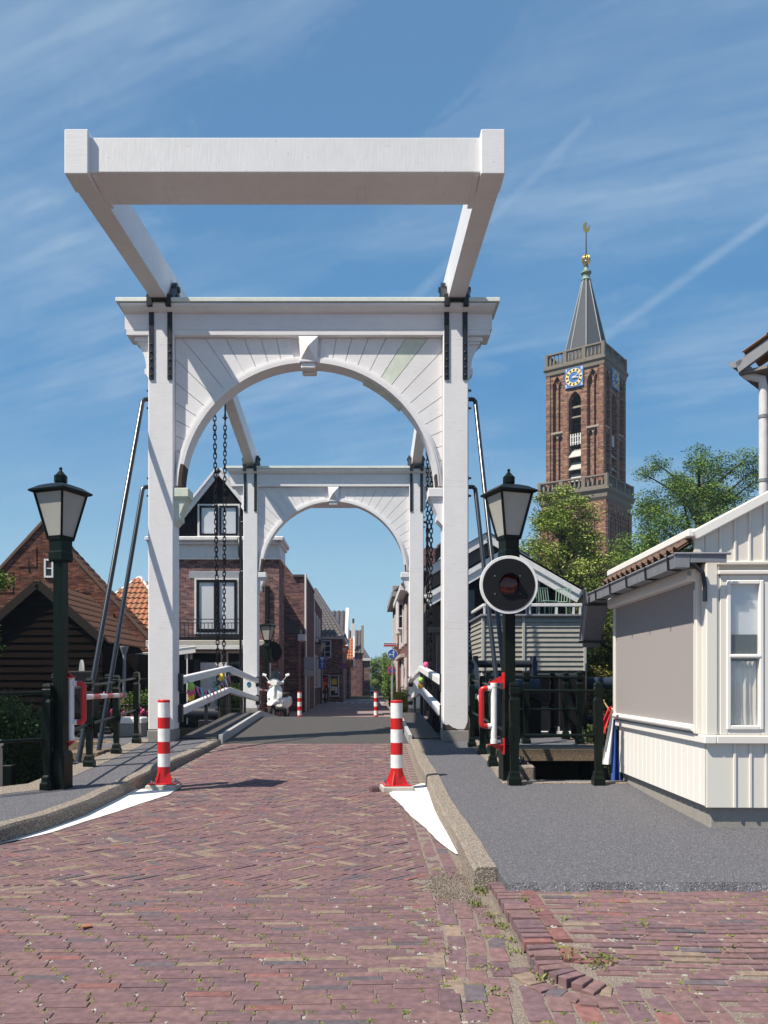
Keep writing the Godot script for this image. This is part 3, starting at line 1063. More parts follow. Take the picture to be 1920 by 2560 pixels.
func build_walks() -> void:
	# right: dark gritty asphalt from the brick pavement to the bridge, wide in front of the cabin
	var s := nst()
	var ds := steps(5.25, 14.25, 36)
	strip(s, ds, func(_d): return 0.885, func(d): return 7.0 if d < 9.78 else 1.80, func(d): return walk_y(d) - 0.004, func(d): return walk_y(d))
	strip(s, steps(5.25, 5.8, 3), func(_d): return 0.884, func(_d): return 0.885, func(_d): return 0.0, func(d): return walk_y(d) - 0.004)
	strip(s, steps(9.5, 9.76, 1), func(_d): return 1.8, func(_d): return 7.0, func(d): return walk_y(d) - 0.03, func(d): return walk_y(d) - 0.03)
	# its rough front edge
	var r := RandomNumberGenerator.new()
	r.seed = 17
	for i in 92:
		var x0 := 0.885 + i * 0.05
		var a := walk_y(5.25)
		var o0 := 0.018 * sin(x0 * 9.0) + 0.012 * sin(x0 * 31.0)
		var o1 := 0.018 * sin((x0 + 0.05) * 9.0) + 0.012 * sin((x0 + 0.05) * 31.0)
		face(s, [v(x0, a - 0.004, 5.25), v(x0 + 0.05, a - 0.004, 5.25), v(x0 + 0.05, 0.06, 5.2 + o1), v(x0, 0.06, 5.2 + o0)], Vector3(0, 0.3, 1))
	setting("asphalt_path", s, M.tar, "dark gritty asphalt path in front of the white cabin")
	# left walk
	s = nst()
	ds = steps(5.0, 14.25, 40)
	strip(s, ds, func(d): return -3.60 - 0.05 * (d - 9.3) / 4.0 if d > 9.3 else -3.60 - 1.1 * (9.3 - d), func(d): return left_x(d) - 0.135, func(d): return walk_y(d), func(d): return walk_y(d) - 0.004)
	setting("asphalt_walk", s, M.tar, "dark asphalt walk with railing shadows left of the road")
	# concrete kerbs of exposed pebbles, in lengths with joints
	var kerb := thing("kerb", "long curved pebble concrete kerb left of the brick road", "kerb")
	kerb.set_meta("kind", "structure")
	var cuts := [5.0, 5.9, 6.9, 7.75, 8.55, 9.7, 10.9, 12.1, 13.2, 14.22]
	for i in cuts.size() - 1:
		kerb_length(kerb, cuts[i] + 0.004, cuts[i + 1] - 0.004, -1)
	kerb = thing("kerb", "straight pebble concrete kerb between the road and the asphalt path on the right", "kerb")
	kerb.set_meta("kind", "structure")
	cuts = [5.6, 6.62, 7.7, 8.8, 9.9, 11.05, 12.1, 13.1, 14.22]
	for i in cuts.size() - 1:
		kerb_length(kerb, cuts[i] + 0.004, cuts[i + 1] - 0.004, 1)
	# edge stones under the railings
	s = nst()
	strip(s, steps(5.0, 14.25, 30), func(d): return (-3.90 if d > 9.6 else -3.90 - 1.1 * (9.6 - d)), func(d): return (-3.58 - 0.05 * (d - 9.3) / 4.0 if d > 9.3 else -3.58 - 1.1 * (9.3 - d)), func(d): return walk_y(d) + 0.015, func(d): return walk_y(d) + 0.004)
	strip(s, steps(9.6, 14.25, 20), func(_d): return -3.90, func(_d): return -3.899, func(_d): return -0.1, func(d): return walk_y(d) + 0.015)
	setting("left_edge_stone", s, M.kerb)
	s = nst()
	strip(s, steps(9.70, 14.25, 20), func(d): return 1.60 + 0.10 * smooth(9.8, 12.0, d), func(_d): return 1.90, func(d): return walk_y(d) + 0.005, func(d): return walk_y(d) + 0.012)
	strip(s, steps(9.70, 14.25, 20), func(_d): return 1.90, func(_d): return 1.901, func(d): return walk_y(d) + 0.012, func(_d): return -0.2)
	bounds(s, v(1.6, 0.0, 9.82), v(4.0, walk_y(9.8) + 0.012, 9.70), 0.01)
	setting("right_edge_stone", s, M.kerb)
	# slabs beside the abutment that carry the winding gear
	s = nst()
	bounds(s, v(1.93, 0.20, 16.6), v(3.68, 0.385, 12.42), 0.012)
	setting("concrete_slab", s, M.slab, "pebble concrete slab carrying the winch right of the bridge")
	s = nst()
	face(s, [v(1.95, 0.389, 12.9), v(3.5, 0.389, 12.9), v(3.5, 0.389, 16.4), v(1.95, 0.389, 16.4)], Vector3.UP)
	setting("slab_surfacing", s, M.tar)
	s = nst()
	bounds(s, v(-4.4, 0.14, 16.6), v(-3.92, 0.36, 12.2), 0.012)
	bounds(s, v(-5.5, 0.14, 16.6), v(-4.405, 0.36, 14.4), 0.012)
	setting("concrete_slab", s, M.slab, "pebble concrete slab left of the bridge")
	s = nst()
	face(s, [v(-4.3, 0.364, 12.9), v(-3.95, 0.364, 12.9), v(-3.95, 0.364, 16.4), v(-4.3, 0.364, 16.4)], Vector3.UP)
	face(s, [v(-5.4, 0.364, 14.6), v(-4.3, 0.364, 14.6), v(-4.3, 0.364, 16.4), v(-5.4, 0.364, 16.4)], Vector3.UP)
	setting("slab_surfacing", s, M.tar)
	s = nst()
	for x in [2.3, 3.3]:
		bounds(s, v(x, -1.5, 12.9), v(x + 0.16, 0.2, 12.74), 0.01)
		bounds(s, v(-x - 2.1, -1.5, 12.5), v(-x - 1.94, 0.15, 12.34), 0.01)
	setting("slab_props", s, M.green_dark)
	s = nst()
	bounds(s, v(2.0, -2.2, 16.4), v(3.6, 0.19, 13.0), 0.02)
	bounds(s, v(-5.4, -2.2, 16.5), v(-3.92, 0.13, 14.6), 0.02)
	setting("added_shade_wall", s, M.quay)  # added wall under the slabs; its dark tone stands in for shade
	# quay wall left of the abutment
	s = nst()
	bounds(s, v(-9.0, -2.0, 9.9), v(-3.95, -0.02, 9.45), 0.02)
	bounds(s, v(-9.0, -0.02, 9.95), v(-3.95, 0.03, 9.40), 0.01)
	setting("quay_wall", s, M.concrete)
	# far side: the same walks and kerbs mirrored, and the street
	s = nst()
	strip(s, steps(24.9, 36.0, 24), func(_d): return -2.46, func(_d): return 0.735, func(d): return road_y(d), func(d): return road_y(d))
	strip(s, [36.0, 54.0, 62.0, 75.0, 90.0, 106.0, 130.0], func(d): return -2.9 if d < 50 else -3.0, func(d): return 1.7, func(d): return street_y(d), func(d): return street_y(d))
	setting("street", s, M.far_road, "brick street running into the village beyond the bridge")
	s = nst()
	strip(s, steps(24.9, 36.0, 12), func(_d): return -4.6, func(_d): return -2.46, func(d): return walk_y(d), func(d): return walk_y(d))
	strip(s, steps(24.9, 36.0, 12), func(_d): return 0.735, func(_d): return 2.4, func(d): return walk_y(d), func(d): return walk_y(d))
	strip(s, steps(24.9, 36.0, 12), func(_d): return -2.46, func(_d): return -2.459, func(d): return walk_y(d), func(d): return road_y(d))
	strip(s, steps(24.9, 36.0, 12), func(_d): return 0.735, func(_d): return 0.734, func(d): return walk_y(d), func(d): return road_y(d))
	strip(s, [36.0, 54.0, 62.0, 75.0, 90.0, 106.0], func(_d): return -6.0, func(d): return -2.9 if d < 50 else -3.0, func(d): return street_y(d) + 0.1, func(d): return street_y(d) + 0.1)
	strip(s, [36.0, 54.0, 62.0, 75.0, 90.0, 106.0], func(_d): return 1.7, func(_d): return 5.0, func(d): return street_y(d) + 0.1, func(d): return street_y(d) + 0.1)
	bounds(s, v(-4.6, -2.2, 36), v(2.4, -0.01, 24.95))
	setting("far_pavement", s, M.far_brick_road)
	# painted line of dashes across the far street
	s = nst()
	for i in 9:
		var x := -2.4 + i * 0.48
		face(s, [v(x, street_y(53.5) + 0.006, 53.2), v(x + 0.24, street_y(53.5) + 0.006, 53.2), v(x + 0.24, street_y(53.8) + 0.006, 53.9), v(x, street_y(53.8) + 0.006, 53.9)], Vector3.UP)
	for q in [[-1.6, 44.0], [-0.4, 43.8]]:
		face(s, [v(q[0], street_y(44) + 0.006, q[1]), v(q[0] + 0.8, street_y(44) + 0.006, q[1]), v(q[0] + 0.8, street_y(44) + 0.006, q[1] + 0.35), v(q[0], street_y(44) + 0.006, q[1] + 0.35)], Vector3.UP)
	setting("dashed_marking", s, M.road_white)

func street_y(d: float) -> float:
	return -0.62 * smooth(54.0, 106.0, d) - 0.08 + 0.08 * smooth(36.0, 54.0, d)

func kerb_length(parent: Node3D, a: float, b: float, side: int) -> void:
	var s := nst()
	var n := 7
	for i in n:
		var p := lerpf(a, b, float(i) / n)
		var q := lerpf(a, b, float(i + 1) / n)
		var prof := []
		for d in [p, q]:
			var x0: float = left_x(d) if side < 0 else 0.735 + 0.01 * sin(d * 2.0)
			var w := 0.125 * side
			var y0 := road_y(d) - 0.03
			var y1 := walk_y(d) + 0.008 + 0.004 * sin(d * 7.0)
			prof.append([v(x0, y0, d), v(x0 + w * 0.06, y1 - 0.025, d), v(x0 + w * 0.2, y1, d), v(x0 + w * 1.25, y1 + 0.004, d), v(x0 + w * 1.25, y0, d)])
		for k in 4:
			face(s, [prof[0][k], prof[0][k + 1], prof[1][k + 1], prof[1][k]], [Vector3(-side, 0.1, 0), Vector3(-side, 1, 0), Vector3(0, 1, 0), Vector3(side, 0, 0)][k])
		if i == 0:
			face(s, prof[0], Vector3(0, 0, 1))
		if i == n - 1:
			face(s, prof[1], Vector3(0, 0, -1))
	obj("kerb_stone", s, M.kerb, parent)

# ---------------------------------------------------------------- the double drawbridge
const HALF := 2.478      # pillar centres from the middle of the bridge
const SPRING := 4.62
const R_IN := 2.155

func arc_band(s: SurfaceTool, r0: float, r1: float, z0: float, z1: float, a0: float, a1: float, n: int) -> void:
	s.set_smooth_group(-1)
	for i in n:
		var t0 := lerpf(a0, a1, float(i) / n)
		var t1 := lerpf(a0, a1, float(i + 1) / n)
		var p := []
		for t in [t0, t1]:
			var c := Vector3(cos(t), sin(t), 0)
			var o := Vector3(0, SPRING, 0)
			p.append([o + c * r0 + Vector3(0, 0, z0), o + c * r1 + Vector3(0, 0, z0), o + c * r1 + Vector3(0, 0, z1), o + c * r0 + Vector3(0, 0, z1)])
		var m := Vector3(cos((t0 + t1) * 0.5), sin((t0 + t1) * 0.5), 0)
		var outs := [Vector3(0, 0, -1), m, Vector3(0, 0, 1), -m]
		for k in 4:
			s.set_smooth_group([-1, 5, -1, 6][k])
			face(s, [p[0][k], p[0][(k + 1) % 4], p[1][(k + 1) % 4], p[1][k]], outs[k])
		s.set_smooth_group(-1)
		if i == 0:
			face(s, p[0], Vector3(sin(t0), -cos(t0), 0))
		if i == n - 1:
			face(s, p[1], Vector3(-sin(t1), cos(t1), 0))

func profile_run(s: SurfaceTool, prof: Array) -> void:
	# mouldings that return round the ends: prof holds Vector3(half length, y, half depth) from top to bottom
	for i in prof.size() - 1:
		var a: Vector3 = prof[i]
		var b: Vector3 = prof[i + 1]
		for sx in [-1.0, 1.0]:
			face(s, [Vector3(sx * a.x, a.y, -a.z), Vector3(sx * a.x, a.y, a.z), Vector3(sx * b.x, b.y, b.z), Vector3(sx * b.x, b.y, -b.z)], Vector3(sx, -0.01, 0))
			face(s, [Vector3(-a.x, a.y, sx * a.z), Vector3(a.x, a.y, sx * a.z), Vector3(b.x, b.y, sx * b.z), Vector3(-b.x, b.y, sx * b.z)], Vector3(0, -0.01, sx))
	for e in [[prof[0], 1.0], [prof[-1], -1.0]]:
		var q: Vector3 = e[0]
		face(s, [Vector3(-q.x, q.y, -q.z), Vector3(q.x, q.y, -q.z), Vector3(q.x, q.y, q.z), Vector3(-q.x, q.y, q.z)], Vector3(0, e[1], 0))

func make_portal(weathered: bool) -> Node3D:
	var t := thing("portal_frame", "tall white timber portal of the drawbridge nearest the camera", "drawbridge portal", v(CX, 0, 14.215), 0.0, "white portals of the double drawbridge")
	for sx in [-1.0, 1.0]:
		var s := nst()
		bounds(s, Vector3(sx * HALF - 0.215, 0.575, -0.215), Vector3(sx * HALF + 0.215, 7.69, 0.215), 0.018)
		var p := obj("pillar", s, M.white, t)
		s = nst()
		bounds(s, Vector3(sx * HALF - 0.225, -0.1, -0.225), Vector3(sx * HALF + 0.225, 0.572, 0.225), 0.012)
		obj("plinth", s, M.concrete, p)
	# rotten foot of the right pillar: missing splinters
	var s := nst()
	slab(s, PackedVector2Array([Vector2(-0.222, 0.578), Vector2(-0.222, 0.70), Vector2(-0.17, 0.66), Vector2(-0.12, 0.672), Vector2(-0.05, 0.62), Vector2(0.0, 0.605), Vector2(0.05, 0.578)]), 0.006, Transform3D(Basis(), Vector3(HALF, 0, 0.2145)))
	slab(s, PackedVector2Array([Vector2(0.13, 0.578), Vector2(0.2165, 0.578), Vector2(0.2165, 0.80), Vector2(0.19, 0.70), Vector2(0.16, 0.62)]), 0.006, Transform3D(Basis(), Vector3(HALF, 0, 0.2145)))
	obj("rotten_patch", s, M.rot, t)
	# lintel
	s = nst()
	bounds(s, Vector3(-3.2, 7.715, -0.36), Vector3(-HALF - 0.20, 7.785, 0.36), 0.006)
	bounds(s, Vector3(-HALF + 0.20, 7.715, -0.36), Vector3(HALF - 0.20, 7.785, 0.36), 0.006)
	bounds(s, Vector3(HALF + 0.20, 7.715, -0.36), Vector3(3.2, 7.785, 0.36), 0.006)
	bounds(s, Vector3(-HALF - 0.21, 7.72, -0.30), Vector3(-HALF + 0.21, 7.77, 0.30))
	bounds(s, Vector3(HALF - 0.21, 7.72, -0.30), Vector3(HALF + 0.21, 7.77, 0.30))
	obj("cap", s, M.cap_metal, t)
	s = nst()
	profile_run(s, [Vector3(3.14, 7.713, 0.315), Vector3(3.14, 7.70, 0.335), Vector3(3.13, 7.67, 0.332), Vector3(3.115, 7.64, 0.31), Vector3(3.105, 7.61, 0.275), Vector3(3.10, 7.59, 0.24), Vector3(3.10, 7.575, 0.195)])
	obj("cornice", s, M.white_planks, t)
	s = nst()
	profile_run(s, [Vector3(3.09, 7.575, 0.192), Vector3(3.09, 7.315, 0.192)])
	obj("frieze", s, M.white_planks, t)
	s = nst()
	profile_run(s, [Vector3(3.06, 7.315, 0.18), Vector3(3.06, 7.305, 0.208), Vector3(3.06, 7.22, 0.208), Vector3(3.04, 7.21, 0.19)])
	obj("band", s, M.white_planks, t)
	for sx in [-1.0, 1.0]:
		# corbel beside the pillar
		s = nst()
		var o: float = sx * (HALF + 0.213)
		bounds(s, Vector3(o, 7.13, -0.16), Vector3(o + sx * 0.25, 7.209, 0.16), 0.008)
		bounds(s, Vector3(o, 7.085, -0.145), Vector3(o + sx * 0.20, 7.13, 0.145), 0.006)
		var curve := PackedVector2Array([Vector2(0, 7.085)])
		for i in 9:
			var a := i / 8.0
			curve.append(Vector2(0.06 + 0.12 * pow(1.0 - a, 2.0), 7.085 - 0.40 * a))
		curve.append(Vector2(0.085, 6.685))
		curve.append(Vector2(0.085, 6.60))
		curve.append(Vector2(0.055, 6.575))
		curve.append(Vector2(0.0, 6.49))
		slab(s, curve, 0.24, Transform3D(Basis(Vector3(sx, 0, 0), Vector3(0, 1, 0), Vector3(0, 0, 1)), Vector3(o, 0, -0.12)))
		obj("corbel", s, M.white_planks if sx > 0 else M.white_planks, t)
	# backing of the spandrels with the arch cut out
	var region := PackedVector2Array()
	region.append(Vector2(-2.262, 7.208))
	region.append(Vector2(-2.262, SPRING))
	for i in 41:
		var a := PI - PI * i / 40.0
		region.append(Vector2(cos(a) * 2.2, SPRING + sin(a) * 2.2))
	region.append(Vector2(2.262, SPRING))
	region.append(Vector2(2.262, 7.208))
	s = nst()
	slab(s, region, 0.16, Transform3D(Basis(), Vector3(0, 0, -0.08)))
	obj("spandrel", s, M.white_planks, t)
	# radial boards on both faces
	var pitch := deg_to_rad(5.56)
	for side in [1.0, -1.0]:
		for k in 32:
			var a0 := deg_to_rad(1.9) + k * pitch
			var a1 := a0 + pitch
			if a0 > PI / 2 - 0.10 and a1 < PI / 2 + 0.12:
				continue
			if a1 > PI - 0.02:
				continue
			var wedge := PackedVector2Array([Vector2(cos(a0), sin(a0)) * 2.2, Vector2(cos(a0), sin(a0)) * 5.0, Vector2(cos(a1), sin(a1)) * 5.0, Vector2(cos(a1), sin(a1)) * 2.2])
			for i in 4:
				wedge[i].y += SPRING
			var cut := Geometry2D.intersect_polygons(wedge, region)
			if cut.is_empty():
				continue
			var small := Geometry2D.offset_polygon(cut[0], -0.0055)
			if small.is_empty():
				continue
			s = nst()
			slab(s, small[0], 0.026, Transform3D(Basis(), Vector3(0, 0, 0.0802 if side > 0 else -0.1062)))
			var green: bool = weathered and side > 0 and k == 9
			obj("arch_board", s, M.white_green if green else M.white_planks, t)
	# archivolt moulding, in three steps
	s = nst()
	arc_band(s, R_IN + 0.012, 2.262, -0.15, 0.15, 0.03, PI - 0.03, 56)
	arc_band(s, R_IN, 2.235, -0.175, 0.175, 0.03, PI - 0.03, 56)
	arc_band(s, R_IN - 0.012, 2.205, -0.19, 0.19, 0.03, PI - 0.03, 56)
	obj("archivolt", s, M.white_planks, t)
	if weathered:
		s = nst()
		arc_band(s, R_IN - 0.016, 2.20, -0.17, 0.193, PI - 0.20, PI - 0.025, 6)
		obj("rotten_arch_foot", s, M.rot, t)
		s = nst()
		arc_band(s, R_IN - 0.014, 2.18, 0.0, 0.192, 0.03, 0.12, 4)
		obj("rotten_arch_foot", s, M.rot, t)
		s = nst()
		arc_band(s, R_IN - 0.0145, 2.1, -0.185, 0.0, 0.75, 1.12, 12)
		obj("green_stain", s, M.white_green, t)
	# keystone
	for side in [1.0, -1.0]:
		s = nst()
		var f := 0.20
		var top := [Vector3(-0.165, 7.205, 0.08), Vector3(0.165, 7.205, 0.08), Vector3(0.135, 6.80, 0.08), Vector3(-0.135, 6.80, 0.08)]
		var fr := []
		for q in top:
			fr.append(Vector3(q.x, q.y, f * 1.0))
		var tip := Vector3(0.0, 7.00, f + 0.10)
		for i in 4:
			var j := (i + 1) % 4
			face(s, [top[i], top[j], fr[j], fr[i]], (top[i] + top[j]) * 0.5 - Vector3(0, 7.0, 0.08))
			face(s, [fr[i], fr[j], tip], (fr[i] + fr[j]) * 0.5 - Vector3(0, 7.0, 0.0))
		bounds(s, Vector3(-0.15, 6.765, 0.06), Vector3(0.15, 6.805, f + 0.015), 0.006)
		bounds(s, Vector3(-0.125, 6.66, 0.06), Vector3(0.125, 6.768, f - 0.01), 0.02)
		var kk := obj("keystone", s, M.white_planks, t)
		if side < 0:
			kk.rotation.y = PI
	# capitals where the arch springs from the pillars
	for sx in [-1.0, 1.0]:
		s = nst()
		var xp := HALF - 0.215
		for q in [[0.245, SPRING + 0.03, SPRING - 0.12, 0.20], [0.215, SPRING - 0.12, SPRING - 0.155, 0.185]]:
			bounds(s, Vector3(sx * xp, q[2], -q[3]), Vector3(sx * (xp - q[0]), q[1], q[3]), 0.008)
		var pr := PackedVector2Array([Vector2(0, SPRING - 0.155), Vector2(0.19, SPRING - 0.155), Vector2(0.17, SPRING - 0.22), Vector2(0.085, SPRING - 0.42), Vector2(0.10, SPRING - 0.43), Vector2(0.10, SPRING - 0.50), Vector2(0.07, SPRING - 0.52), Vector2(0.0, SPRING - 0.60)])
		slab(s, pr, 0.32, Transform3D(Basis(Vector3(-sx, 0, 0), Vector3(0, 1, 0), Vector3(0, 0, 1)), Vector3(sx * xp, 0, -0.16)))
		obj("capital", s, M.white_green if weathered and sx < 0 else M.white_planks, t)
	# iron straps with bolts, and the hinge cheeks above them
	for side in [1.0, -1.0]:
		for sx in [-1.0, 1.0]:
			for k in [-1.0, 1.0]:
				s = nst()
				var x: float = sx * HALF + k * 0.155
				bounds(s, Vector3(x - 0.042, 6.46, side * 0.216), Vector3(x + 0.042, 7.68, side * 0.237), 0.004)
				bounds(s, Vector3(x - 0.045, 7.64, side * 0.216), Vector3(x + 0.045, 7.84, side * 0.375), 0.006)
				for y in [6.53, 6.66, 6.79, 6.92, 7.05, 7.42, 7.56]:
					ball(s, Vector3(x, y, side * 0.237), 0.022, 8, 0.9)
				if side > 0:
					tube(s, [Vector3(x + k * 0.03, 7.80, 0.30), Vector3(x + k * 0.04, 7.96, 0.16), Vector3(x + k * 0.045, 8.06, 0.04)], 0.05, 8)
					tube(s, [Vector3(x + k * 0.03, 7.80, -0.30), Vector3(x + k * 0.04, 7.96, -0.16), Vector3(x + k * 0.045, 8.06, -0.04)], 0.05, 8)
					disc(s, Vector3(x + k * 0.005, 8.07, 0.0), 0.115, 0.075, Vector3(k, 0, 0), 20)
					disc(s, Vector3(x + k * 0.08, 8.07, 0.0), 0.05, 0.04, Vector3(k, 0, 0), 12)
				obj("iron_strap", s, M.iron, t)
			s = nst()
			bounds(s, Vector3(sx * HALF - 0.16, 7.73, side * 0.30), Vector3(sx * HALF + 0.16, 7.79, side * 0.372), 0.004)
			obj("hinge_bar", s, M.iron, t)
	# tie rods to the ground
	for sx in [-1.0, 1.0]:
		for q in [[6.19, 2.72, 3.00, 0.29], [4.70, 1.72, 3.05, 0.29]]:
			s = nst()
			var x0: float = sx * (HALF + 0.215)
			var y: float = q[0]
			var foot := Vector3(sx * q[2], q[3], q[1])
			var bend := Vector3(x0 + sx * 0.13, y - 0.02, 0.06)
			var dir := (foot - bend).normalized()
			var pts := [Vector3(x0, y, 0.04), Vector3(x0 + sx * 0.06, y, 0.045), Vector3(x0 + sx * 0.10, y - 0.005, 0.05), bend + dir * 0.03, bend + dir * 0.09, foot]
			tube(s, pts, 0.037, 12)
			tube(s, [foot, foot + dir * 0.04], 0.05, 12)
			bounds(s, foot + Vector3(-0.17, -0.03, -0.13), foot + Vector3(0.17, 0.0, 0.13), 0.006)
			for bx in [-0.12, 0.12]:
				for bz in [-0.09, 0.09]:
					lathe(s, [Vector2(0.028, 0), Vector2(0.028, 0.03), Vector2(0.014, 0.03), Vector2(0.014, 0.07), Vector2(0, 0.075)], foot + Vector3(bx, 0, bz), 6, true)
			obj("tie_rod", s, M.rod, t)
			for dy in [-0.15, 0.15]:
				s = nst()
				lathe(s, [Vector2(0.0, 0.0), Vector2(0.035, 0.0), Vector2(0.035, 0.025), Vector2(0.018, 0.03), Vector2(0.018, 0.065), Vector2(0, 0.068)], Vector3(x0, y + dy, 0.04), 8, true, 0.0, Basis(Vector3(0, 0, 1), Vector3(sx, 0, 0), Vector3(0, 1, 0)))
				obj("anchor_bolt", s, M.iron, t)
			s = nst()
			bounds(s, foot + Vector3(-0.26, -0.34, -0.24), foot + Vector3(0.26, -0.03, 0.24), 0.03)
			obj("footing", s, M.kerb, t)
	return t

func make_balance() -> Node3D:
	# two long beams on the hinges and the heavy cross-box at their outer end
	var t := thing("balance_frame", "white balance beams with the big counterweight box overhead nearest the camera", "counterweight frame", v(CX, 0, 14.215), 0.0, "white balance frames of the double drawbridge")
	for sx in [-1.0, 1.0]:
		var s := nst()
		taper(s, Vector3(sx * HALF, 8.40, 0.05), Vector3(sx * HALF, 7.93, 4.06), 0.275, 0.60, 0.47)
		taper(s, Vector3(sx * HALF, 8.40, 0.05), Vector3(sx * HALF, 8.86, -4.75), 0.274, 0.60, 0.36)
		var b := obj("balance_beam", s, M.white, t)
		s = nst()
		bounds(s, Vector3(sx * HALF - 0.142, 7.43, 3.92), Vector3(sx * HALF + 0.142, 7.965, 4.31), 0.010)
		obj("end_block", s, M.white, b)
		s = nst()
		lathe(s, [Vector2(0.0, -0.19), Vector2(0.06, -0.19), Vector2(0.06, 0.19), Vector2(0.0, 0.19)], Vector3(sx * HALF, 8.07, 0.0), 16, false, 0.0, Basis(Vector3(0, 1, 0), Vector3(1, 0, 0), Vector3(0, 0, 1)))
		obj("axle", s, M.iron, b)
		s = nst()
		bounds(s, Vector3(sx * HALF - 0.145, 8.46, -4.76), Vector3(sx * HALF + 0.145, 8.88, -4.60), 0.004)
		obj("end_iron", s, M.iron, b)
	var s := nst()
	bounds(s, Vector3(-HALF + 0.13, 7.485, 3.56), Vector3(HALF - 0.13, 7.905, 4.245), 0.010)
	obj("counterweight_box", s, M.white_upright, t)
	for sx in [-1.0, 1.0]:
		s = nst()
		bounds(s, Vector3(sx * (HALF - 0.15), 7.47, 3.5), Vector3(sx * (HALF - 0.21), 7.49, 4.2), 0.004)
		obj("joint_cover", s, M.white_planks, t)
	return t

func link_mesh() -> ArrayMesh:
	var s := nst()
	var pts := []
	var n := 14
	for i in n + 1:
		var a := TAU * i / n
		pts.append(Vector3(cos(a) * 0.034, sin(a) * 0.034 + (0.034 if sin(a) > 0.001 else (-0.034 if sin(a) < -0.001 else 0.0)), 0))
	tube(s, pts, 0.013, 6, false)
	return meshed(s)

func make_chain(link: ArrayMesh, top: Vector3, foot: Vector3, label: String) -> void:
	var t := thing("hoisting_chain", label, "chain", foot, 0.0, "hoisting chains of the drawbridge")
	var d := top - foot
	var n := int((d.length() - 0.62) / 0.106)
	var b := along(d)
	var bb := Basis(b.x, b.z, -b.y)
	for i in n:
		var o := put("link", link, M.iron_matt, t)
		o.transform = Transform3D(bb * Basis(Vector3.UP, PI / 2 * (i % 2) + 0.3 * sin(i * 1.7)), d.normalized() * (0.06 + i * 0.106))
	var s := nst()
	var e := d.normalized()
	var a := e * (0.06 + n * 0.106)
	tube(s, [a - e * 0.02, a + e * 0.12], 0.03, 8)
	tube(s, [a + e * 0.12, d - e * 0.12], 0.022, 8)
	bounds(s, a + e * 0.04 + Vector3(-0.06, -0.015, -0.02), a + e * 0.04 + Vector3(0.06, 0.015, 0.02))
	bounds(s, d - e * 0.17 + Vector3(-0.08, -0.03, -0.03), d - e * 0.17 + Vector3(0.08, 0.03, 0.03))
	tube(s, [d - e * 0.24, d], [0.035, 0.035], 8)
	obj("turnbuckle", s, M.iron_matt, t)
	s = nst()
	tube(s, [Vector3(0, -0.12, 0), Vector3(0, 0.02, 0), Vector3(0.0, 0.07, 0.03), Vector3(0, 0.1, 0)], 0.02, 6)
	bounds(s, Vector3(-0.06, -0.14, -0.1), Vector3(0.06, -0.11, 0.1))
	obj("hook", s, M.iron_matt, t)

func build_leaf(near: bool) -> void:
	var dd := func(t: float) -> float: return 14.28 + t if near else 25.02 - t
	var yy := func(t: float) -> float: return 0.335 + 0.225 * t / 5.36 if near else 0.16 + 0.40 * t / 5.36
	var t := thing("bridge_leaf", "near leaf of the drawbridge deck with dark grit surface" if near else "far leaf of the drawbridge deck sloping down to the village", "bridge deck")
	t.set_meta("kind", "structure")
	var slope := func(s: SurfaceTool, xa: float, xb: float, lift: float, thick: float, t0: float, t1: float) -> void:
		var p := []
		for k in [[xa, t0], [xb, t0], [xb, t1], [xa, t1]]:
			p.append(v(k[0], yy.call(k[1]) + lift, dd.call(k[1])))
		var q := []
		for e in p:
			q.append(e - Vector3(0, thick, 0))
		face(s, p, Vector3.UP)
		face(s, q, Vector3.DOWN)
		var mid: Vector3 = (p[0] + p[2] + q[0] + q[2]) * 0.25
		for i in 4:
			var j := (i + 1) % 4
			face(s, [p[i], p[j], q[j], q[i]], (p[i] + q[j]) * 0.5 - mid)
	var s := nst()
	slope.call(s, -2.46, 0.735, 0.0, 0.10, 0.0, 5.36)
	obj("deck", s, M.deck, t)
	for e in [[-3.18, -2.56, 0.0], [0.835, 1.28, 0.0]]:
		s = nst()
		slope.call(s, e[0], e[1], 0.095, 0.10, 0.0, 5.36)
		obj("footway", s, M.deck, t)
	for x in [[-2.53, -2.46], [0.735, 0.80]]:
		s = nst()
		slope.call(s, x[0], x[1], 0.135, 0.17, 0.05, 5.36)
		obj("kerb_beam", s, M.strip, t)
	# girders under the deck
	s = nst()
	for x in [-3.2, -1.9, 0.2, 1.28]:
		slope.call(s, x - 0.08, x + 0.08, -0.02, 0.30, 0.0, 5.36)
	obj("girder", s, M.iron, t)
	# wooden rails, falling away from the middle, on short iron posts
	for x in [-3.245, 1.318]:
		for q in [[1.47, 1.76], [0.93, 1.255]]:
			s = nst()
			var a := v(x, q[0] - 0.07, dd.call(0.14))
			var b := v(x, q[1] - 0.07, dd.call(5.36))
			bar(s, a, b, 0.12, 0.135, 0.012)
			obj("rail", s, M.white, t)
		s = nst()
		bounds(s, v(x - 0.03, yy.call(5.3) - 0.1, dd.call(5.30)), v(x + 0.03, 1.64, dd.call(5.22)), 0.004)
		bounds(s, v(x - 0.03, yy.call(0.6) - 0.1, dd.call(2.7)), v(x + 0.03, 0.99, dd.call(2.62)), 0.004)
		obj("rail_post", s, M.iron, t)
		s = nst()
		for q in [[1.47, 0], [0.93, 0]]:
			bounds(s, v(x - 0.04, q[0] - 0.24, dd.call(0.05)), v(x + 0.09, q[0] + 0.06, dd.call(0.16)), 0.004)
		obj("rail_shoe", s, M.iron, t)

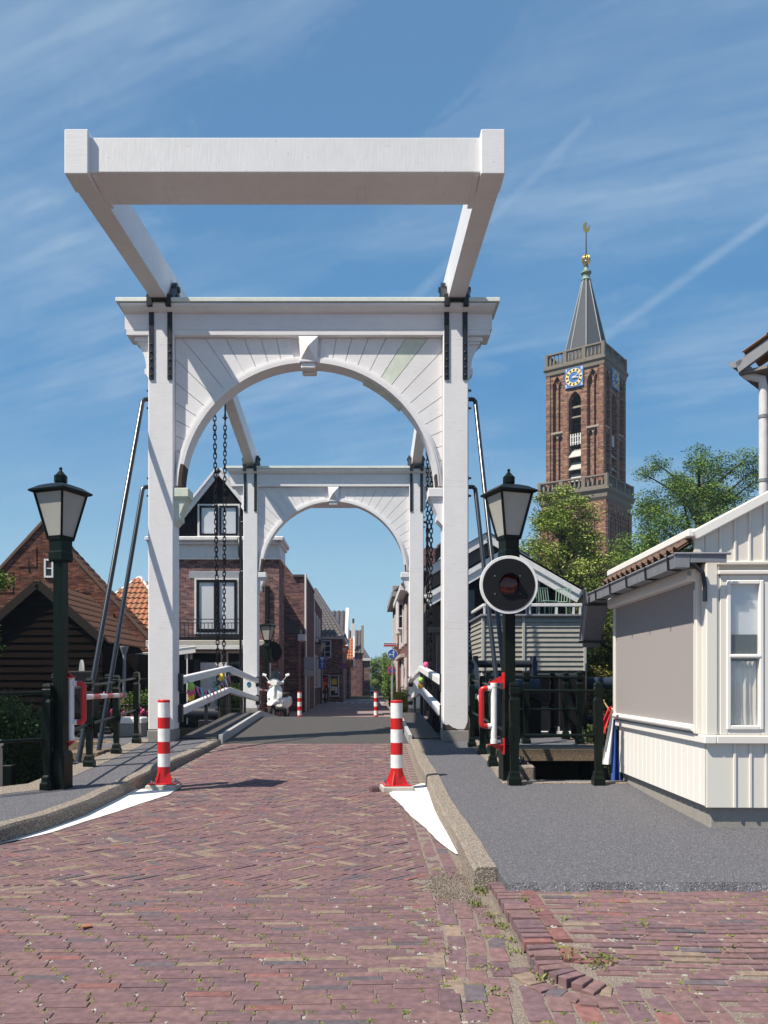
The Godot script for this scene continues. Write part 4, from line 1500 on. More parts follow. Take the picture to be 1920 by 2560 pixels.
func build_bridge() -> void:
	var p := make_portal(true)
	var far := dup(p, v(CX, 0, 25.085), 0.0, "white timber portal at the village end of the drawbridge")
	# the far portal's stays run away from the camera
	for c in far.get_children():
		if c.material_override == M.white_green:
			c.material_override = M.white_planks
		if str(c.name).begins_with("tie_rod") or str(c.name).begins_with("footing") or str(c.name).begins_with("anchor"):
			c.rotation.y = PI
		if str(c.name).begins_with("rotten_patch") or str(c.name).begins_with("green_stain"):
			c.free()
	var b := make_balance()
	dup(b, v(CX, 0, 25.085), PI, "white balance beams and counterweight box over the village end")
	build_leaf(true)
	build_leaf(false)
	var link := link_mesh()
	make_chain(link, v(CX - HALF, 8.46, 18.9), v(CX - HALF + 0.03, 0.86, 19.3), "left chain of the near leaf, the outer of the left pair")
	make_chain(link, v(CX - HALF, 8.46, 20.42), v(CX - HALF + 0.03, 0.86, 20.0), "left chain of the far leaf, the inner of the left pair")
	make_chain(link, v(CX + HALF, 8.46, 18.9), v(CX + HALF - 0.03, 0.86, 19.3), "right chain of the near leaf, passing close to the right pillar")
	make_chain(link, v(CX + HALF, 8.46, 20.42), v(CX + HALF - 0.03, 0.86, 20.0), "right chain of the far leaf, beside the far pillar")
	# rack bars of the winding gear beside the right chains
	var s := nst()
	bounds(s, v(1.62, 0.4, 19.2), v(1.72, 2.6, 19.05), 0.01)
	bounds(s, v(1.45, 2.5, 19.22), v(1.75, 2.62, 19.03), 0.01)
	tag(obj("rack_bar", s, M.iron), "black upright rack bar beside the right chains", "rack bar")
	# cutwater fender boards under the bridge
	s = nst()
	for d in [14.6, 24.7]:
		bounds(s, v(-3.8, -2.2, d), v(1.8, -0.02, d + 0.15), 0.02)
	setting("fender_wall", s, M.green_dark)

# ---------------------------------------------------------------- bridge keeper's cabin on the right
func build_cabin() -> void:
	# local frame: origin at the near corner on the ground, x to the right along the front, z towards the camera (so -z runs along the side wall)
	var t := thing("keepers_cabin", "cream white wooden bridge keeper's cabin with screened window, right edge", "cabin", v(2.93, 0.0, 7.15), -0.036)
	var deep := 2.85
	var s := nst()
	bounds(s, Vector3(0.05, -0.1, -deep + 0.02), Vector3(6.0, 0.33, -0.06), 0.008)
	obj("plinth", s, M.plinth, t)
	# body
	s = nst()
	bounds(s, Vector3(0.04, 0.32, -deep + 0.04), Vector3(0.08, 2.5, -0.04))
	bounds(s, Vector3(0.04, 0.32, -deep + 0.04), Vector3(5.8, 2.52, -deep + 0.08))
	bounds(s, Vector3(0.08, 0.32, -0.08), Vector3(0.15, 2.62, -0.04))
	bounds(s, Vector3(0.49, 0.32, -0.08), Vector3(0.62, 2.62, -0.04))
	bounds(s, Vector3(0.15, 0.32, -0.08), Vector3(0.49, 0.98, -0.04))
	bounds(s, Vector3(0.15, 2.28, -0.08), Vector3(0.49, 2.62, -0.04))
	bounds(s, Vector3(0.62, 0.32, -0.08), Vector3(5.8, 2.62, -0.04))
	bounds(s, Vector3(0.08, 0.28, -deep + 0.08), Vector3(5.7, 0.32, -0.08))
	bounds(s, Vector3(5.7, 0.3, -deep + 0.08), Vector3(5.8, 2.9, -0.08))
	obj("wall", s, M.cream, t)
	# vertical boards of the low side wall: narrow, with beads
	var n := 18
	for i in n:
		s = nst()
		var z0 := -0.015 - (deep - 0.04) * i / n
		var z1 := -0.015 - (deep - 0.04) * (i + 1) / n
		bounds(s, Vector3(0.0, 0.315, z0 - 0.003), Vector3(0.045, 0.865, z1 + 0.003), 0.006)
		obj("board", s, M.cream_white, t)
	# wide boards and battens of the low front wall
	var x := 0.0
	var widths := [0.235, 0.27, 0.27, 0.27, 0.27, 0.27, 0.27, 0.27]
	for i in widths.size():
		s = nst()
		bounds(s, Vector3(x, 0.31, -0.05), Vector3(x + widths[i] - 0.006, 0.865, -0.012), 0.004)
		obj("board", s, M.cream, t)
		x += widths[i]
	for i in 8:
		s = nst()
		var bx := 0.235 + 0.133 * i
		bounds(s, Vector3(bx - 0.012, 0.312, -0.012), Vector3(bx + 0.012, 0.865, 0.002), 0.004)
		obj("batten", s, M.cream_frame, t)
	# sill band round the corner
	s = nst()
	bounds(s, Vector3(-0.035, 0.862, -deep - 0.02), Vector3(0.07, 0.935, 0.035), 0.008)
	obj("sill", s, M.cream_white, t)
	s = nst()
	bounds(s, Vector3(0.0705, 0.862, -0.05), Vector3(5.8, 0.935, 0.035), 0.008)
	obj("sill", s, M.cream_frame, t)
	# corner post and front window
	s = nst()
	bounds(s, Vector3(-0.012, 0.936, -0.11), Vector3(0.085, 2.42, 0.012), 0.008)
	bounds(s, Vector3(0.06, 0.937, -0.06), Vector3(0.10, 2.39, 0.002), 0.004)
	obj("corner_post", s, M.cream_frame, t)
	var w := nst()
	# frame of the casement: outer x 0.105..0.53
	bounds(w, Vector3(0.105, 0.937, -0.05), Vector3(0.175, 2.31, 0.010), 0.006)
	bounds(w, Vector3(0.455, 0.937, -0.05), Vector3(0.535, 2.31, 0.010), 0.006)
	bounds(w, Vector3(0.175, 0.937, -0.05), Vector3(0.455, 1.0, 0.008), 0.006)
	bounds(w, Vector3(0.175, 2.25, -0.05), Vector3(0.455, 2.31, 0.008), 0.006)
	bounds(w, Vector3(0.085, 2.31, -0.05), Vector3(0.62, 2.345, 0.035), 0.006)
	var win := obj("window", w, M.cream_frame, t)
	w = nst()
	bounds(w, Vector3(0.160, 0.985, -0.035), Vector3(0.195, 2.262, 0.022), 0.006)
	bounds(w, Vector3(0.435, 0.985, -0.035), Vector3(0.470, 2.262, 0.022), 0.006)
	bounds(w, Vector3(0.195, 0.985, -0.035), Vector3(0.435, 1.02, 0.022), 0.006)
	bounds(w, Vector3(0.195, 2.228, -0.035), Vector3(0.435, 2.262, 0.022), 0.006)
	bounds(w, Vector3(0.175, 1.595, -0.035), Vector3(0.455, 1.63, 0.026), 0.01)
	obj("sash", w, M.cream_white, win)
	w = nst()
	bounds(w, Vector3(0.19, 1.015, -0.012), Vector3(0.44, 1.60, -0.008))
	bounds(w, Vector3(0.19, 1.625, -0.012), Vector3(0.44, 2.24, -0.008))
	obj("pane", w, M.glass, win)
	w = nst()
	bounds(w, Vector3(0.18, 1.80, -0.034), Vector3(0.45, 2.25, -0.030))
	obj("blind", w, M.blind, win)
	# gathered curtain in the lower half
	w = nst()
	w.set_smooth_group(1)
	for i in 40:
		var xa := 0.18 + 0.27 * i / 40.0
		var xb := 0.18 + 0.27 * (i + 1) / 40.0
		for k in 2:
			var ya := 1.0 + 0.30 * k
			var yb := ya + 0.30 - (0.03 if k else 0.0)
			face(w, [Vector3(xa, ya, curtain_z(xa, ya)), Vector3(xb, ya, curtain_z(xb, ya)), Vector3(xb, yb, curtain_z(xb, yb)), Vector3(xa, yb, curtain_z(xa, yb))], Vector3(0, 0, 1))
	obj("curtain", w, M.curtain, win)
	w = nst()
	bounds(w, Vector3(0.62, 0.94, -0.05), Vector3(0.66, 2.40, 0.012), 0.006)
	bounds(w, Vector3(0.66, 0.94, -0.05), Vector3(5.8, 2.40, 0.0))
	obj("front_panel", w, M.cream_frame, t)
	# room behind the window, dark
	s = nst()
	bounds(s, Vector3(0.09, 2.6, -deep + 0.09), Vector3(5.7, 2.64, -0.09))
	obj("ceiling", s, M.cream, t)
	# side window: fabric screen in its rails, roller box above
	s = nst()
	for z in [-0.115, -deep + 0.02]:
		bounds(s, Vector3(-0.05, 0.936, z), Vector3(0.05, 2.36, z - 0.085), 0.006)
	bounds(s, Vector3(0.0, 0.936, -0.2), Vector3(0.04, 1.0, -deep + 0.02), 0.004)
	obj("side_frame", s, M.cream_frame, t)
	s = nst()
	bounds(s, Vector3(-0.035, 0.99, -0.20), Vector3(-0.030, 2.34, -deep + 0.03))
	obj("sun_screen", s, M.screen, t)
	s = nst()
	tube(s, [Vector3(-0.045, 0.985, -0.19), Vector3(-0.045, 0.985, -deep + 0.0)], 0.032, 12)
	obj("screen_bar", s, M.cream_white, t)
	s = nst()
	bounds(s, Vector3(-0.13, 2.27, -0.12), Vector3(0.02, 2.39, -deep - 0.02), 0.015)
	obj("roller_box", s, M.cream_white, t)
	s = nst()
	bounds(s, Vector3(-0.128, 2.32, -0.1195), Vector3(-0.095, 2.36, -0.112))
	tube(s, [Vector3(-0.06, 2.28, -0.17), Vector3(-0.06, 2.20, -0.17)], 0.008, 6)
	obj("screen_fitting", s, M.galv, t)
	# upper front: boards and battens under the sloping verge
	var verge := func(px: float) -> float: return 2.63 + 0.53 * (px + 0.13)
	x = -0.11
	for i in 12:
		s = nst()
		var wd := 0.09 if i == 0 else 0.25
		var poly := PackedVector2Array([Vector2(x, 2.42), Vector2(x + wd - 0.005, 2.42), Vector2(x + wd - 0.005, verge.call(x + wd - 0.005)), Vector2(x, verge.call(x))])
		if i == 0:
			poly = PackedVector2Array([Vector2(-0.11, 2.50), Vector2(x + wd - 0.005, 2.50), Vector2(x + wd - 0.005, verge.call(x + wd)), Vector2(-0.11, verge.call(x))])
		slab(s, poly, 0.03, Transform3D(Basis(), Vector3(0, 0, -0.02)))
		obj("gable_board", s, M.cream, t)
		x += wd
	for i in 12:
		s = nst()
		var bx := 0.105 + 0.1235 * i
		var top: float = verge.call(bx)
		bounds(s, Vector3(bx - 0.011, 2.42, 0.010), Vector3(bx + 0.011, top, 0.025), 0.004)
		obj("batten", s, M.cream_frame, t)
	s = nst()
	bounds(s, Vector3(0.085, 2.395, -0.03), Vector3(5.8, 2.425, 0.03), 0.006)
	obj("drip_rail", s, M.cream_frame, t)
	# white verge up the front slope, and the white edge of the upper roof along the side
	s = nst()
	bar(s, Vector3(-0.13, verge.call(-0.13) + 0.01, 0.02), Vector3(2.9, verge.call(2.9) + 0.01, 0.02), 0.12, 0.085, 0.01)
	obj("verge_board", s, M.cream_white, t)
	s = nst()
	bar(s, Vector3(-0.13, 2.665, 0.05), Vector3(-0.13, 2.665, -2.68), 0.10, 0.07, 0.01)
	obj("roof_edge", s, M.cream_white, t)
	# main roof plane
	s = nst()
	face(s, [Vector3(-0.13, 2.68, 0.05), Vector3(2.9, 4.27, 0.05), Vector3(2.9, 4.27, -2.68), Vector3(-0.13, 2.68, -2.68)], Vector3(-0.4, 1, 0))
	obj("roof", s, M.tile_brown, t)
	# short skirt of pantiles between that edge and the gutter
	var k := 14
	for i in k:
		s = nst()
		var z0 := -0.02 - 2.62 * i / k
		pantile(s, Vector3(-0.10, 2.63, z0 - 0.10), Vector3(-0.245, 2.535, z0 - 0.10), 0.195)
		obj("pantile", s, M.tile_brown, t)
	# half-round gutter on brackets, and the chute that hangs from its far end
	s = nst()
	box_gutter(s, Vector3(-0.255, 2.46, 0.12), Vector3(-0.255, 2.46, -3.10), 0.13, 0.10)
	bounds(s, Vector3(-0.18, 2.40, 0.10), Vector3(0.12, 2.47, 0.12), 0.004)
	tube(s, [Vector3(-0.32, 2.475, 0.12), Vector3(0.15, 2.475, 0.125)], 0.012, 8)
	obj("gutter", s, M.zinc, t)
	s = nst()
	bounds(s, Vector3(-0.19, 2.44, 0.0), Vector3(0.04, 2.47, -2.72))
	obj("soffit", s, M.zinc_inside, t)
	for i in 6:
		s = nst()
		var z := -0.02 - i * (deep + 0.4) / 5.0
		tube(s, [Vector3(-0.332, 2.47, z), Vector3(-0.325, 2.36, z), Vector3(-0.25, 2.35, z), Vector3(-0.17, 2.375, z), Vector3(-0.1, 2.42, z)], 0.010, 6)
		obj("gutter_bracket", s, M.iron, t)
	s = nst()
	tube(s, [Vector3(-0.22, 2.40, 0.03), Vector3(-0.12, 2.39, 0.03), Vector3(-0.05, 2.33, 0.03), Vector3(-0.03, 2.22, 0.03), Vector3(-0.03, 2.08, 0.03)], 0.02, 8)
	obj("gutter_stay", s, M.iron, t)
	s = nst()
	var ca := Vector3(-0.20, 2.42, -2.95)
	var cb := Vector3(-0.12, 1.84, -3.75)
	chute(s, ca, cb, 0.27)
	obj("chute", s, M.zinc, t)
	s = nst()
	for f in [0.12, 0.86]:
		var c := ca.lerp(cb, f)
		bounds(s, c + Vector3(-0.17, -0.03, -0.01), c + Vector3(0.17, 0.0, 0.02))
	obj("chute_band", s, M.iron, t)

func curtain_z(x: float, y: float) -> float:
	return -0.06 + 0.016 * sin(x * 150.0 + sin(y * 5.0)) + 0.01 * sin(x * 61.0)

func pantile(s: SurfaceTool, a: Vector3, b: Vector3, w: float) -> void:
	# S-shaped tile from its head a to its foot b, w wide along z; with thickness
	var n := 8
	var nrm := (b - a).cross(Vector3(0, 0, 1)).normalized()
	if nrm.y < 0:
		nrm = -nrm
	s.set_smooth_group(7)
	for i in n:
		var u0 := float(i) / n
		var u1 := float(i + 1) / n
		var h0 := 0.028 * sin(u0 * TAU) + 0.01
		var h1 := 0.028 * sin(u1 * TAU) + 0.01
		var z0 := Vector3(0, 0, (0.5 - u0) * w)
		var z1 := Vector3(0, 0, (0.5 - u1) * w)
		face(s, [a + z0 + nrm * h0, a + z1 + nrm * h1, b + z1 + nrm * h1, b + z0 + nrm * h0], nrm)
		s.set_smooth_group(-1)
		face(s, [b + z0 + nrm * h0, b + z1 + nrm * h1, b + z1 + nrm * (h1 - 0.018), b + z0 + nrm * (h0 - 0.018)], b - a)
		s.set_smooth_group(8)
		face(s, [a + z0 + nrm * (h0 - 0.018), a + z1 + nrm * (h1 - 0.018), b + z1 + nrm * (h1 - 0.018), b + z0 + nrm * (h0 - 0.018)], -nrm)
		s.set_smooth_group(7)
	s.set_smooth_group(-1)

func gutter(s: SurfaceTool, a: Vector3, b: Vector3, r: float) -> void:
	# open half-round trough with a bead along its outer rim
	var n := 10
	var x := Vector3.RIGHT
	s.set_smooth_group(9)
	for i in n:
		for rr in [r, r - 0.008]:
			var t0 := PI + PI * i / n
			var t1 := PI + PI * (i + 1) / n
			var p0 := Vector3(cos(t0) * rr, sin(t0) * rr, 0)
			var p1 := Vector3(cos(t1) * rr, sin(t1) * rr, 0)
			var m := Vector3(cos((t0 + t1) / 2), sin((t0 + t1) / 2), 0)
			face(s, [a + p0, a + p1, b + p1, b + p0], m if rr == r else -m)
	s.set_smooth_group(-1)
	var e := (b - a).normalized()
	for end in [a, b]:
		var f := []
		for i in n + 1:
			var t := PI + PI * i / n
			f.append(end + Vector3(cos(t) * r, sin(t) * r, 0))
		face(s, f, (end - (a + b) * 0.5))
	tube(s, [a + Vector3(-r, 0.004, 0), b + Vector3(-r, 0.004, 0)], 0.013, 8)

func chute(s: SurfaceTool, a: Vector3, b: Vector3, w: float) -> void:
	# open trough of sheet zinc hanging at a slant
	var z := (b - a).normalized()
	var x := Vector3(1, 0, 0)
	var y := z.cross(x).normalized()
	if y.y < 0:
		y = -y
	var h := w * 0.5
	for q in [[-h, 0.0, h, 0.0], [-h, 0.0, -h - 0.02, 0.14], [h, 0.0, h + 0.02, 0.14]]:
		var f := 0.78
		face(s, [a + x * q[0] + y * q[1], a + x * q[2] + y * q[3], b + x * q[2] * f + y * q[3], b + x * q[0] * f + y * q[1]], -y)
	tube(s, [a + x * (-h - 0.02) + y * 0.14, b + x * (-h - 0.02) * 0.78 + y * 0.14], 0.016, 8)
	tube(s, [a + x * (h + 0.02) + y * 0.14, b + x * (h + 0.02) * 0.78 + y * 0.14], 0.016, 8)

func box_gutter(s: SurfaceTool, a: Vector3, b: Vector3, w: float, h: float) -> void:
	# open sheet zinc gutter with sloping front, flat bottom and a rolled rim
	var q := [Vector3(-w * 0.5, 0, 0), Vector3(-w * 0.5 + 0.012, -h, 0), Vector3(w * 0.5, -h, 0), Vector3(w * 0.5, 0.02, 0)]
	for i in 3:
		var out: Vector3 = [Vector3(-1, -0.1, 0), Vector3(0, -1, 0), Vector3(1, 0, 0)][i]
		face(s, [a + q[i], a + q[i + 1], b + q[i + 1], b + q[i]], out)
		var inn := -out * 0.006
		face(s, [a + q[i] + inn, a + q[i + 1] + inn, b + q[i + 1] + inn, b + q[i] + inn], -out)
	for e in [a, b]:
		face(s, [e + q[0], e + q[1], e + q[2], e + q[3]], e - (a + b) * 0.5)
	tube(s, [a + q[0] + Vector3(0, 0.006, 0), b + q[0] + Vector3(0, 0.006, 0)], 0.012, 8)

# ---------------------------------------------------------------- church tower
func pointed(w: float, spring: float, top: float, base: float) -> PackedVector2Array:
	var p := PackedVector2Array([Vector2(-w, base), Vector2(w, base), Vector2(w, spring)])
	for i in range(1, 7):
		var t := i / 7.0
		p.append(Vector2(w * (1.0 - t * t * 0.35 - 0.65 * t), spring + (top - spring) * pow(t, 0.72)))
	p.append(Vector2(0, top))
	for i in range(6, 0, -1):
		var t := i / 7.0
		p.append(Vector2(-w * (1.0 - t * t * 0.35 - 0.65 * t), spring + (top - spring) * pow(t, 0.72)))
	p.append(Vector2(-w, spring))
	return p

func tower_brick() -> StandardMaterial3D:
	var r := RandomNumberGenerator.new()
	r.seed = 91
	var w := 512
	var h := 1024
	var im := Image.create(w, h, false, Image.FORMAT_RGB8)
	im.fill(Color(0.50, 0.43, 0.39))
	var rows := 64
	for j in rows:
		var pale := j % 7 == 3 or (j > 36 and j % 4 == 1)
		for i in 13:
			var c := Color(0.50, 0.35, 0.30) * r.randf_range(0.75, 1.15)
			if r.randf() < 0.2:
				c = Color(0.52, 0.40, 0.33) * r.randf_range(0.8, 1.1)
			if pale and r.randf() < 0.75:
				c = Color(0.62, 0.51, 0.42) * r.randf_range(0.8, 1.08)
			if r.randf() < 0.08:
				c = Color(0.24, 0.19, 0.18)
			for part in 2:
				im.fill_rect(Rect2i(int(i * w / 12.0) + (20 if j % 2 else 0) - part * w, j * 16, 40, 14), c)
	var m := mk(Color(0.86, 0.83, 0.82), 0.9, 0.0, as_tex(im), 1.0, T.wave, 0.8, false)
	m.albedo_color = Color(1.0, 0.97, 0.95)
	m.uv1_scale = Vector3(1.0 / 4.0, 1.0 / 8.0, 1.0 / 4.0)
	return m

func balustrade(parent: Node3D, half: float, y0: float, y1: float, called := "balustrade") -> void:
	var s := nst()
	for q in [[y0, y0 + 0.22, 0.22], [y1 - 0.2, y1, 0.18]]:
		for a in 4:
			var b := Basis(Vector3.UP, PI / 2 * a)
			box(s, b * Vector3(0, (q[0] + q[1]) * 0.5, half - 0.12), Vector3(half * 2.0 + 0.1, q[1] - q[0], q[2] * 2.0), 0.03, b)
	for a in 4:
		var b := Basis(Vector3.UP, PI / 2 * a)
		for i in 4:
			var x := -half + 0.1 + i * (2.0 * half - 0.2) / 3.0
			box(s, b * Vector3(x, (y0 + y1) * 0.5, half - 0.12), Vector3(0.42, y1 - y0 + 0.04, 0.34), 0.02, b)
		for i in 3:
			for k in 4:
				var x := -half + 0.1 + (i + (k + 1) / 5.0) * (2.0 * half - 0.2) / 3.0
				lathe(s, [Vector2(0.09, y0 + 0.2), Vector2(0.15, y0 + 0.3), Vector2(0.14, y0 + 0.55), Vector2(0.07, y1 - 0.45), Vector2(0.11, y1 - 0.18)], b * Vector3(x, 0, half - 0.12), 8)
	obj(called, s, M.tower_stone, parent)

func build_tower() -> void:
	var t := thing("church_tower", "tall brick church tower with blue clock and pointed slate spire", "church tower", v(25.0, 0, 94.5), -deg_to_rad(37.0))
	var bm := tower_brick()
	var h1 := 3.28
	var s := nst()
	# hollow belfry between its floor and its ceiling; niches and bell openings are real recesses
	bounds(s, Vector3(-h1 + 0.3, 22.6, -h1 + 0.3), Vector3(h1 - 0.3, 23.0, h1 - 0.3))
	obj("floor", s, M.barn_edge, t)
	s = nst()
	bounds(s, Vector3(-h1 + 0.3, 35.6, -h1 + 0.3), Vector3(h1 - 0.3, 36.0, h1 - 0.3))
	obj("ceiling", s, M.barn_edge, t)
	s = nst()
	for a in 4:
		var b := Basis(Vector3.UP, PI / 2 * a)
		s = nst()
		var base := 23.0
		var top := 36.0
		# wall plate with three openings cut by strips
		var plate := PackedVector2Array([Vector2(-h1, base), Vector2(h1, base), Vector2(h1, top), Vector2(-h1, top)])
		var pieces := [plate]
		for hole in [pointed(0.66, 34.0, 35.3, base - 1.0), pointed(0.68, 32.6, 33.5, base - 1.0)]:
			pass
		var x_cuts := [-h1, -2.72, -1.42, -0.80, 0.80, 1.42, 2.72, h1]
		for i in 7:
			var xa: float = x_cuts[i]
			var xb: float = x_cuts[i + 1]
			if i == 1 or i == 5:
				var c := (xa + xb) * 0.5
				var hole := pointed(0.65, 34.0, 35.4, base - 1.0)
				for k in hole.size():
					hole[k].x += c
				for piece in Geometry2D.clip_polygons(PackedVector2Array([Vector2(xa, base), Vector2(xb, base), Vector2(xb, top), Vector2(xa, top)]), hole):
					slab(s, piece, 0.45, Transform3D(b, b * Vector3(0, 0, h1 - 0.45)))
				# back of the niche, with a mullion dividing it
				slab(s, PackedVector2Array([Vector2(xa, base), Vector2(xb, base), Vector2(xb, top), Vector2(xa, top)]), 0.3, Transform3D(b, b * Vector3(0, 0, h1 - 0.75)))
				bounds_b(s, b, Vector3(c - 0.10, base, h1 - 0.46), Vector3(c + 0.10, 34.6, h1 - 0.18))
				for sx in [-1.0, 1.0]:
					bounds_b(s, b, Vector3(c + sx * 0.65 - 0.07, base, h1 - 0.46), Vector3(c + sx * 0.65 + 0.07, 34.0, h1 - 0.12))
					# tracery curves at the head
					tube(s, [b * Vector3(c, 34.2, h1 - 0.28), b * Vector3(c + sx * 0.16, 34.75, h1 - 0.28), b * Vector3(c + sx * 0.42, 35.0, h1 - 0.28)], 0.09, 6)
			elif i == 3:
				var hole := pointed(0.72, 32.4, 33.4, base - 1.0)
				for piece in Geometry2D.clip_polygons(PackedVector2Array([Vector2(xa, base), Vector2(xb, base), Vector2(xb, top), Vector2(xa, top)]), hole):
					slab(s, piece, 0.9, Transform3D(b, b * Vector3(0, 0, h1 - 0.95)))
			else:
				slab(s, PackedVector2Array([Vector2(xa, base), Vector2(xb, base), Vector2(xb, top), Vector2(xa, top)]), 0.7, Transform3D(b, b * Vector3(0, 0, h1 - 0.7)))
		# slim buttress strips at the corners and putlog holes
		for sx in [-1.0, 1.0]:
			bounds_b(s, b, Vector3(sx * (h1 - 0.42), base, h1 - 0.1), Vector3(sx * (h1 + 0.04), 35.6, h1 + 0.10))
		obj("shaft", s, bm, t)
		s = nst()
		for c in [-2.07, 2.07]:
			bounds_b(s, b, Vector3(c - 0.72, 29.0, h1 - 0.45), Vector3(c + 0.72, 29.22, h1 + 0.03))
			for k in [-0.33, 0.33]:
				tube(s, [b * Vector3(c + k - 0.3, 28.5, h1 - 0.2), b * Vector3(c + k - 0.2, 28.8, h1 - 0.2), b * Vector3(c + k, 28.95, h1 - 0.2), b * Vector3(c + k + 0.2, 28.8, h1 - 0.2), b * Vector3(c + k + 0.3, 28.5, h1 - 0.2)], 0.07, 6)
		obj("tracery", s, M.stone_band, t)
		# bell opening: beams, a white fence, sloping sound boards
		if a < 2:
			s = nst()
			bounds_b(s, b, Vector3(-0.75, 31.7, h1 - 0.85), Vector3(0.75, 31.9, h1 - 0.6))
			bounds_b(s, b, Vector3(-0.75, 30.6, h1 - 0.85), Vector3(0.75, 30.75, h1 - 0.55))
			obj("bell_beam", s, M.stone_band, t)
			s = nst()
			for i in 5:
				var x := -0.56 + i * 0.28
				bounds_b(s, b, Vector3(x - 0.06, 27.5, h1 - 0.32), Vector3(x + 0.06, 28.75, h1 - 0.25))
			for y in [27.75, 28.4]:
				bounds_b(s, b, Vector3(-0.72, y, h1 - 0.36), Vector3(0.72, y + 0.1, h1 - 0.32))
			obj("fence", s, M.trim, t)
			for y in [26.15, 24.75, 23.45]:
				s = nst()
				var g := Transform3D(b, Vector3.ZERO)
				face(s, [g * Vector3(-0.71, y + 0.95, h1 - 0.75), g * Vector3(0.71, y + 0.95, h1 - 0.75), g * Vector3(0.71, y, h1 - 0.02), g * Vector3(-0.71, y, h1 - 0.02)], g.basis * Vector3(0, 1, 1))
				face(s, [g * Vector3(-0.71, y + 0.90, h1 - 0.75), g * Vector3(0.71, y + 0.90, h1 - 0.75), g * Vector3(0.71, y - 0.06, h1 - 0.02), g * Vector3(-0.71, y - 0.06, h1 - 0.02)], g.basis * Vector3(0, -1, -1))
				obj("sound_board", s, M.siding_edge, t)
			clock(t, b, h1)
	# cornice, balustrade, spire
	s = nst()
	profile_run(s, [Vector3(h1 + 0.32, 36.5, h1 + 0.32), Vector3(h1 + 0.32, 36.25, h1 + 0.32), Vector3(h1 + 0.16, 36.0, h1 + 0.16), Vector3(h1 + 0.14, 35.65, h1 + 0.14), Vector3(h1 + 0.02, 35.5, h1 + 0.02)])
	obj("cornice", s, M.tower_stone, t)
	balustrade(t, h1 + 0.1, 36.5, 38.05)
	s = nst()
	lathe(s, [Vector2(2.85, 36.5), Vector2(0.42, 46.9)], Vector3.ZERO, 8, true, PI / 8)
	var sp := obj("spire", s, M.slate, t)
	s = nst()
	for k in 8:
		var a := TAU * k / 8 + PI / 8
		tube(s, [Vector3(cos(a) * 2.86, 36.5, sin(a) * 2.86), Vector3(cos(a) * 0.43, 46.9, sin(a) * 0.43)], 0.06, 5)
	obj("lead_rolls", s, M.slate_lead, sp)
	s = nst()
	lathe(s, [Vector2(0.40, 46.7), Vector2(0.56, 46.85), Vector2(0.42, 47.1), Vector2(0.40, 47.5), Vector2(0.60, 47.6), Vector2(0.60, 47.75), Vector2(0.30, 47.95), Vector2(0.22, 48.3), Vector2(0.3, 48.4), Vector2(0.1, 48.5)], Vector3.ZERO, 12)
	obj("spire_cap", s, M.copper, sp)
	s = nst()
	for k in 6:
		var b := Basis(Vector3.UP, PI * k / 6)
		var pts := []
		for i in 13:
			var a := TAU * i / 12.0
			pts.append(Vector3(0, 49.15, 0) + b * Vector3(cos(a) * 0.46, sin(a) * 0.58, 0))
		tube(s, pts, 0.05, 5, false)
	ball(s, Vector3(0, 49.0, 0), 0.16, 10)
	obj("crown_ball", s, M.gold, sp)
	s = nst()
	tube(s, [Vector3(0, 48.3, 0), Vector3(0, 53.0, 0)], [0.09, 0.04], 6)
	obj("vane_rod", s, M.iron, sp)
	s = nst()
	var bird := PackedVector2Array([Vector2(-0.15, 0.0), Vector2(0.1, -0.1), Vector2(0.34, 0.15), Vector2(0.42, 0.55), Vector2(0.30, 0.8), Vector2(0.22, 0.5), Vector2(0.1, 0.35), Vector2(0.0, 0.6), Vector2(0.1, 0.95), Vector2(0.0, 1.1), Vector2(-0.25, 1.0), Vector2(-0.36, 0.7), Vector2(-0.33, 0.25)])
	slab(s, bird, 0.06, Transform3D(Basis(Vector3.UP, 0.5), Vector3(0, 52.3, 0)))
	obj("weather_vane", s, M.gold, sp)
	# lower stage: wider, with its own gallery
	var h2 := 3.75
	s = nst()
	bounds(s, Vector3(-h2, -1, -h2), Vector3(h2, 21.0, h2))
	for a in 4:
		var b := Basis(Vector3.UP, PI / 2 * a)
		for sx in [-1.0, 1.0]:
			bounds_b(s, b, Vector3(sx * (h2 - 0.8), -1, h2), Vector3(sx * (h2 + 0.05), 20.4, h2 + 0.16))
		for c in [-1.7, 0.0, 1.7]:
			var arch := pointed(0.62, 18.6, 19.8, 14.0)
			var rim := pointed(0.80, 18.7, 20.1, 14.0)
			for k in arch.size():
				arch[k].x += c
				rim[k].x += c
			for piece in Geometry2D.clip_polygons(rim, arch):
				if not Geometry2D.is_polygon_clockwise(piece):
					slab(s, piece, 0.14, Transform3D(b, b * Vector3(0, 0, h2)))
			bounds_b(s, b, Vector3(c - 0.07, 14.0, h2), Vector3(c + 0.07, 19.4, h2 + 0.10))
	obj("lower_shaft", s, bm, t)
	s = nst()
	profile_run(s, [Vector3(h2 + 0.45, 22.2, h2 + 0.45), Vector3(h2 + 0.45, 21.95, h2 + 0.45), Vector3(h2 + 0.2, 21.6, h2 + 0.2), Vector3(h2 + 0.18, 21.2, h2 + 0.18), Vector3(h2 + 0.02, 20.9, h2 + 0.02)])
	bounds(s, Vector3(-h1 - 0.2, 22.2, -h1 - 0.2), Vector3(h1 + 0.2, 23.05, h1 + 0.2))
	obj("gallery_cornice", s, M.tower_stone, t)
	balustrade(t, h2 + 0.22, 22.2, 23.6, "gallery")
	# nave roof behind the tower on the right
	var n := thing("church_nave", "dark slate church roof beside the foot of the brick tower", "church", v(31.5, 0, 97.0), -deg_to_rad(37.0))
	s = nst()
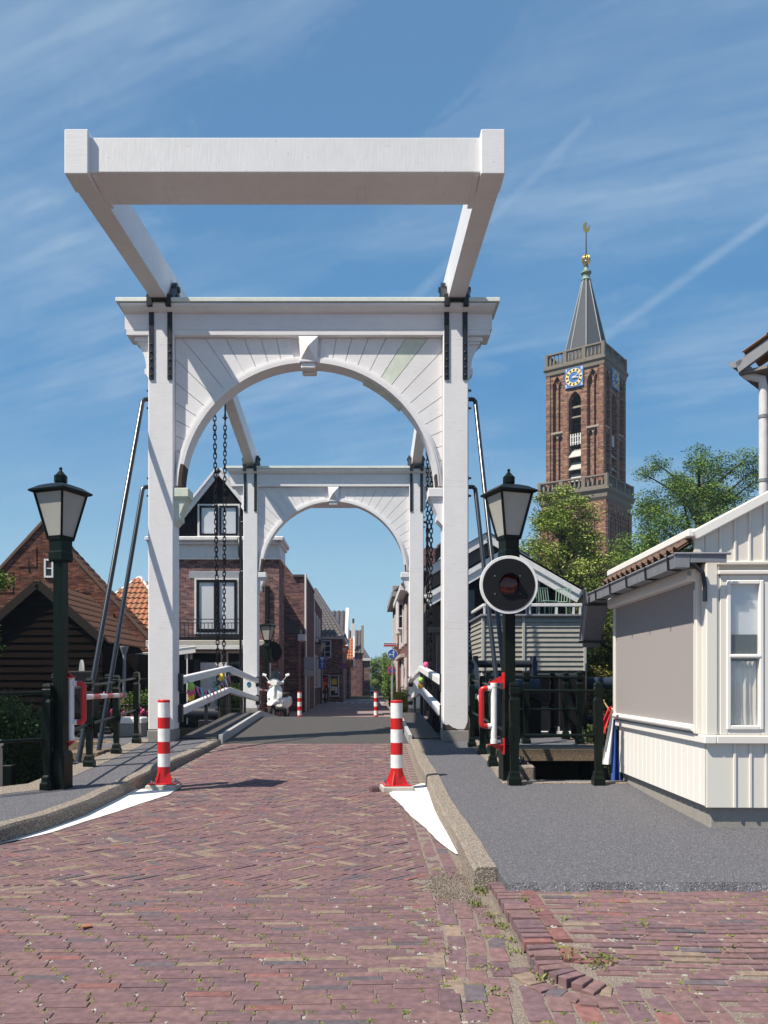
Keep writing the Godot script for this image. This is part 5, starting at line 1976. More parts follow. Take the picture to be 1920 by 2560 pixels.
	slab(s, PackedVector2Array([Vector2(-5.5, -1), Vector2(5.5, -1), Vector2(5.5, 9.0), Vector2(0, 15.8), Vector2(-5.5, 9.0)]), 24.0, Transform3D(Basis(Vector3.UP, PI / 2), Vector3(0, 0, 1)))
	obj("wall", s, M.brick_old, n)
	s = nst()
	for sz in [-1.0, 1.0]:
		var p := Transform3D(Basis(Vector3.UP, PI / 2), Vector3(0, 0, 1))
		face(s, [p * Vector3(0, 16.0, -0.3), p * Vector3(0, 16.0, 24.2), p * Vector3(sz * 5.9, 8.75, 24.2), p * Vector3(sz * 5.9, 8.75, -0.3)], p.basis * Vector3(sz, 1, 0))
	obj("roof", s, M.slate, n)

func bounds_b(s: SurfaceTool, b: Basis, lo: Vector3, hi: Vector3, ch := 0.0) -> void:
	box(s, b * ((lo + hi) * 0.5), (hi - lo).abs(), ch, b)

func clock(t: Node3D, b: Basis, h1: float) -> void:
	var s := nst()
	bounds_b(s, b, Vector3(-1.08, 33.75, h1 - 0.05), Vector3(1.08, 35.95, h1 + 0.16), 0.02)
	var f := obj("clock_face", s, M.clock_blue, t)
	var c := b * Vector3(0, 34.85, h1 + 0.161)
	s = nst()
	ring(s, c, 0.60, 0.97, 0.03, b.z, 40)
	obj("dial_ring", s, M.gold_paint, f)
	s = nst()
	for k in 12:
		var a := TAU * k / 12.0
		var p := c + b * Vector3(sin(a) * 0.785, cos(a) * 0.785, 0.035)
		box(s, p, Vector3(0.16, 0.24, 0.02), 0.0, b * Basis(Vector3(0, 0, 1), -a))
	obj("numerals", s, M.iron_matt, f)
	s = nst()
	for q in [[1.05, 0.80, 0.07], [1.75, 0.55, 0.10]]:
		var d := Vector3(sin(q[0]), cos(q[0]), 0)
		bar(s, c + b * (d * -0.2 + Vector3(0, 0, 0.07)), c + b * (d * q[1] + Vector3(0, 0, 0.07)), q[2], 0.03, 0.0, b.z)
	disc(s, c + b * Vector3(0, 0, 0.04), 0.12, 0.06, b.z, 14)
	obj("hands", s, M.trim, f)
	for q in [["1", -0.9, 0.86], ["8", 0.9, 0.86], ["5", -0.9, -0.88], ["5", 0.9, -0.88]]:
		letters(q[0], 0.34, M.trim, f, c + b * Vector3(q[1], q[2], 0.004), b.get_euler().y, "numeral")

# ---------------------------------------------------------------- helpers for houses
# window on a wall: xf maps x across, y up, z out of the wall; frame bars, dark reveal, glass and what hangs behind it
func window(parent: Node3D, xf: Transform3D, w: float, h: float, cols: int, rows: int, frame: Material, hung: Material = null, bar_w := 0.07, part := "window") -> MeshInstance3D:
	var s := nst()
	for sx in [-1.0, 1.0]:
		box(s, xf * Vector3(sx * (w - bar_w) * 0.5, h * 0.5, 0.02), Vector3(bar_w, h, 0.09), 0.006, xf.basis)
	for y in [bar_w * 0.5, h - bar_w * 0.5]:
		box(s, xf * Vector3(0, y, 0.018), Vector3(w - bar_w * 2.0, bar_w, 0.086), 0.006, xf.basis)
	for i in range(1, cols):
		box(s, xf * Vector3(-w * 0.5 + w * i / cols, h * 0.5, 0.015), Vector3(bar_w * 0.7, h - bar_w * 2.0, 0.07), 0.004, xf.basis)
	for i in range(1, rows):
		box(s, xf * Vector3(0, h * i / rows, 0.012), Vector3(w - bar_w * 2.0, bar_w * 0.55, 0.06), 0.004, xf.basis)
	var o := obj(part, s, frame, parent)
	s = nst()
	face(s, [xf * Vector3(-w * 0.5 + bar_w, bar_w, 0.012), xf * Vector3(w * 0.5 - bar_w, bar_w, 0.012), xf * Vector3(w * 0.5 - bar_w, h - bar_w, 0.012), xf * Vector3(-w * 0.5 + bar_w, h - bar_w, 0.012)], xf.basis.z)
	obj("pane", s, M.dark_glass if hung == null else M.glass, o)
	if hung:
		s = nst()
		var n := cols
		for i in n:
			var xa := -w * 0.5 + w * i / n + bar_w
			var xb := -w * 0.5 + w * (i + 1) / n - bar_w
			face(s, [xf * Vector3(xa, bar_w, 0.006), xf * Vector3(xb, bar_w, 0.006), xf * Vector3(xb, h - bar_w, 0.006), xf * Vector3(xa, h - bar_w, 0.006)], xf.basis.z)
		obj("curtain", s, hung, o)
	return o

# roof plane of pantiles as real ribs: corner a (eave left), b (eave right), c (top right), d (top left)
func tiled(s: SurfaceTool, a: Vector3, b: Vector3, c: Vector3, d: Vector3, across: float, up: float) -> void:
	var nu := maxi(2, int(a.distance_to(b) / across))
	var nv := maxi(2, int(a.distance_to(d) / up))
	var nrm := (b - a).cross(d - a).normalized()
	if nrm.y < 0:
		nrm = -nrm
	for j in nv:
		var v0 := float(j) / nv
		var v1 := float(j + 1) / nv
		for i in nu:
			for k in 3:
				var u0 := (i + k / 3.0) / nu
				var u1 := (i + (k + 1) / 3.0) / nu
				var h0 := across * 0.2 * sin(k * TAU / 3.0)
				var h1 := across * 0.2 * sin((k + 1) * TAU / 3.0)
				var p00 := a.lerp(b, u0).lerp(d.lerp(c, u0), v0) + nrm * (h0 + 0.035)
				var p10 := a.lerp(b, u1).lerp(d.lerp(c, u1), v0) + nrm * (h1 + 0.035)
				var p11 := a.lerp(b, u1).lerp(d.lerp(c, u1), v1) + nrm * h1
				var p01 := a.lerp(b, u0).lerp(d.lerp(c, u0), v1) + nrm * h0
				face(s, [p00, p10, p11, p01], nrm)
				face(s, [p00, p10, p10 - nrm * 0.03, p00 - nrm * 0.03], a - d)

func front(x: float, y: float, d: float) -> Transform3D:
	return Transform3D(Basis(), v(x, y, d))

func lightbox(parent: Node3D, called: String, lo: Vector3, hi: Vector3, m: Material, ch := 0.01) -> MeshInstance3D:
	var s := nst()
	bounds(s, lo, hi, ch)
	return obj(called, s, m, parent)

# ---------------------------------------------------------------- the street beyond the bridge
func build_far_street() -> void:
	house_with_black_gable()
	# brick house with a stepped flank beside it
	var t := thing("brick_house", "brick house with sloping gable shoulder right of the black-gabled house", "house")
	var s := nst()
	slab(s, PackedVector2Array([Vector2(-4.6, -0.2), Vector2(-2.86, -0.2), Vector2(-2.86, 6.25), Vector2(-3.35, 6.3), Vector2(-3.95, 7.1), Vector2(-4.6, 7.6)]), -7.0, front(0, 0, 39.0))
	obj("wall", s, M.brick_dark, t)
	lightbox(t, "coping", v(-3.4, 6.26, 46.0), v(-2.80, 6.38, 38.9), M.tile_grey)
	lightbox(t, "annex", v(-4.5, -0.2, 39.0), v(-3.02, 3.6, 37.6), M.brick_dark)
	s = nst()
	slab(s, PackedVector2Array([Vector2(-4.6, 3.55), Vector2(-2.95, 3.55), Vector2(-2.95, 3.75), Vector2(-4.6, 4.8)]), -1.5, front(0, 0, 37.55))
	obj("lean_to_roof", s, M.tile_grey, t)
	lightbox(t, "cornice", v(-3.05, 3.2, 38.5), v(-2.72, 3.5, 37.4), M.trim)
	s = nst()
	tube(s, [v(-2.80, 6.4, 38.9), v(-2.80, 0.0, 38.9)], 0.05, 8)
	obj("drainpipe", s, M.trim, t)
	s = nst()
	square_lathe(s, [Vector2(0.06, 0.0), Vector2(0.12, 0.25), Vector2(0.02, 0.36)], v(-3.72, 2.05, 37.45))
	obj("wall_lantern", s, M.iron, t)
	# long wall along the street in shade
	t = thing("terrace_house", "dark brick terrace wall receding along the left side of the street", "house")
	lightbox(t, "wall", v(-7.0, -0.3, 56.0), v(-2.93, 6.15, 46.02), M.brick_dark)
	for q in [[47.5, 1.0, 1.9], [50.0, 1.0, 1.9], [52.4, 1.0, 1.9], [47.5, 3.7, 1.6], [50.0, 3.7, 1.6], [52.4, 3.7, 1.6]]:
		window(t, Transform3D(Basis(Vector3.UP, PI / 2), v(-2.93, q[1], q[0])), 0.9, q[2], 2, 2, M.trim)
	s = nst()
	tube(s, [v(-2.86, 6.1, 46.1), v(-2.86, 0.0, 46.1)], 0.05, 8)
	obj("drainpipe", s, M.trim, t)
	# corner shop with the big grey tiled roof
	t = thing("corner_shop", "brick corner shop with steep grey pantile roof and orange sign", "shop")
	lightbox(t, "wall", v(-6.0, -0.3, 64.0), v(-1.55, 4.25, 56.1), M.brick, 0.0)
	lightbox(t, "eave", v(-6.0, 4.22, 65.0), v(-1.40, 4.42, 55.9), M.trim)
	s = nst()
	tiled(s, v(-6.0, 4.4, 55.8), v(-1.38, 4.4, 55.8), v(-3.7, 8.1, 61.0), v(-6.0, 8.1, 61.0), 0.30, 0.34)
	tiled(s, v(-1.38, 4.4, 55.8), v(-1.38, 4.4, 66.0), v(-3.7, 8.1, 66.0), v(-3.7, 8.1, 61.0), 0.30, 0.34)
	stuff(obj("roof", s, M.tile_grey, t))
	lightbox(t, "brick_bay", v(-3.2, 1.9, 56.1), v(-1.78, 2.75, 55.75), M.brick)
	s = nst()
	bar(s, v(-1.38, 4.45, 55.78), v(-3.7, 8.17, 60.98), 0.22, 0.10, 0.03)
	obj("hip_ridge", s, M.tile_grey, t)
	window(t, front(-2.75, 2.95, 56.08), 0.85, 1.2, 2, 3, M.trim)
	window(t, front(-2.1, 0.35, 56.03), 0.62, 1.45, 1, 1, M.trim)
	window(t, front(-2.72, 0.0, 56.08), 0.55, 1.85, 1, 1, M.trim, null, 0.07, "door")
	for q in [[-2.12, 1.15, 0.36, 0.40, M.yellow], [-2.2, 0.75, 0.22, 0.3, M.gold_paint], [-1.98, 0.6, 0.16, 0.42, M.trim], [-2.72, 0.75, 0.38, 0.62, M.orange], [-2.72, 1.45, 0.38, 0.2, M.sign_red], [-2.72, 0.25, 0.36, 0.3, M.trim], [-2.64, 0.95, 0.14, 0.16, M.trim]]:
		lightbox(t, "poster", v(q[0] - q[2] * 0.5, q[1], 56.03), v(q[0] + q[2] * 0.5, q[1] + q[3], 55.99), q[4], 0.0)
	window(t, front(-3.35, 0.0, 56.08), 0.5, 1.9, 1, 1, M.trim, null, 0.07, "door")
	t = thing("shop_sign", "square orange hanging sign with a white emblem on the corner shop", "sign", v(-1.47, 3.22, 56.4), 0.3)
	lightbox(t, "board", Vector3(-0.27, 0, -0.05), Vector3(0.27, 0.56, 0.05), M.orange)
	s = nst()
	slab(s, PackedVector2Array([Vector2(-0.19, 0.36), Vector2(-0.08, 0.42), Vector2(0, 0.37), Vector2(0.08, 0.42), Vector2(0.19, 0.36), Vector2(0.0, 0.13)]), 0.01, Transform3D(Basis(), Vector3(0, 0, 0.051)))
	obj("emblem", s, M.trim, t)
	s = nst()
	slab(s, PackedVector2Array([Vector2(-0.09, 0.34), Vector2(0.0, 0.30), Vector2(0.09, 0.34), Vector2(0.0, 0.22)]), 0.004, Transform3D(Basis(), Vector3(0, 0, 0.062)))
	obj("emblem_core", s, M.sign_red, t)
	# houses farther down
	t = thing("tiled_house", "grey tiled house with pale gable edge behind the corner shop", "house")
	lightbox(t, "wall", v(-5.0, -0.5, 74.0), v(-1.66, 4.6, 66.5), M.brick_dark)
	s = nst()
	tiled(s, v(-5.0, 4.4, 66.2), v(-1.62, 4.4, 66.2), v(-1.62, 7.3, 70.0), v(-5.0, 7.3, 70.0), 0.34, 0.36)
	stuff(obj("roof", s, M.tile_grey, t))
	s = nst()
	slab(s, PackedVector2Array([Vector2(-66.0, 4.2), Vector2(-74.0, 4.2), Vector2(-70.0, 7.55)]), 0.25, Transform3D(Basis(Vector3(0, 0, 1), Vector3(0, 1, 0), Vector3(-1, 0, 0)), Vector3(-1.42, 0, 0)))
	obj("gable_edge", s, M.trim, t)
	t = thing("orange_roofed_house", "small house with bright orange roof tiles and white verge", "house")
	lightbox(t, "wall", v(-4.5, -0.6, 82.0), v(-1.45, 3.0, 74.2), M.brick_dark)
	s = nst()
	tiled(s, v(-2.6, 2.6, 74.0), v(-1.12, 2.6, 74.0), v(-1.12, 5.3, 75.6), v(-2.6, 5.3, 75.6), 0.24, 0.3)
	stuff(obj("roof", s, M.tile_orange, t))
	s = nst()
	bar(s, v(-1.06, 2.55, 73.9), v(-1.06, 5.4, 75.6), 0.14, 0.25, 0.02)
	obj("verge", s, M.trim, t)
	t = thing("gabled_house", "grey tiled house with white chimney far down the street", "house")
	lightbox(t, "wall", v(-4.0, -0.7, 94.0), v(-0.35, 4.4, 84.0), M.brick_dark)
	s = nst()
	tiled(s, v(-4.0, 4.2, 83.8), v(-0.3, 4.2, 83.8), v(-0.3, 6.7, 87.0), v(-4.0, 6.7, 87.0), 0.36, 0.4)
	stuff(obj("roof", s, M.tile_grey, t))
	lightbox(t, "chimney", v(-1.45, 4.6, 84.4), v(-1.05, 7.2, 84.0), M.trim)
	lightbox(t, "chimney_pot", v(-1.36, 7.2, 84.3), v(-1.14, 7.7, 84.1), M.tile_grey)
	lightbox(t, "parapet", v(-0.45, 4.2, 87.3), v(-0.2, 7.0, 83.7), M.stone_band)
	t = thing("end_house", "brick house with grey shutters closing the view down the street", "house")
	lightbox(t, "wall", v(-1.15, -0.8, 104.0), v(0.5, 3.9, 95.0), M.brick)
	s = nst()
	tiled(s, v(-1.3, 3.9, 94.8), v(0.6, 3.9, 94.8), v(-0.35, 5.5, 98.0), v(-1.3, 5.5, 98.0), 0.36, 0.4)
	stuff(obj("roof", s, M.tile_grey, t))
	lightbox(t, "cornice", v(-1.2, 3.7, 95.1), v(0.58, 3.98, 94.75), M.trim)
	for y in [1.75, -0.25]:
		window(t, front(-0.72, y, 94.98), 0.75, 1.5, 2, 2, M.trim, M.sign_back)
	# right side of the street: sunlit fronts
	t = thing("right_terrace_house", "brick town house with white dormer on the right side of the street", "house")
	lightbox(t, "wall", v(1.75, -0.2, 43.0), v(6.0, 5.3, 34.5), M.brick)
	s = nst()
	tiled(s, v(1.5, 5.35, 34.3), v(1.5, 5.35, 43.1), v(4.0, 8.0, 43.1), v(4.0, 8.0, 34.3), 0.3, 0.34)
	stuff(obj("roof", s, M.tile_grey, t))
	lightbox(t, "gutter", v(1.42, 5.15, 43.1), v(1.8, 5.4, 34.4), M.trim)
	for q in [[36.2, 3.0], [39.0, 3.0], [41.6, 3.0], [36.2, 0.7], [39.0, 0.7]]:
		window(t, Transform3D(Basis(Vector3.UP, -PI / 2), v(1.75, q[1], q[0])), 1.1, 1.7, 2, 2, M.trim)
	lightbox(t, "shop_awning", v(1.52, 2.45, 43.0), v(1.75, 2.6, 37.0), M.concrete_pale)
	lightbox(t, "dormer", v(1.45, 3.6, 40.2), v(2.2, 5.2, 38.6), M.trim)
	window(t, Transform3D(Basis(Vector3.UP, 0), v(1.62, 3.8, 38.58)), 0.3, 1.2, 1, 2, M.trim)
	t = thing("right_terrace_house", "tall narrow brick house with chimney farther along the right side of the street", "house")
	lightbox(t, "wall", v(1.72, -0.3, 53.0), v(6.0, 6.0, 43.5), M.brick_old)
	s = nst()
	tiled(s, v(1.4, 6.0, 43.4), v(1.4, 6.0, 53.2), v(3.5, 7.8, 53.2), v(3.5, 7.8, 43.4), 0.3, 0.34)
	stuff(obj("roof", s, M.tile_grey, t))
	lightbox(t, "gutter", v(1.36, 5.8, 53.2), v(1.78, 6.05, 43.3), M.siding)
	lightbox(t, "chimney", v(1.7, 6.0, 52.9), v(2.1, 7.4, 52.4), M.stone_band)
	for q in [[45.5, 3.4], [48.3, 3.4], [51.0, 3.4], [45.5, 0.8], [48.3, 0.8], [51.0, 0.8]]:
		window(t, Transform3D(Basis(Vector3.UP, -PI / 2), v(1.72, q[1], q[0])), 1.1, 1.8, 2, 2, M.trim)
	# signs
	sign_post(v(1.17, 0.0, 36.4), 2.58, "blue round sign with white turn and ahead arrows on a pole", "arrows")
	sign_post(v(1.2, 0.0, 38.5), 1.9, "round red and blue parking sign half hidden on the right kerb", "parking")
	sign_post(v(-1.42, 0.0, 55.0), 2.4, "round red and blue parking sign beside the corner shop", "parking")
	sign_post(v(-2.46, 0.0, 36.0), 2.15, "pale blue rectangular sign over a grey plate on a pole left of the street", "plate")
	sign_post(v(-2.35, 0.0, 45.0), 2.35, "blue rectangular sign with white arrow and triangle in the shade", "one_way")
	t = thing("banner_sign", "white oblong sign with red and blue bars hanging over the street", "sign", v(1.32, 3.25, 45.0))
	lightbox(t, "board", Vector3(-0.38, 0, -0.03), Vector3(0.38, 0.24, 0.03), M.trim)
	s = nst()
	bounds(s, Vector3(-0.34, 0.03, 0.031), Vector3(0.34, 0.10, 0.034))
	obj("red_band", s, M.sign_red, t)
	s = nst()
	for i in 7:
		bounds(s, Vector3(-0.33 + i * 0.095, 0.13, 0.031), Vector3(-0.27 + i * 0.095, 0.2, 0.034))
	obj("blue_letters", s, M.sign_blue, t)
	t = thing("banner_sign", "small white oblong sign with red ends under the street lantern", "sign", v(-2.45, 2.62, 47.5))
	lightbox(t, "board", Vector3(-0.30, 0, -0.03), Vector3(0.30, 0.17, 0.03), M.trim)
	s = nst()
	bounds(s, Vector3(-0.29, 0.02, 0.031), Vector3(-0.2, 0.15, 0.034))
	bounds(s, Vector3(0.2, 0.02, 0.031), Vector3(0.29, 0.15, 0.034))
	obj("red_end", s, M.sign_red, t)
	# bracket lantern over the street
	t = thing("street_lantern", "small lantern hanging from a wall bracket over the left pavement", "street lantern", v(-2.55, 3.05, 46.5))
	s = nst()
	square_lathe(s, [Vector2(0.09, 0.0), Vector2(0.19, 0.40)], Vector3.ZERO, 0.4)
	obj("glass", s, M.frost, t)
	s = nst()
	square_lathe(s, [Vector2(0.24, 0.40), Vector2(0.06, 0.56), Vector2(0.04, 0.66)], Vector3.ZERO, 0.4)
	tube(s, [Vector3(0, 0.66, 0), Vector3(-0.1, 0.8, 0), Vector3(-0.36, 0.7, 0)], 0.02, 6)
	obj("roof", s, M.iron, t)
	# dark bollards on the left pavement, tiny car at the end of the street
	var post := thing("iron_bollard", "dark iron bollard on the left pavement, nearest the bridge", "bollard", v(-2.55, 0.08, 48.0), 0.0, "dark bollards on the left pavement")
	s = nst()
	lathe(s, [Vector2(0.09, 0), Vector2(0.07, 0.1), Vector2(0.06, 0.8), Vector2(0.08, 0.85), Vector2(0.0, 0.98)], Vector3.ZERO, 10)
	obj("post", s, M.iron, post)
	dup(post, v(-2.45, 0.08, 50.5), 0, "dark iron bollard on the left pavement, middle of three")
	dup(post, v(-2.40, 0.08, 53.0), 0, "dark iron bollard on the left pavement, nearest the shop")
	car()

func sign_post(at: Vector3, h: float, label: String, kind: String) -> void:
	var t := thing("road_sign", label, "road sign", at)
	var s := nst()
	tube(s, [Vector3(0, -0.3, -0.03), Vector3(0, h + 0.3, -0.03)], 0.03, 8)
	obj("pole", s, M.sign_back, t)
	if kind == "arrows":
		s = nst()
		disc(s, Vector3(0, h, 0), 0.225, 0.012, Vector3(0, 0, 1), 28)
		obj("rim", s, M.trim, t)
		s = nst()
		disc(s, Vector3(0, h, 0.013), 0.205, 0.004, Vector3(0, 0, 1), 28)
		obj("plate", s, M.sign_blue, t)
		s = nst()
		var z := 0.0185
		bounds(s, Vector3(0.03, h - 0.13, z), Vector3(0.065, h + 0.08, z + 0.003))
		bounds(s, Vector3(-0.11, h - 0.04, z), Vector3(0.03, h - 0.005, z + 0.003))
		slab(s, PackedVector2Array([Vector2(-0.015, h + 0.07), Vector2(0.11, h + 0.07), Vector2(0.0475, h + 0.16)]), 0.003, Transform3D(Basis(), Vector3(0, 0, z)))
		slab(s, PackedVector2Array([Vector2(-0.10, h + 0.04), Vector2(-0.10, h - 0.085), Vector2(-0.175, h - 0.022)]), 0.003, Transform3D(Basis(), Vector3(0, 0, z)))
		obj("arrows", s, M.trim, t)
	elif kind == "parking":
		s = nst()
		disc(s, Vector3(0, h, 0), 0.20, 0.012, Vector3(0, 0, 1), 28)
		obj("rim", s, M.sign_red, t)
		s = nst()
		disc(s, Vector3(0, h, 0.013), 0.155, 0.004, Vector3(0, 0, 1), 28)
		obj("plate", s, M.sign_blue, t)
		s = nst()
		box(s, Vector3(0, h, 0.019), Vector3(0.035, 0.31, 0.003), 0.0, Basis(Vector3(0, 0, 1), 0.78))
		obj("bar", s, M.sign_red, t)
	elif kind == "plate":
		lightbox(t, "board", Vector3(-0.21, h - 0.25, 0), Vector3(0.21, h + 0.28, 0.02), M.lintel_blue)
		lightbox(t, "lower_plate", Vector3(-0.21, h - 0.55, 0), Vector3(0.21, h - 0.28, 0.02), M.sign_back)
	else:
		lightbox(t, "board", Vector3(-0.2, h - 0.3, 0), Vector3(0.2, h + 0.4, 0.02), M.sign_blue)
		s = nst()
		bounds(s, Vector3(-0.025, h - 0.22, 0.021), Vector3(0.025, h, 0.024))
		slab(s, PackedVector2Array([Vector2(-0.07, h - 0.02), Vector2(0.07, h - 0.02), Vector2(0, h + 0.09)]), 0.003, Transform3D(Basis(), Vector3(0, 0, 0.021)))
		slab(s, PackedVector2Array([Vector2(-0.14, h + 0.33), Vector2(0.14, h + 0.33), Vector2(0, h + 0.12)]), 0.003, Transform3D(Basis(), Vector3(0, 0, 0.021)))
		obj("arrow", s, M.trim, t)

func car() -> void:
	var t := thing("parked_car", "dark blue car facing the camera at the far end of the street", "car", v(0.35, street_y(100.0), 100.0))
	var s := nst()
	# body from nose (towards the camera, +z) to tail
	hull(s, [[2.0, 0.70, 0.18, 0.52], [1.85, 0.82, 0.28, 0.55], [0.9, 0.86, 0.34, 0.62], [-1.6, 0.86, 0.36, 0.66], [-1.95, 0.75, 0.25, 0.66]], Transform3D(), 4.0, 24)
	obj("body", s, M.car_paint, t)
	s = nst()
	hull(s, [[0.95, 0.62, 0.05, 0.95], [0.25, 0.66, 0.26, 1.14], [-1.2, 0.66, 0.28, 1.16], [-1.8, 0.6, 0.1, 1.0]], Transform3D(), 4.0, 24)
	obj("cabin", s, M.dark_glass, t)
	for sx in [-1.0, 1.0]:
		s = nst()
		disc(s, Vector3(sx * 0.58, 0.66, 1.80), 0.13, 0.08, Vector3(0, 0, 1), 16)
		obj("headlight", s, M.chrome, t)
		for z in [1.25, -1.25]:
			s = nst()
			disc(s, Vector3(sx * 0.66, 0.31, z), 0.31, 0.2, Vector3(sx, 0, 0), 20)
			obj("wheel", s, M.rubber, t)
		s = nst()
		box(s, Vector3(sx * 0.98, 1.0, 0.6), Vector3(0.18, 0.12, 0.08), 0.03)
		obj("mirror", s, M.car_paint, t)
	lightbox(t, "number_plate", Vector3(-0.26, 0.42, 1.96), Vector3(0.26, 0.53, 2.02), M.gold_paint)
	lightbox(t, "grille", Vector3(-0.4, 0.56, 1.9), Vector3(0.4, 0.68, 2.01), M.iron_matt)

func house_with_black_gable() -> void:
	var D := 32.0
	var t := thing("gabled_house", "brick canal house with black boarded gable and french window", "house")
	lightbox(t, "wall", v(-8.2, -0.3, 34.0), v(-3.33, 6.2, D), M.brick, 0.0)
	lightbox(t, "rear_wall", v(-8.2, -0.3, 41.0), v(-4.3, 6.2, 34.0), M.brick, 0.0)
	# mouldings of the main cornice
	var s := nst()
	bounds(s, v(-8.3, 6.14, 34.0), v(-3.28, 6.62, D - 0.08), 0.01)
	obj("frieze", s, M.trim, t)
	s = nst()
	bounds(s, v(-8.35, 6.62, 34.05), v(-3.20, 6.74, D - 0.22), 0.02)
	bounds(s, v(-8.4, 6.74, 34.1), v(-3.12, 6.90, D - 0.36), 0.03)
	bounds(s, v(-8.32, 6.06, 34.0), v(-3.25, 6.14, D - 0.12), 0.01)
	obj("cornice", s, M.trim, t)
	# gable of black upright boards
	var ax := -5.61
	var n := 26
	for i in n:
		var xa := ax - 2.0 + 4.0 * i / n
		var xb := ax - 2.0 + 4.0 * (i + 1) / n - 0.012
		var ya := 9.32 - absf(xa - ax) * 1.24
		var yb := 9.32 - absf(xb - ax) * 1.24
		if ya < 6.92 or yb < 6.92:
			continue
		s = nst()
		slab(s, PackedVector2Array([Vector2(xa, 6.9), Vector2(xb, 6.9), Vector2(xb, yb), Vector2(xa, ya)]), -0.06, front(0, 0, D - 0.02))
		obj("board", s, M.black_board, t)
	s = nst()
	slab(s, PackedVector2Array([Vector2(ax - 1.95, 6.88), Vector2(ax + 1.95, 6.88), Vector2(ax, 9.25)]), -1.8, front(0, 0, D + 0.1))
	obj("gable_core", s, M.black_board, t)
	for sx in [-1.0, 1.0]:
		s = nst()
		var a := v(ax, 9.46, D - 0.2)
		var b := v(ax + sx * 2.22, 9.46 - 2.22 * 1.24, D - 0.2)
		bar(s, a, b, 0.10, 0.26, 0.01, Vector3(sx * 0.78, 0.63, 0))
		obj("verge_board", s, M.trim, t)
		s = nst()
		face(s, [v(ax, 9.52, D - 0.3), v(ax + sx * 2.3, 9.52 - 2.3 * 1.24, D - 0.3), v(ax + sx * 2.3, 9.52 - 2.3 * 1.24, D + 1.9), v(ax, 9.52, D + 1.9)], Vector3(sx, 1, 0))
		obj("roof", s, M.tile_grey, t)
		s = nst()
		face(s, [v(ax, 9.38, D - 0.2), v(ax + sx * 2.2, 9.38 - 2.2 * 1.24, D - 0.2), v(ax + sx * 2.2, 9.38 - 2.2 * 1.24, D), v(ax, 9.38, D)], Vector3(-sx, -1, 0))
		obj("soffit", s, M.white_green, t)
	# gable window: two black sashes in a white frame
	window(t, front(-5.63, 6.90, D - 0.03), 1.62, 1.28, 2, 1, M.trim, null, 0.08)
	for x in [-6.01, -5.25]:
		window(t, front(x, 6.97, D - 0.07), 0.70, 1.14, 1, 1, M.black_board, M.blind, 0.07, "sash")
	# french window over the balcony
	lightbox(t, "lintel", v(-6.78, 5.34, D + 0.1), v(-4.74, 5.61, D - 0.03), M.lintel_blue)
	window(t, front(-5.71, 3.2, D - 0.02), 1.70, 2.13, 1, 1, M.trim, null, 0.08)
	for x in [-6.1, -5.32]:
		window(t, front(x, 3.30, D - 0.05), 0.77, 1.98, 1, 1, M.black_board, M.blind, 0.10, "sash")
	# balcony
	lightbox(t, "balcony_slab", v(-7.9, 2.93, D), v(-4.66, 3.06, D - 0.75), M.black_board)
	s = nst()
	for y in [3.72, 3.58, 3.12]:
		bar(s, v(-7.85, y, D - 0.7), v(-4.72, y, D - 0.7), 0.03, 0.03)
	for i in 22:
		var x := -7.84 + i * 0.148
		bar(s, v(x, 3.06, D - 0.7), v(x, 3.58 if i % 5 else 3.74, D - 0.7), 0.022, 0.022, 0.0, Vector3.RIGHT)
	obj("balcony_railing", s, M.iron, t)
	# shop front under a white ledge
	s = nst()
	bounds(s, v(-8.2, 2.72, D), v(-3.5, 2.92, D - 0.95), 0.02)
	obj("ledge", s, M.concrete_pale, t)
	lightbox(t, "ledge_edge", v(-8.2, 2.58, D), v(-4.6, 2.72, D - 0.98), M.trim)
	for q in [[-7.35, 1.0], [-6.1, 1.25], [-4.95, 0.8]]:
		window(t, front(q[0], 0.7, D - 0.02), q[1], 1.85, 1, 2, M.trim, null, 0.08)
	lightbox(t, "column", v(-3.80, 0.0, D - 0.1), v(-3.62, 2.72, D - 0.3), M.trim)
	s = nst()
	tube(s, [v(-4.80, 7.7, D - 0.1), v(-4.80, 6.9, D - 0.1), v(-4.80, 6.8, D - 0.42), v(-4.78, 6.2, D - 0.42), v(-4.76, 6.0, D - 0.1), v(-4.76, 2.9, D - 0.1)], 0.06, 8)
	obj("drainpipe", s, M.iron, t)
	s = nst()
	bounds(s, v(-3.86, 3.0, D), v(-3.70, 5.05, D - 0.12), 0.02)
	obj("wall_bracket", s, M.iron_matt, t)

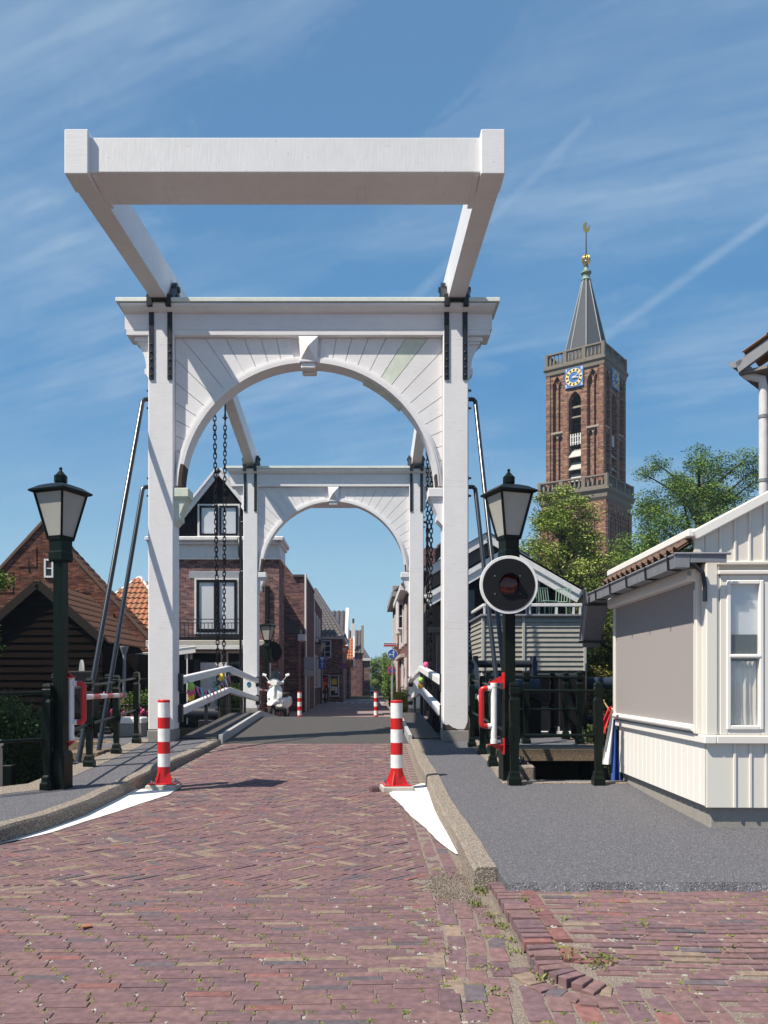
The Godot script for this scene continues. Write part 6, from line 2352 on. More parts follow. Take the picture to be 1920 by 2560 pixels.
# ---------------------------------------------------------------- left: barn, brick houses, black shed
func build_left_bank() -> void:
	var t := thing("barn", "black weatherboarded barn with old red roof on the left", "barn")
	var ax := -9.39
	var D := 24.0
	var top := 4.13
	var run := 0.868
	var s := nst()
	slab(s, PackedVector2Array([Vector2(ax - 2.7, -0.6), Vector2(ax + 1.85, -0.6), Vector2(ax + 1.85, top - 1.85 * run - 0.1), Vector2(ax, top - 0.08), Vector2(ax - 2.7, top - 2.7 * run)]), -4.0, front(0, 0, D + 0.05))
	obj("frame_wall", s, M.barn_board, t)
	var y := -0.5
	while y < top - 0.15:
		var h := 0.215
		var half := minf((top - 0.05 - y) / run, 9.0)
		var xl := maxf(ax - 2.7, ax - half)
		var xr := minf(ax + 1.82, ax + half)
		s = nst()
		var x := xl
		# each board lies over the one below and its foot stands proud
		var a := v(xl, y + h + 0.02, D + 0.03)
		face(s, [v(xl, y, D - 0.035), v(xr, y, D - 0.035), v(maxf(minf(xr, ax + half - h / run), xl), y + h + 0.02, D + 0.01), v(maxf(xl, ax - half + h / run), y + h + 0.02, D + 0.01)], Vector3(0, 0, 1))
		face(s, [v(xl, y, D - 0.035), v(xr, y, D - 0.035), v(xr, y, D + 0.02), v(xl, y, D + 0.02)], Vector3.DOWN)
		obj("board", s, M.barn_board, t)
		y += h
	for sx in [-1.0, 1.0]:
		var reach := 1.9 if sx > 0 else 2.9
		s = nst()
		bar(s, v(ax, top + 0.06, D - 0.18), v(ax + sx * reach, top + 0.06 - reach * run, D - 0.18), 0.06, 0.24, 0.01, Vector3(sx * 0.65, 0.75, 0))
		obj("verge_board", s, M.barn_edge, t)
		s = nst()
		if sx > 0:
			tiled(s, v(ax + reach + 0.1, top + 0.1 - (reach + 0.1) * run, D - 0.2), v(ax + reach + 0.1, top + 0.1 - (reach + 0.1) * run, D + 4.2), v(ax, top + 0.14, D + 4.2), v(ax, top + 0.14, D - 0.2), 0.24, 0.3)
		else:
			tiled(s, v(ax - reach, top + 0.1 - reach * run, D - 0.2), v(ax - reach, top + 0.1 - reach * run, D + 4.2), v(ax, top + 0.14, D + 4.2), v(ax, top + 0.14, D - 0.2), 0.24, 0.3)
		stuff(obj("roof", s, M.tile_rust, t))
	# lean-to at its right, with gutter and downpipe
	lightbox(t, "lean_to", v(ax + 1.85, -0.6, D + 4.0), v(ax + 2.7, 2.2, D + 0.6), M.barn_board)
	s = nst()
	tube(s, [v(ax + 2.35, 2.25, D + 0.3), v(ax + 2.35, 1.9, D + 0.3), v(ax + 2.3, -0.5, D + 0.3)], 0.055, 8)
	lathe(s, [Vector2(0.05, 2.15), Vector2(0.13, 2.38), Vector2(0.13, 2.42)], v(ax + 2.35, 0, D + 0.3), 10)
	obj("downpipe", s, M.zinc, t)
	# brick house with the tall gable
	t = thing("brick_gable_house", "old red brick house with tall plain gable and chimney at left", "house")
	ax = -12.4
	D = 32.0
	s = nst()
	slab(s, PackedVector2Array([Vector2(ax - 4.2, -0.6), Vector2(ax + 4.0, -0.6), Vector2(ax + 4.0, 3.05), Vector2(ax, 7.42), Vector2(ax - 4.2, 2.9)]), -0.9, front(0, 0, D))
	obj("wall", s, M.brick_old, t)
	for sx in [-1.0, 1.0]:
		s = nst()
		tiled(s, v(ax + sx * 4.2, 2.95, D + 0.10), v(ax + sx * 4.2, 2.95, D + 1.0), v(ax, 7.54, D + 1.0), v(ax, 7.54, D + 0.10), 0.24, 0.3)
		stuff(obj("roof", s, M.tile_rust, t))
		s = nst()
		bar(s, v(ax, 7.50, D - 0.02), v(ax + sx * 4.15, 7.50 - 4.15 * 1.092, D - 0.02), 0.10, 0.13, 0.02, Vector3(sx * 0.74, 0.67, 0))
		obj("verge", s, M.tile_brown, t)
		# courses laid at right angles to the slope along the gable edge
		for k in 4:
			s = nst()
			var f := 0.35 + k * 0.9
			var c := v(ax + sx * (f + 0.25), 7.1 - f * 1.092 - 0.55, D - 0.012)
			slab(s, PackedVector2Array([Vector2(-0.36, 0.42), Vector2(0.36, -0.38), Vector2(-0.36, -0.38)] if sx > 0 else [Vector2(0.36, 0.42), Vector2(0.36, -0.38), Vector2(-0.36, -0.38)]), 0.02, Transform3D(Basis(), c))
			var o := obj("gable_inlay", s, M.brick_old, t)
	lightbox(t, "chimney", v(ax - 0.05, 7.0, D + 0.5), v(ax + 0.38, 8.0, D + 0.02), M.brick_old)
	lightbox(t, "chimney_cap", v(ax - 0.12, 8.0, D + 0.55), v(ax + 0.45, 8.1, D - 0.04), M.tower_stone)
	window(t, front(-12.15, 5.36, D - 0.01), 0.36, 0.72, 1, 2, M.trim)
	window(t, front(-10.72, 3.55, D - 0.01), 0.5, 0.62, 1, 1, M.trim)
	lightbox(t, "wall_anchor", v(-12.95, 5.6, D), v(-12.9, 6.1, D - 0.04), M.iron_matt)
	lightbox(t, "wall_anchor", v(-11.05, 4.2, D), v(-11.0, 4.9, D - 0.04), M.iron_matt)
	lightbox(t, "wall_anchor", v(-9.7, 3.5, D), v(-9.65, 4.0, D - 0.04), M.iron_matt)
	s = nst()
	tube(s, [v(-8.9, 2.95, D - 0.1), v(-8.75, 2.7, D - 0.1), v(-8.72, 1.2, D - 0.1)], 0.05, 8)
	obj("downpipe", s, M.zinc, t)
	# hipped house with orange tiles behind
	t = thing("orange_tiled_house", "house with orange pantile hip and white ridge boards behind the brick gable", "house")
	D = 43.0
	ax = -12.9
	lightbox(t, "wall", v(ax - 4.0, -0.5, D + 6.0), v(ax + 4.0, 3.1, D + 0.3), M.brick_old)
	var proto := nst()
	pantile_front(proto, 0.30, 0.36)
	var pm := meshed(proto)
	var rows := 13
	for j in rows:
		var f := float(j) / rows
		var half := 3.9 * (1.0 - f)
		var n := int(half * 2.0 / 0.29)
		for i in n:
			var x := ax - half + 0.14 + i * 0.29
			if x < ax - 1.2:
				continue
			var o := put("pantile", pm, M.tile_orange if (i * 7 + j * 3) % 5 else M.tile_orange_old, t)
			o.transform = Transform3D(Basis(Vector3.RIGHT, -0.72), v(x, 3.1 + 4.15 * f, D + 4.4 * f))
	s = nst()
	face(s, [v(ax - 4.0, 3.0, D + 0.1), v(ax + 4.0, 3.0, D + 0.1), v(ax, 7.25, D + 4.6)], Vector3(0, 1, 1))
	face(s, [v(ax + 4.0, 3.0, D + 0.1), v(ax + 4.0, 3.0, D + 9.0), v(ax, 7.25, D + 9.0), v(ax, 7.25, D + 4.6)], Vector3(1, 1, 0))
	obj("roof", s, M.tile_orange_old, t)
	for sx in [-1.0, 1.0]:
		s = nst()
		bar(s, v(ax + sx * 4.05, 3.05, D), v(ax, 7.35, D + 4.55), 0.18, 0.12, 0.02)
		obj("ridge_board", s, M.trim, t)
	# low black shed with a white fascia beside the bridge
	t = thing("garden_shed", "low black garden shed with white fascia board left of the bridge pillar", "shed")
	D = 27.2
	lightbox(t, "wall", v(-8.4, -0.4, D + 2.5), v(-5.6, 2.1, D), M.black_board)
	s = nst()
	bar(s, v(-8.35, 2.05, D - 0.25), v(-5.5, 2.42, D - 0.25), 0.08, 0.22, 0.01)
	obj("fascia", s, M.trim, t)
	s = nst()
	face(s, [v(-8.4, 2.14, D - 0.3), v(-5.45, 2.52, D - 0.3), v(-5.45, 2.72, D + 2.6), v(-8.4, 2.34, D + 2.6)], Vector3.UP)
	face(s, [v(-8.4, 2.10, D - 0.3), v(-5.45, 2.48, D - 0.3), v(-5.45, 2.68, D + 2.6), v(-8.4, 2.30, D + 2.6)], Vector3.DOWN)
	obj("roof", s, M.zinc, t)
	for i in 5:
		s = nst()
		bounds(s, v(-8.0 + i * 0.55, 0.0, D - 0.2), v(-7.96 + i * 0.55, 2.1 + i * 0.07, D - 0.24))
		obj("post", s, M.trim, t)

func pantile_front(s: SurfaceTool, w: float, l: float) -> void:
	s.set_smooth_group(7)
	var n := 6
	for i in n:
		var u0 := float(i) / n
		var u1 := float(i + 1) / n
		var h0 := 0.035 * sin(u0 * TAU)
		var h1 := 0.035 * sin(u1 * TAU)
		var x0 := (u0 - 0.5) * w
		var x1 := (u1 - 0.5) * w
		face(s, [Vector3(x0, 0, h0 + 0.07), Vector3(x1, 0, h1 + 0.07), Vector3(x1, l, h1 + 0.03), Vector3(x0, l, h0 + 0.03)], Vector3(0, 0, 1))
		s.set_smooth_group(-1)
		face(s, [Vector3(x0, 0, h0 + 0.07), Vector3(x1, 0, h1 + 0.07), Vector3(x1, 0, h1 + 0.04), Vector3(x0, 0, h0 + 0.04)], Vector3(0, -1, 0))
		s.set_smooth_group(7)
	s.set_smooth_group(-1)

# ---------------------------------------------------------------- right bank: grey clad house, brick house corner
func build_right_bank() -> void:
	var t := thing("grey_clad_house", "grey boarded waterside house with white barge boards and balcony", "house")
	var s := nst()
	# front gable
	var ax := 4.07
	var D := 24.6
	s = nst()
	slab(s, PackedVector2Array([Vector2(ax - 2.1, -0.6), Vector2(ax + 1.85, -0.6), Vector2(ax + 1.85, 3.85), Vector2(ax, 4.9), Vector2(ax - 2.1, 3.7)]), -5.0, front(0, 0, D))
	obj("gable_wall", s, M.black_board, t)
	for i in 14:
		s = nst()
		var x := ax - 1.8 + i * 0.27
		bounds(s, v(x, 3.0, D), v(x + 0.02, minf(4.8 - absf(x - ax) * 0.57, 4.8), D - 0.02))
		obj("batten", s, M.iron_matt, t)
	for sx in [-1.0, 1.0]:
		for q in [[0.0, 0.36, 0.0], [0.13, 0.16, 0.05]]:
			s = nst()
			bar(s, v(ax, 5.14 + q[0] - 0.1, D - 0.5 - q[2]), v(ax + sx * (2.12 if sx > 0 else 2.3), 5.14 + q[0] - 0.1 - (2.12 if sx > 0 else 2.3) * 0.577, D - 0.5 - q[2]), 0.06, q[1], 0.01, Vector3(sx * 0.5, 0.866, 0))
			obj("barge_board", s, M.trim, t)
		s = nst()
		face(s, [v(ax, 5.32, D - 0.6), v(ax + sx * 2.2, 5.32 - 2.2 * 0.577, D - 0.6), v(ax + sx * 2.2, 5.32 - 2.2 * 0.577, D + 5.0), v(ax, 5.32, D + 5.0)], Vector3(sx, 2, 0))
		face(s, [v(ax, 5.28, D - 0.58), v(ax + sx * 2.18, 5.28 - 2.18 * 0.577, D - 0.58), v(ax + sx * 2.18, 5.28 - 2.18 * 0.577, D + 5.0), v(ax, 5.28, D + 5.0)], Vector3(-sx, -2, 0))
		obj("roof", s, M.tile_grey, t)
	window(t, front(ax + 0.85, 2.95, D - 0.01), 0.42, 1.5, 1, 1, M.lintel_blue, null, 0.05, "balcony_door")
	window(t, front(ax - 1.2, 2.95, D - 0.01), 0.8, 1.2, 2, 1, M.black_board, null, 0.05)
	# back gable, higher
	var bx := 4.35
	s = nst()
	slab(s, PackedVector2Array([Vector2(bx - 2.0, -0.6), Vector2(bx + 1.2, -0.6), Vector2(bx + 1.2, 5.65), Vector2(bx, 6.32), Vector2(bx - 2.0, 5.17)]), -6.0, front(0, 0, 30.0))
	obj("rear_gable", s, M.taupe, t)
	for sx in [-1.0, 1.0]:
		var reach := 2.2 if sx < 0 else 1.5
		s = nst()
		bar(s, v(bx, 6.52, 29.7), v(bx + sx * reach, 6.52 - reach * 0.577, 29.7), 0.08, 0.32, 0.01, Vector3(sx * 0.5, 0.866, 0))
		obj("barge_board", s, M.trim, t)
		s = nst()
		face(s, [v(bx, 6.72, 29.6), v(bx + sx * reach, 6.72 - reach * 0.577, 29.6), v(bx + sx * reach, 6.72 - reach * 0.577, 36.0), v(bx, 6.72, 36.0)], Vector3(sx, 2, 0))
		obj("roof", s, M.tile_grey, t)
	lightbox(t, "chimney", v(2.35, 4.9, 34.0), v(2.8, 6.75, 33.5), M.brick_dark)
	window(t, front(bx - 1.75, 1.2, 29.98), 0.4, 1.8, 1, 1, M.lintel_blue, null, 0.06)
	# balcony tower of lapped grey boards
	var x0 := 3.08
	var x1 := 5.80
	s = nst()
	bounds(s, v(x0 + 0.03, 1.66, 24.6), v(x1 - 0.03, 3.1, 22.03))
	obj("balcony_core", s, M.siding, t)
	var n := 11
	for i in n:
		var ya := 1.68 + i * (3.08 - 1.68) / n
		var yb := ya + (3.08 - 1.68) / n
		for q in [[x0 + 0.05, 4.13], [4.20, x1 - 0.05]]:
			s = nst()
			face(s, [v(q[0], ya, 21.985), v(q[1], ya, 21.985), v(q[1], yb + 0.005, 22.02), v(q[0], yb + 0.005, 22.02)], Vector3(0, 0, 1))
			face(s, [v(q[0], ya, 21.985), v(q[1], ya, 21.985), v(q[1], ya, 22.02), v(q[0], ya, 22.02)], Vector3.DOWN)
			obj("siding_board", s, M.siding, t)
		s = nst()
		face(s, [v(x0 - 0.015, ya, 22.05), v(x0 - 0.015, ya, 24.6), v(x0 + 0.02, yb, 24.6), v(x0 + 0.02, yb, 22.05)], Vector3(-1, 0, 0))
		face(s, [v(x0 - 0.015, ya, 22.05), v(x0 - 0.015, ya, 24.6), v(x0 + 0.02, ya, 24.6), v(x0 + 0.02, ya, 22.05)], Vector3.DOWN)
		obj("siding_board", s, M.siding, t)
	for q in [[x0 - 0.02, x0 + 0.05], [4.13, 4.20], [x1 - 0.05, x1 + 0.02]]:
		s = nst()
		bounds(s, v(q[0], 1.66, 22.06), v(q[1], 3.1, 21.96), 0.006)
		obj("corner_trim", s, M.siding_edge, t)
	s = nst()
	bounds(s, v(x0 - 0.06, 3.1, 24.6), v(x1 + 0.06, 3.16, 21.9), 0.01)
	obj("parapet_cap", s, M.zinc, t)
	s = nst()
	bounds(s, v(x0 + 0.02, 3.36, 21.98), v(x1 - 0.1, 3.44, 21.92), 0.01)
	bounds(s, v(x0, 3.36, 24.6), v(x0 + 0.06, 3.44, 21.985), 0.01)
	for x in [3.1, 3.6, 4.3, 5.0, 5.45, 5.62]:
		bounds(s, v(x, 3.14, 21.97), v(x + 0.05, 3.36, 21.93))
	obj("balcony_rail", s, M.trim, t)
	# glazed lower storey
	lightbox(t, "lower_room", v(x0, -0.1, 24.6), v(x1, 1.62, 22.7), M.siding)
	window(t, front(3.8, 0.0, 22.3), 1.44, 1.62, 1, 1, M.trim, null, 0.07)
	window(t, front(5.16, 0.0, 22.3), 1.26, 1.62, 2, 1, M.trim, null, 0.06)
	lightbox(t, "sill", v(x0 - 0.1, -0.12, 22.6), v(x1 + 0.1, 0.0, 21.9), M.concrete_pale)
	lightbox(t, "landing", v(x0 - 2.0, -1.3, 27.0), v(x1 + 3.0, -0.12, 21.6), M.quay)
	# folding chairs on the balcony
	var c := thing("garden_chair", "green metal garden chair standing on the balcony", "chair", v(5.05, 3.16, 23.2), 0.4)
	s = nst()
	for q in [[-0.22, -0.2], [0.22, -0.2], [-0.22, 0.2], [0.22, 0.2]]:
		tube(s, [Vector3(q[0], 0, q[1]), Vector3(q[0] * 0.9, 0.45, q[1] * 0.9)], 0.015, 6)
	obj("leg", s, M.copper, c)
	s = nst()
	bounds(s, Vector3(-0.23, 0.43, -0.22), Vector3(0.23, 0.46, 0.22), 0.01)
	obj("seat", s, M.copper, c)
	s = nst()
	for i in 6:
		bar(s, Vector3(-0.2 + i * 0.08, 0.46, -0.2), Vector3(-0.2 + i * 0.08, 0.86, -0.28), 0.02, 0.015)
	bar(s, Vector3(-0.22, 0.86, -0.28), Vector3(0.22, 0.86, -0.28), 0.025, 0.03)
	obj("backrest", s, M.copper, c)
	dup(c, v(5.5, 3.16, 23.5), -0.5, "green metal garden chair at the right end of the balcony")
	# corner of a brick house at the right edge, turned so that only its eave and downpipe show
	t = thing("brick_house", "dark brick house corner with deep eave and white downpipe at right edge", "house", v(5.42, 0, 11.1), -0.75)
	lightbox(t, "wall", Vector3(0.0, -0.2, -5.0), Vector3(4.0, 5.5, 0.0), M.brick_dark, 0.0)
	s = nst()
	slab(s, PackedVector2Array([Vector2(-0.36, 5.64), Vector2(-0.32, 5.50), Vector2(4.0, 7.75), Vector2(4.0, 7.95)]), 0.06, Transform3D(Basis(), Vector3(0, 0, 0.28)))
	obj("verge_board", s, M.zinc, t)
	s = nst()
	bounds(s, Vector3(-0.34, 5.49, -5.2), Vector3(0.02, 5.53, 0.28))
	slab(s, PackedVector2Array([Vector2(0.0, 5.53), Vector2(3.9, 5.53), Vector2(3.9, 7.5)]), 0.2, Transform3D(Basis(), Vector3(0, 0, -0.1)))
	obj("soffit", s, M.zinc_inside, t)
	s = nst()
	gutter(s, Vector3(-0.36, 5.66, 0.34), Vector3(-0.36, 5.66, -5.2), 0.085)
	obj("gutter", s, M.zinc, t)
	for j in 8:
		var f := 0.04 + j * 0.3
		for k in 3:
			s = nst()
			pantile(s, Vector3(-0.30 + f + 0.32, 5.70 + (f + 0.32) * 0.525, 0.26 - k * 0.22), Vector3(-0.30 + f, 5.72 + f * 0.525, 0.26 - k * 0.22), 0.22)
			obj("pantile", s, M.tile_orange_old, t)
	s = nst()
	tube(s, [Vector3(-0.34, 5.6, 0.16), Vector3(-0.28, 5.5, 0.15), Vector3(-0.10, 5.42, 0.10), Vector3(-0.09, 5.3, 0.08), Vector3(-0.09, 2.0, 0.08)], 0.058, 14)
	var pipe := obj("downpipe", s, M.trim, t)
	for y in [4.9, 4.05]:
		s = nst()
		lathe(s, [Vector2(0.062, y), Vector2(0.066, y), Vector2(0.066, y + 0.04), Vector2(0.062, y + 0.04)], Vector3(-0.09, 0, 0.08), 14)
		bounds(s, Vector3(-0.09, y + 0.005, 0.06), Vector3(0.02, y + 0.035, 0.10))
		obj("pipe_clip", s, M.zinc, pipe)

# ---------------------------------------------------------------- trees and hedges
var leaf_meshes := {}

func leaf_cluster(kind: String) -> ArrayMesh:
	# a twig with a dozen folded leaves spread through a ball of radius 1
	if leaf_meshes.has(kind):
		return leaf_meshes[kind]
	var r := RandomNumberGenerator.new()
	r.seed = 100 + kind.hash() % 1000
	var s := nst()
	var n := 14
	for i in n:
		var p := Vector3(r.randf_range(-1, 1), r.randf_range(-0.8, 0.8), r.randf_range(-1, 1)) * 0.85
		var up := Vector3(r.randf_range(-0.7, 0.7), 1.0, r.randf_range(-0.7, 0.7)).normalized()
		var d := Vector3(p.x + r.randf_range(-0.8, 0.8), r.randf_range(-0.7, 0.25), p.z + r.randf_range(-0.8, 0.8)).normalized()
		var side := d.cross(up).normalized()
		var l := r.randf_range(0.36, 0.62)
		var w := l * 0.30
		var fold := up * w * 0.35
		s.set_color(Color(1, 1, 1) * r.randf_range(0.8, 1.2))
		face(s, [p, p + d * l * 0.5 + side * w + fold, p + d * l], up)
		face(s, [p, p + d * l * 0.5 - side * w + fold, p + d * l], up)
	leaf_meshes[kind] = meshed(s)
	return leaf_meshes[kind]

func crown(parent: Node3D, clumps: Array, count: int, size: float, tones: Array, seed_: int, called := "crown") -> void:
	# clumps: [centre, radius vector]; twigs fill the outer two thirds of each clump
	var r := RandomNumberGenerator.new()
	r.seed = seed_
	var total := 0.0
	for c in clumps:
		total += c[1].x * c[1].y
	var m := MultiMesh.new()
	m.transform_format = MultiMesh.TRANSFORM_3D
	m.use_colors = true
	m.mesh = leaf_cluster("a")
	var list := []
	for c in clumps:
		var n := int(count * c[1].x * c[1].y / total)
		var tone: Color = tones[r.randi() % tones.size()] * r.randf_range(0.88, 1.12)
		for i in n:
			var d := Vector3(r.randfn(), r.randfn(), r.randfn()).normalized()
			var p: Vector3 = c[0] + d * c[1] * pow(r.randf(), 0.42)
			list.append([p, tone * r.randf_range(0.8, 1.2)])
	m.instance_count = list.size()
	for i in list.size():
		var b := Basis.from_euler(Vector3(r.randf_range(-0.5, 0.5), r.randf() * TAU, r.randf_range(-0.5, 0.5))).scaled(Vector3.ONE * size * r.randf_range(0.7, 1.3))
		m.set_instance_transform(i, Transform3D(b, list[i][0]))
		m.set_instance_color(i, list[i][1])
	var o := MultiMeshInstance3D.new()
	o.name = called
	o.multimesh = m
	o.material_override = M.leafy
	stuff(o)
	parent.add_child(o, true)

func limbs(parent: Node3D, height: float, radius: float, ends: Array, seed_: int) -> void:
	var r := RandomNumberGenerator.new()
	r.seed = seed_
	var s := nst()
	var bend := Vector3(r.randf_range(-0.2, 0.2), 0, r.randf_range(-0.2, 0.2))
	tube(s, [Vector3(0, -0.3, 0), Vector3(0, height * 0.3, 0) + bend, Vector3(0, height * 0.62, 0) + bend * 0.5, Vector3(0, height * 0.92, 0)], [radius * 1.3, radius, radius * 0.7, radius * 0.2], 9)
	for e in ends:
		var from := Vector3(0, clampf(e.y - Vector2(e.x, e.z).length() * 0.9, height * 0.15, height * 0.85), 0) + bend * 0.5
		var mid := from.lerp(e, 0.5) + Vector3(r.randf_range(-0.2, 0.2), r.randf_range(0.0, 0.3), r.randf_range(-0.2, 0.2))
		tube(s, [from, mid, e], [radius * 0.45, radius * 0.25, radius * 0.08], 6)
	obj("trunk", s, M.bark, parent)

func tree(called: String, label: String, at: Vector3, height: float, spread: float, low: float, clumps_n: int, count: int, size: float, tones: Array, seed_: int, taper_top := 0.6, group := "") -> Node3D:
	var t := thing(called, label, "tree", at, 0.0, group)
	var r := RandomNumberGenerator.new()
	r.seed = seed_
	var clumps := []
	var ends := []
	for i in clumps_n:
		var f := (i + 0.5) / clumps_n
		var y := lerpf(low, height * 0.95, f)
		var reach := spread * (1.0 - taper_top * pow(f, 1.6)) * (0.6 + 0.4 * sin(minf(f * 2.4, 1.57)))
		var a := i * 2.399 + r.randf_range(-0.5, 0.5)
		var d := reach * sqrt(r.randf_range(0.12, 1.0))
		var c := Vector3(cos(a) * d, y + r.randf_range(-0.3, 0.3), sin(a) * d)
		var q := spread * r.randf_range(0.2, 0.38) * (1.0 - 0.4 * f)
		clumps.append([c, Vector3(q, q * r.randf_range(0.6, 0.85), q)])
		ends.append(c)
	clumps.append([Vector3(0, height * 0.96, 0), Vector3(spread * 0.16, height * 0.06, spread * 0.16)])
	limbs(t, height, spread * 0.055 + 0.05, ends, seed_)
	crown(t, clumps, count, size, tones, seed_ + 1)
	return t

func bush(called: String, label: String, cat: String, at: Vector3, size: Vector3, count: int, leaf: float, tones: Array, seed_: int, group := "") -> Node3D:
	var t := thing(called, label, cat, at, 0.0, group)
	var r := RandomNumberGenerator.new()
	r.seed = seed_
	var clumps := []
	var ends := []
	var n := 12
	for i in n:
		var c := Vector3(r.randf_range(-0.75, 0.75) * size.x, r.randf_range(0.2, 0.85) * size.y, r.randf_range(-0.7, 0.7) * size.z)
		var q := Vector3(size.x * r.randf_range(0.28, 0.45), size.y * r.randf_range(0.15, 0.28), size.z * r.randf_range(0.3, 0.5))
		clumps.append([c, q])
		ends.append(c)
	var s := nst()
	for e in ends:
		tube(s, [Vector3(e.x * 0.3, -0.2, e.z * 0.3), e * 0.6, e], [0.03, 0.02, 0.008], 5)
	obj("stems", s, M.bark, t)
	crown(t, clumps, count, leaf, tones, seed_ + 1, "foliage")
	return t

func build_trees() -> void:
	var olive := [Color(0.235, 0.29, 0.06), Color(0.20, 0.26, 0.05), Color(0.27, 0.31, 0.075)]
	var fresh := [Color(0.13, 0.21, 0.035), Color(0.16, 0.24, 0.045), Color(0.10, 0.175, 0.035)]
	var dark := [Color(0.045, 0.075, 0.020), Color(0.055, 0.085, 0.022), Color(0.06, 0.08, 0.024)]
	tree("lime_tree", "olive green lime tree in front of the church tower", v(11.6, -0.2, 49.0), 12.9, 4.1, 2.2, 60, 5200, 0.30, olive, 201, 0.72)
	tree("maple_tree", "loose fresh green tree with ragged top right of the church tower", v(24.8, -0.2, 62.0), 18.9, 6.3, 7.0, 60, 8500, 0.29, fresh, 223, 0.45)
	tree("maple_tree", "smaller tree beside the church roof, mostly behind the white cabin", v(20.0, -0.2, 58.0), 11.6, 3.4, 5.0, 30, 1800, 0.34, fresh, 227, 0.5)
	# hedge wall behind the cabin
	var hedge := [Color(0.075, 0.115, 0.024), Color(0.12, 0.13, 0.03), Color(0.09, 0.12, 0.026), Color(0.16, 0.15, 0.035)]
	var t := thing("beech_hedge", "tall clipped dark green hedge between the grey house and the cabin", "hedge", v(7.7, -0.6, 25.5))
	var clumps := []
	var r := RandomNumberGenerator.new()
	r.seed = 7
	for i in 44:
		clumps.append([Vector3(r.randf_range(-1.25, 3.4), r.randf_range(0.3, 4.9) , r.randf_range(-0.5, 0.7)), Vector3(0.62, 0.5, 0.55)])
	limbs(t, 4.6, 0.2, [Vector3(-0.8, 3.5, 0), Vector3(1.0, 3.8, 0), Vector3(2.2, 3.6, 0.2)], 8)
	crown(t, clumps, 6500, 0.16, hedge, 9)
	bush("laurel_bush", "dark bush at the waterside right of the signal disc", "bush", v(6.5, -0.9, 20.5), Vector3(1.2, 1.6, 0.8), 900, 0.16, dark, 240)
	# left edge
	tree("elder_tree", "leafy branch of a tree reaching in at the left edge", v(-10.8, -0.5, 21.0), 4.7, 1.75, 2.6, 16, 1300, 0.20, fresh, 251, 0.3)
	tree("elm_tree", "tall spreading tree on the bank left of the road, mostly outside the picture", v(-10.6, -0.5, 15.2), 7.6, 3.0, 2.6, 40, 4200, 0.24, fresh, 257, 0.3)
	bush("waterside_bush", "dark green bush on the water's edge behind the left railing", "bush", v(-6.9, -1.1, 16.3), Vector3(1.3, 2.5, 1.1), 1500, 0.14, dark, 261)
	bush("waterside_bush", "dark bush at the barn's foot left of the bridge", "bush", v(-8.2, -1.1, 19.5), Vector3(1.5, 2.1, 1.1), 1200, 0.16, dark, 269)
	# garden plants in front of the brick canal house
	for q in [[-7.3, 28.6, 1.6, "green garden shrub under the shop window, leftmost by the bridge pillar", 281], [-6.1, 28.8, 1.7, "green garden shrub left of the white notice board", 283], [-4.45, 28.2, 1.45, "green garden shrub right of the white notice board", 285]]:
		bush("garden_shrub", q[3], "shrub", v(q[0], -0.1, q[1]), Vector3(0.55, q[2], 0.45), 520, 0.13, [Color(0.09, 0.15, 0.02), Color(0.06, 0.11, 0.02)], q[4], "shrubs along the far bank")
	for q in [[-5.05, 17.8, 1.25, "pink flowering hydrangea behind the left railing", 291], [-5.7, 19.0, 1.0, "low hydrangea with pink heads beside the white-topped block", 293]]:
		var h := bush("hydrangea", q[3], "flowering shrub", v(q[0], -0.1, q[1]), Vector3(0.5, q[2], 0.4), 420, 0.10, [Color(0.06, 0.11, 0.02), Color(0.09, 0.14, 0.03)], q[4])
		for k in 9:
			var s := nst()
			var c := Vector3(r.randf_range(-0.45, 0.45), q[2] * r.randf_range(0.45, 1.0), r.randf_range(0.0, 0.45))
			for i in 16:
				ball(s, c + Vector3(r.randfn(), r.randfn(), r.randfn()).normalized() * 0.07, 0.032, 6)
			obj("flower_head", s, M.pink, h)
	# trees that close the far street, and the tub plant by the far bridge end
	for q in [[1.0, 108.0, 5.0, 1.6, "leftmost tree at the far end of the street"], [2.6, 112.0, 5.9, 2.0, "middle tree at the far end of the street"], [4.2, 106.0, 5.4, 1.9, "rightmost tree at the far end of the street, by the houses"]]:
		tree("street_tree", q[4], v(q[0], -0.8, q[1]), q[2], q[3] * 1.15, 0.9, 22, 900, 0.30, [Color(0.15, 0.22, 0.05), Color(0.18, 0.25, 0.06)], int(q[1]), 0.35, "trees closing the street")
	bush("rambling_rose", "tall green climber along the right pavement before the houses", "shrub", v(1.42, 0.0, 47.0), Vector3(0.5, 3.0, 1.6), 900, 0.16, [Color(0.12, 0.19, 0.045), Color(0.15, 0.21, 0.055)], 301)
	bush("tub_plant", "bright yellow green plant in a tub by the right far pillar", "shrub", v(1.42, -0.1, 31.5), Vector3(0.36, 1.3, 0.4), 420, 0.10, [Color(0.26, 0.32, 0.05), Color(0.2, 0.27, 0.05)], 303)

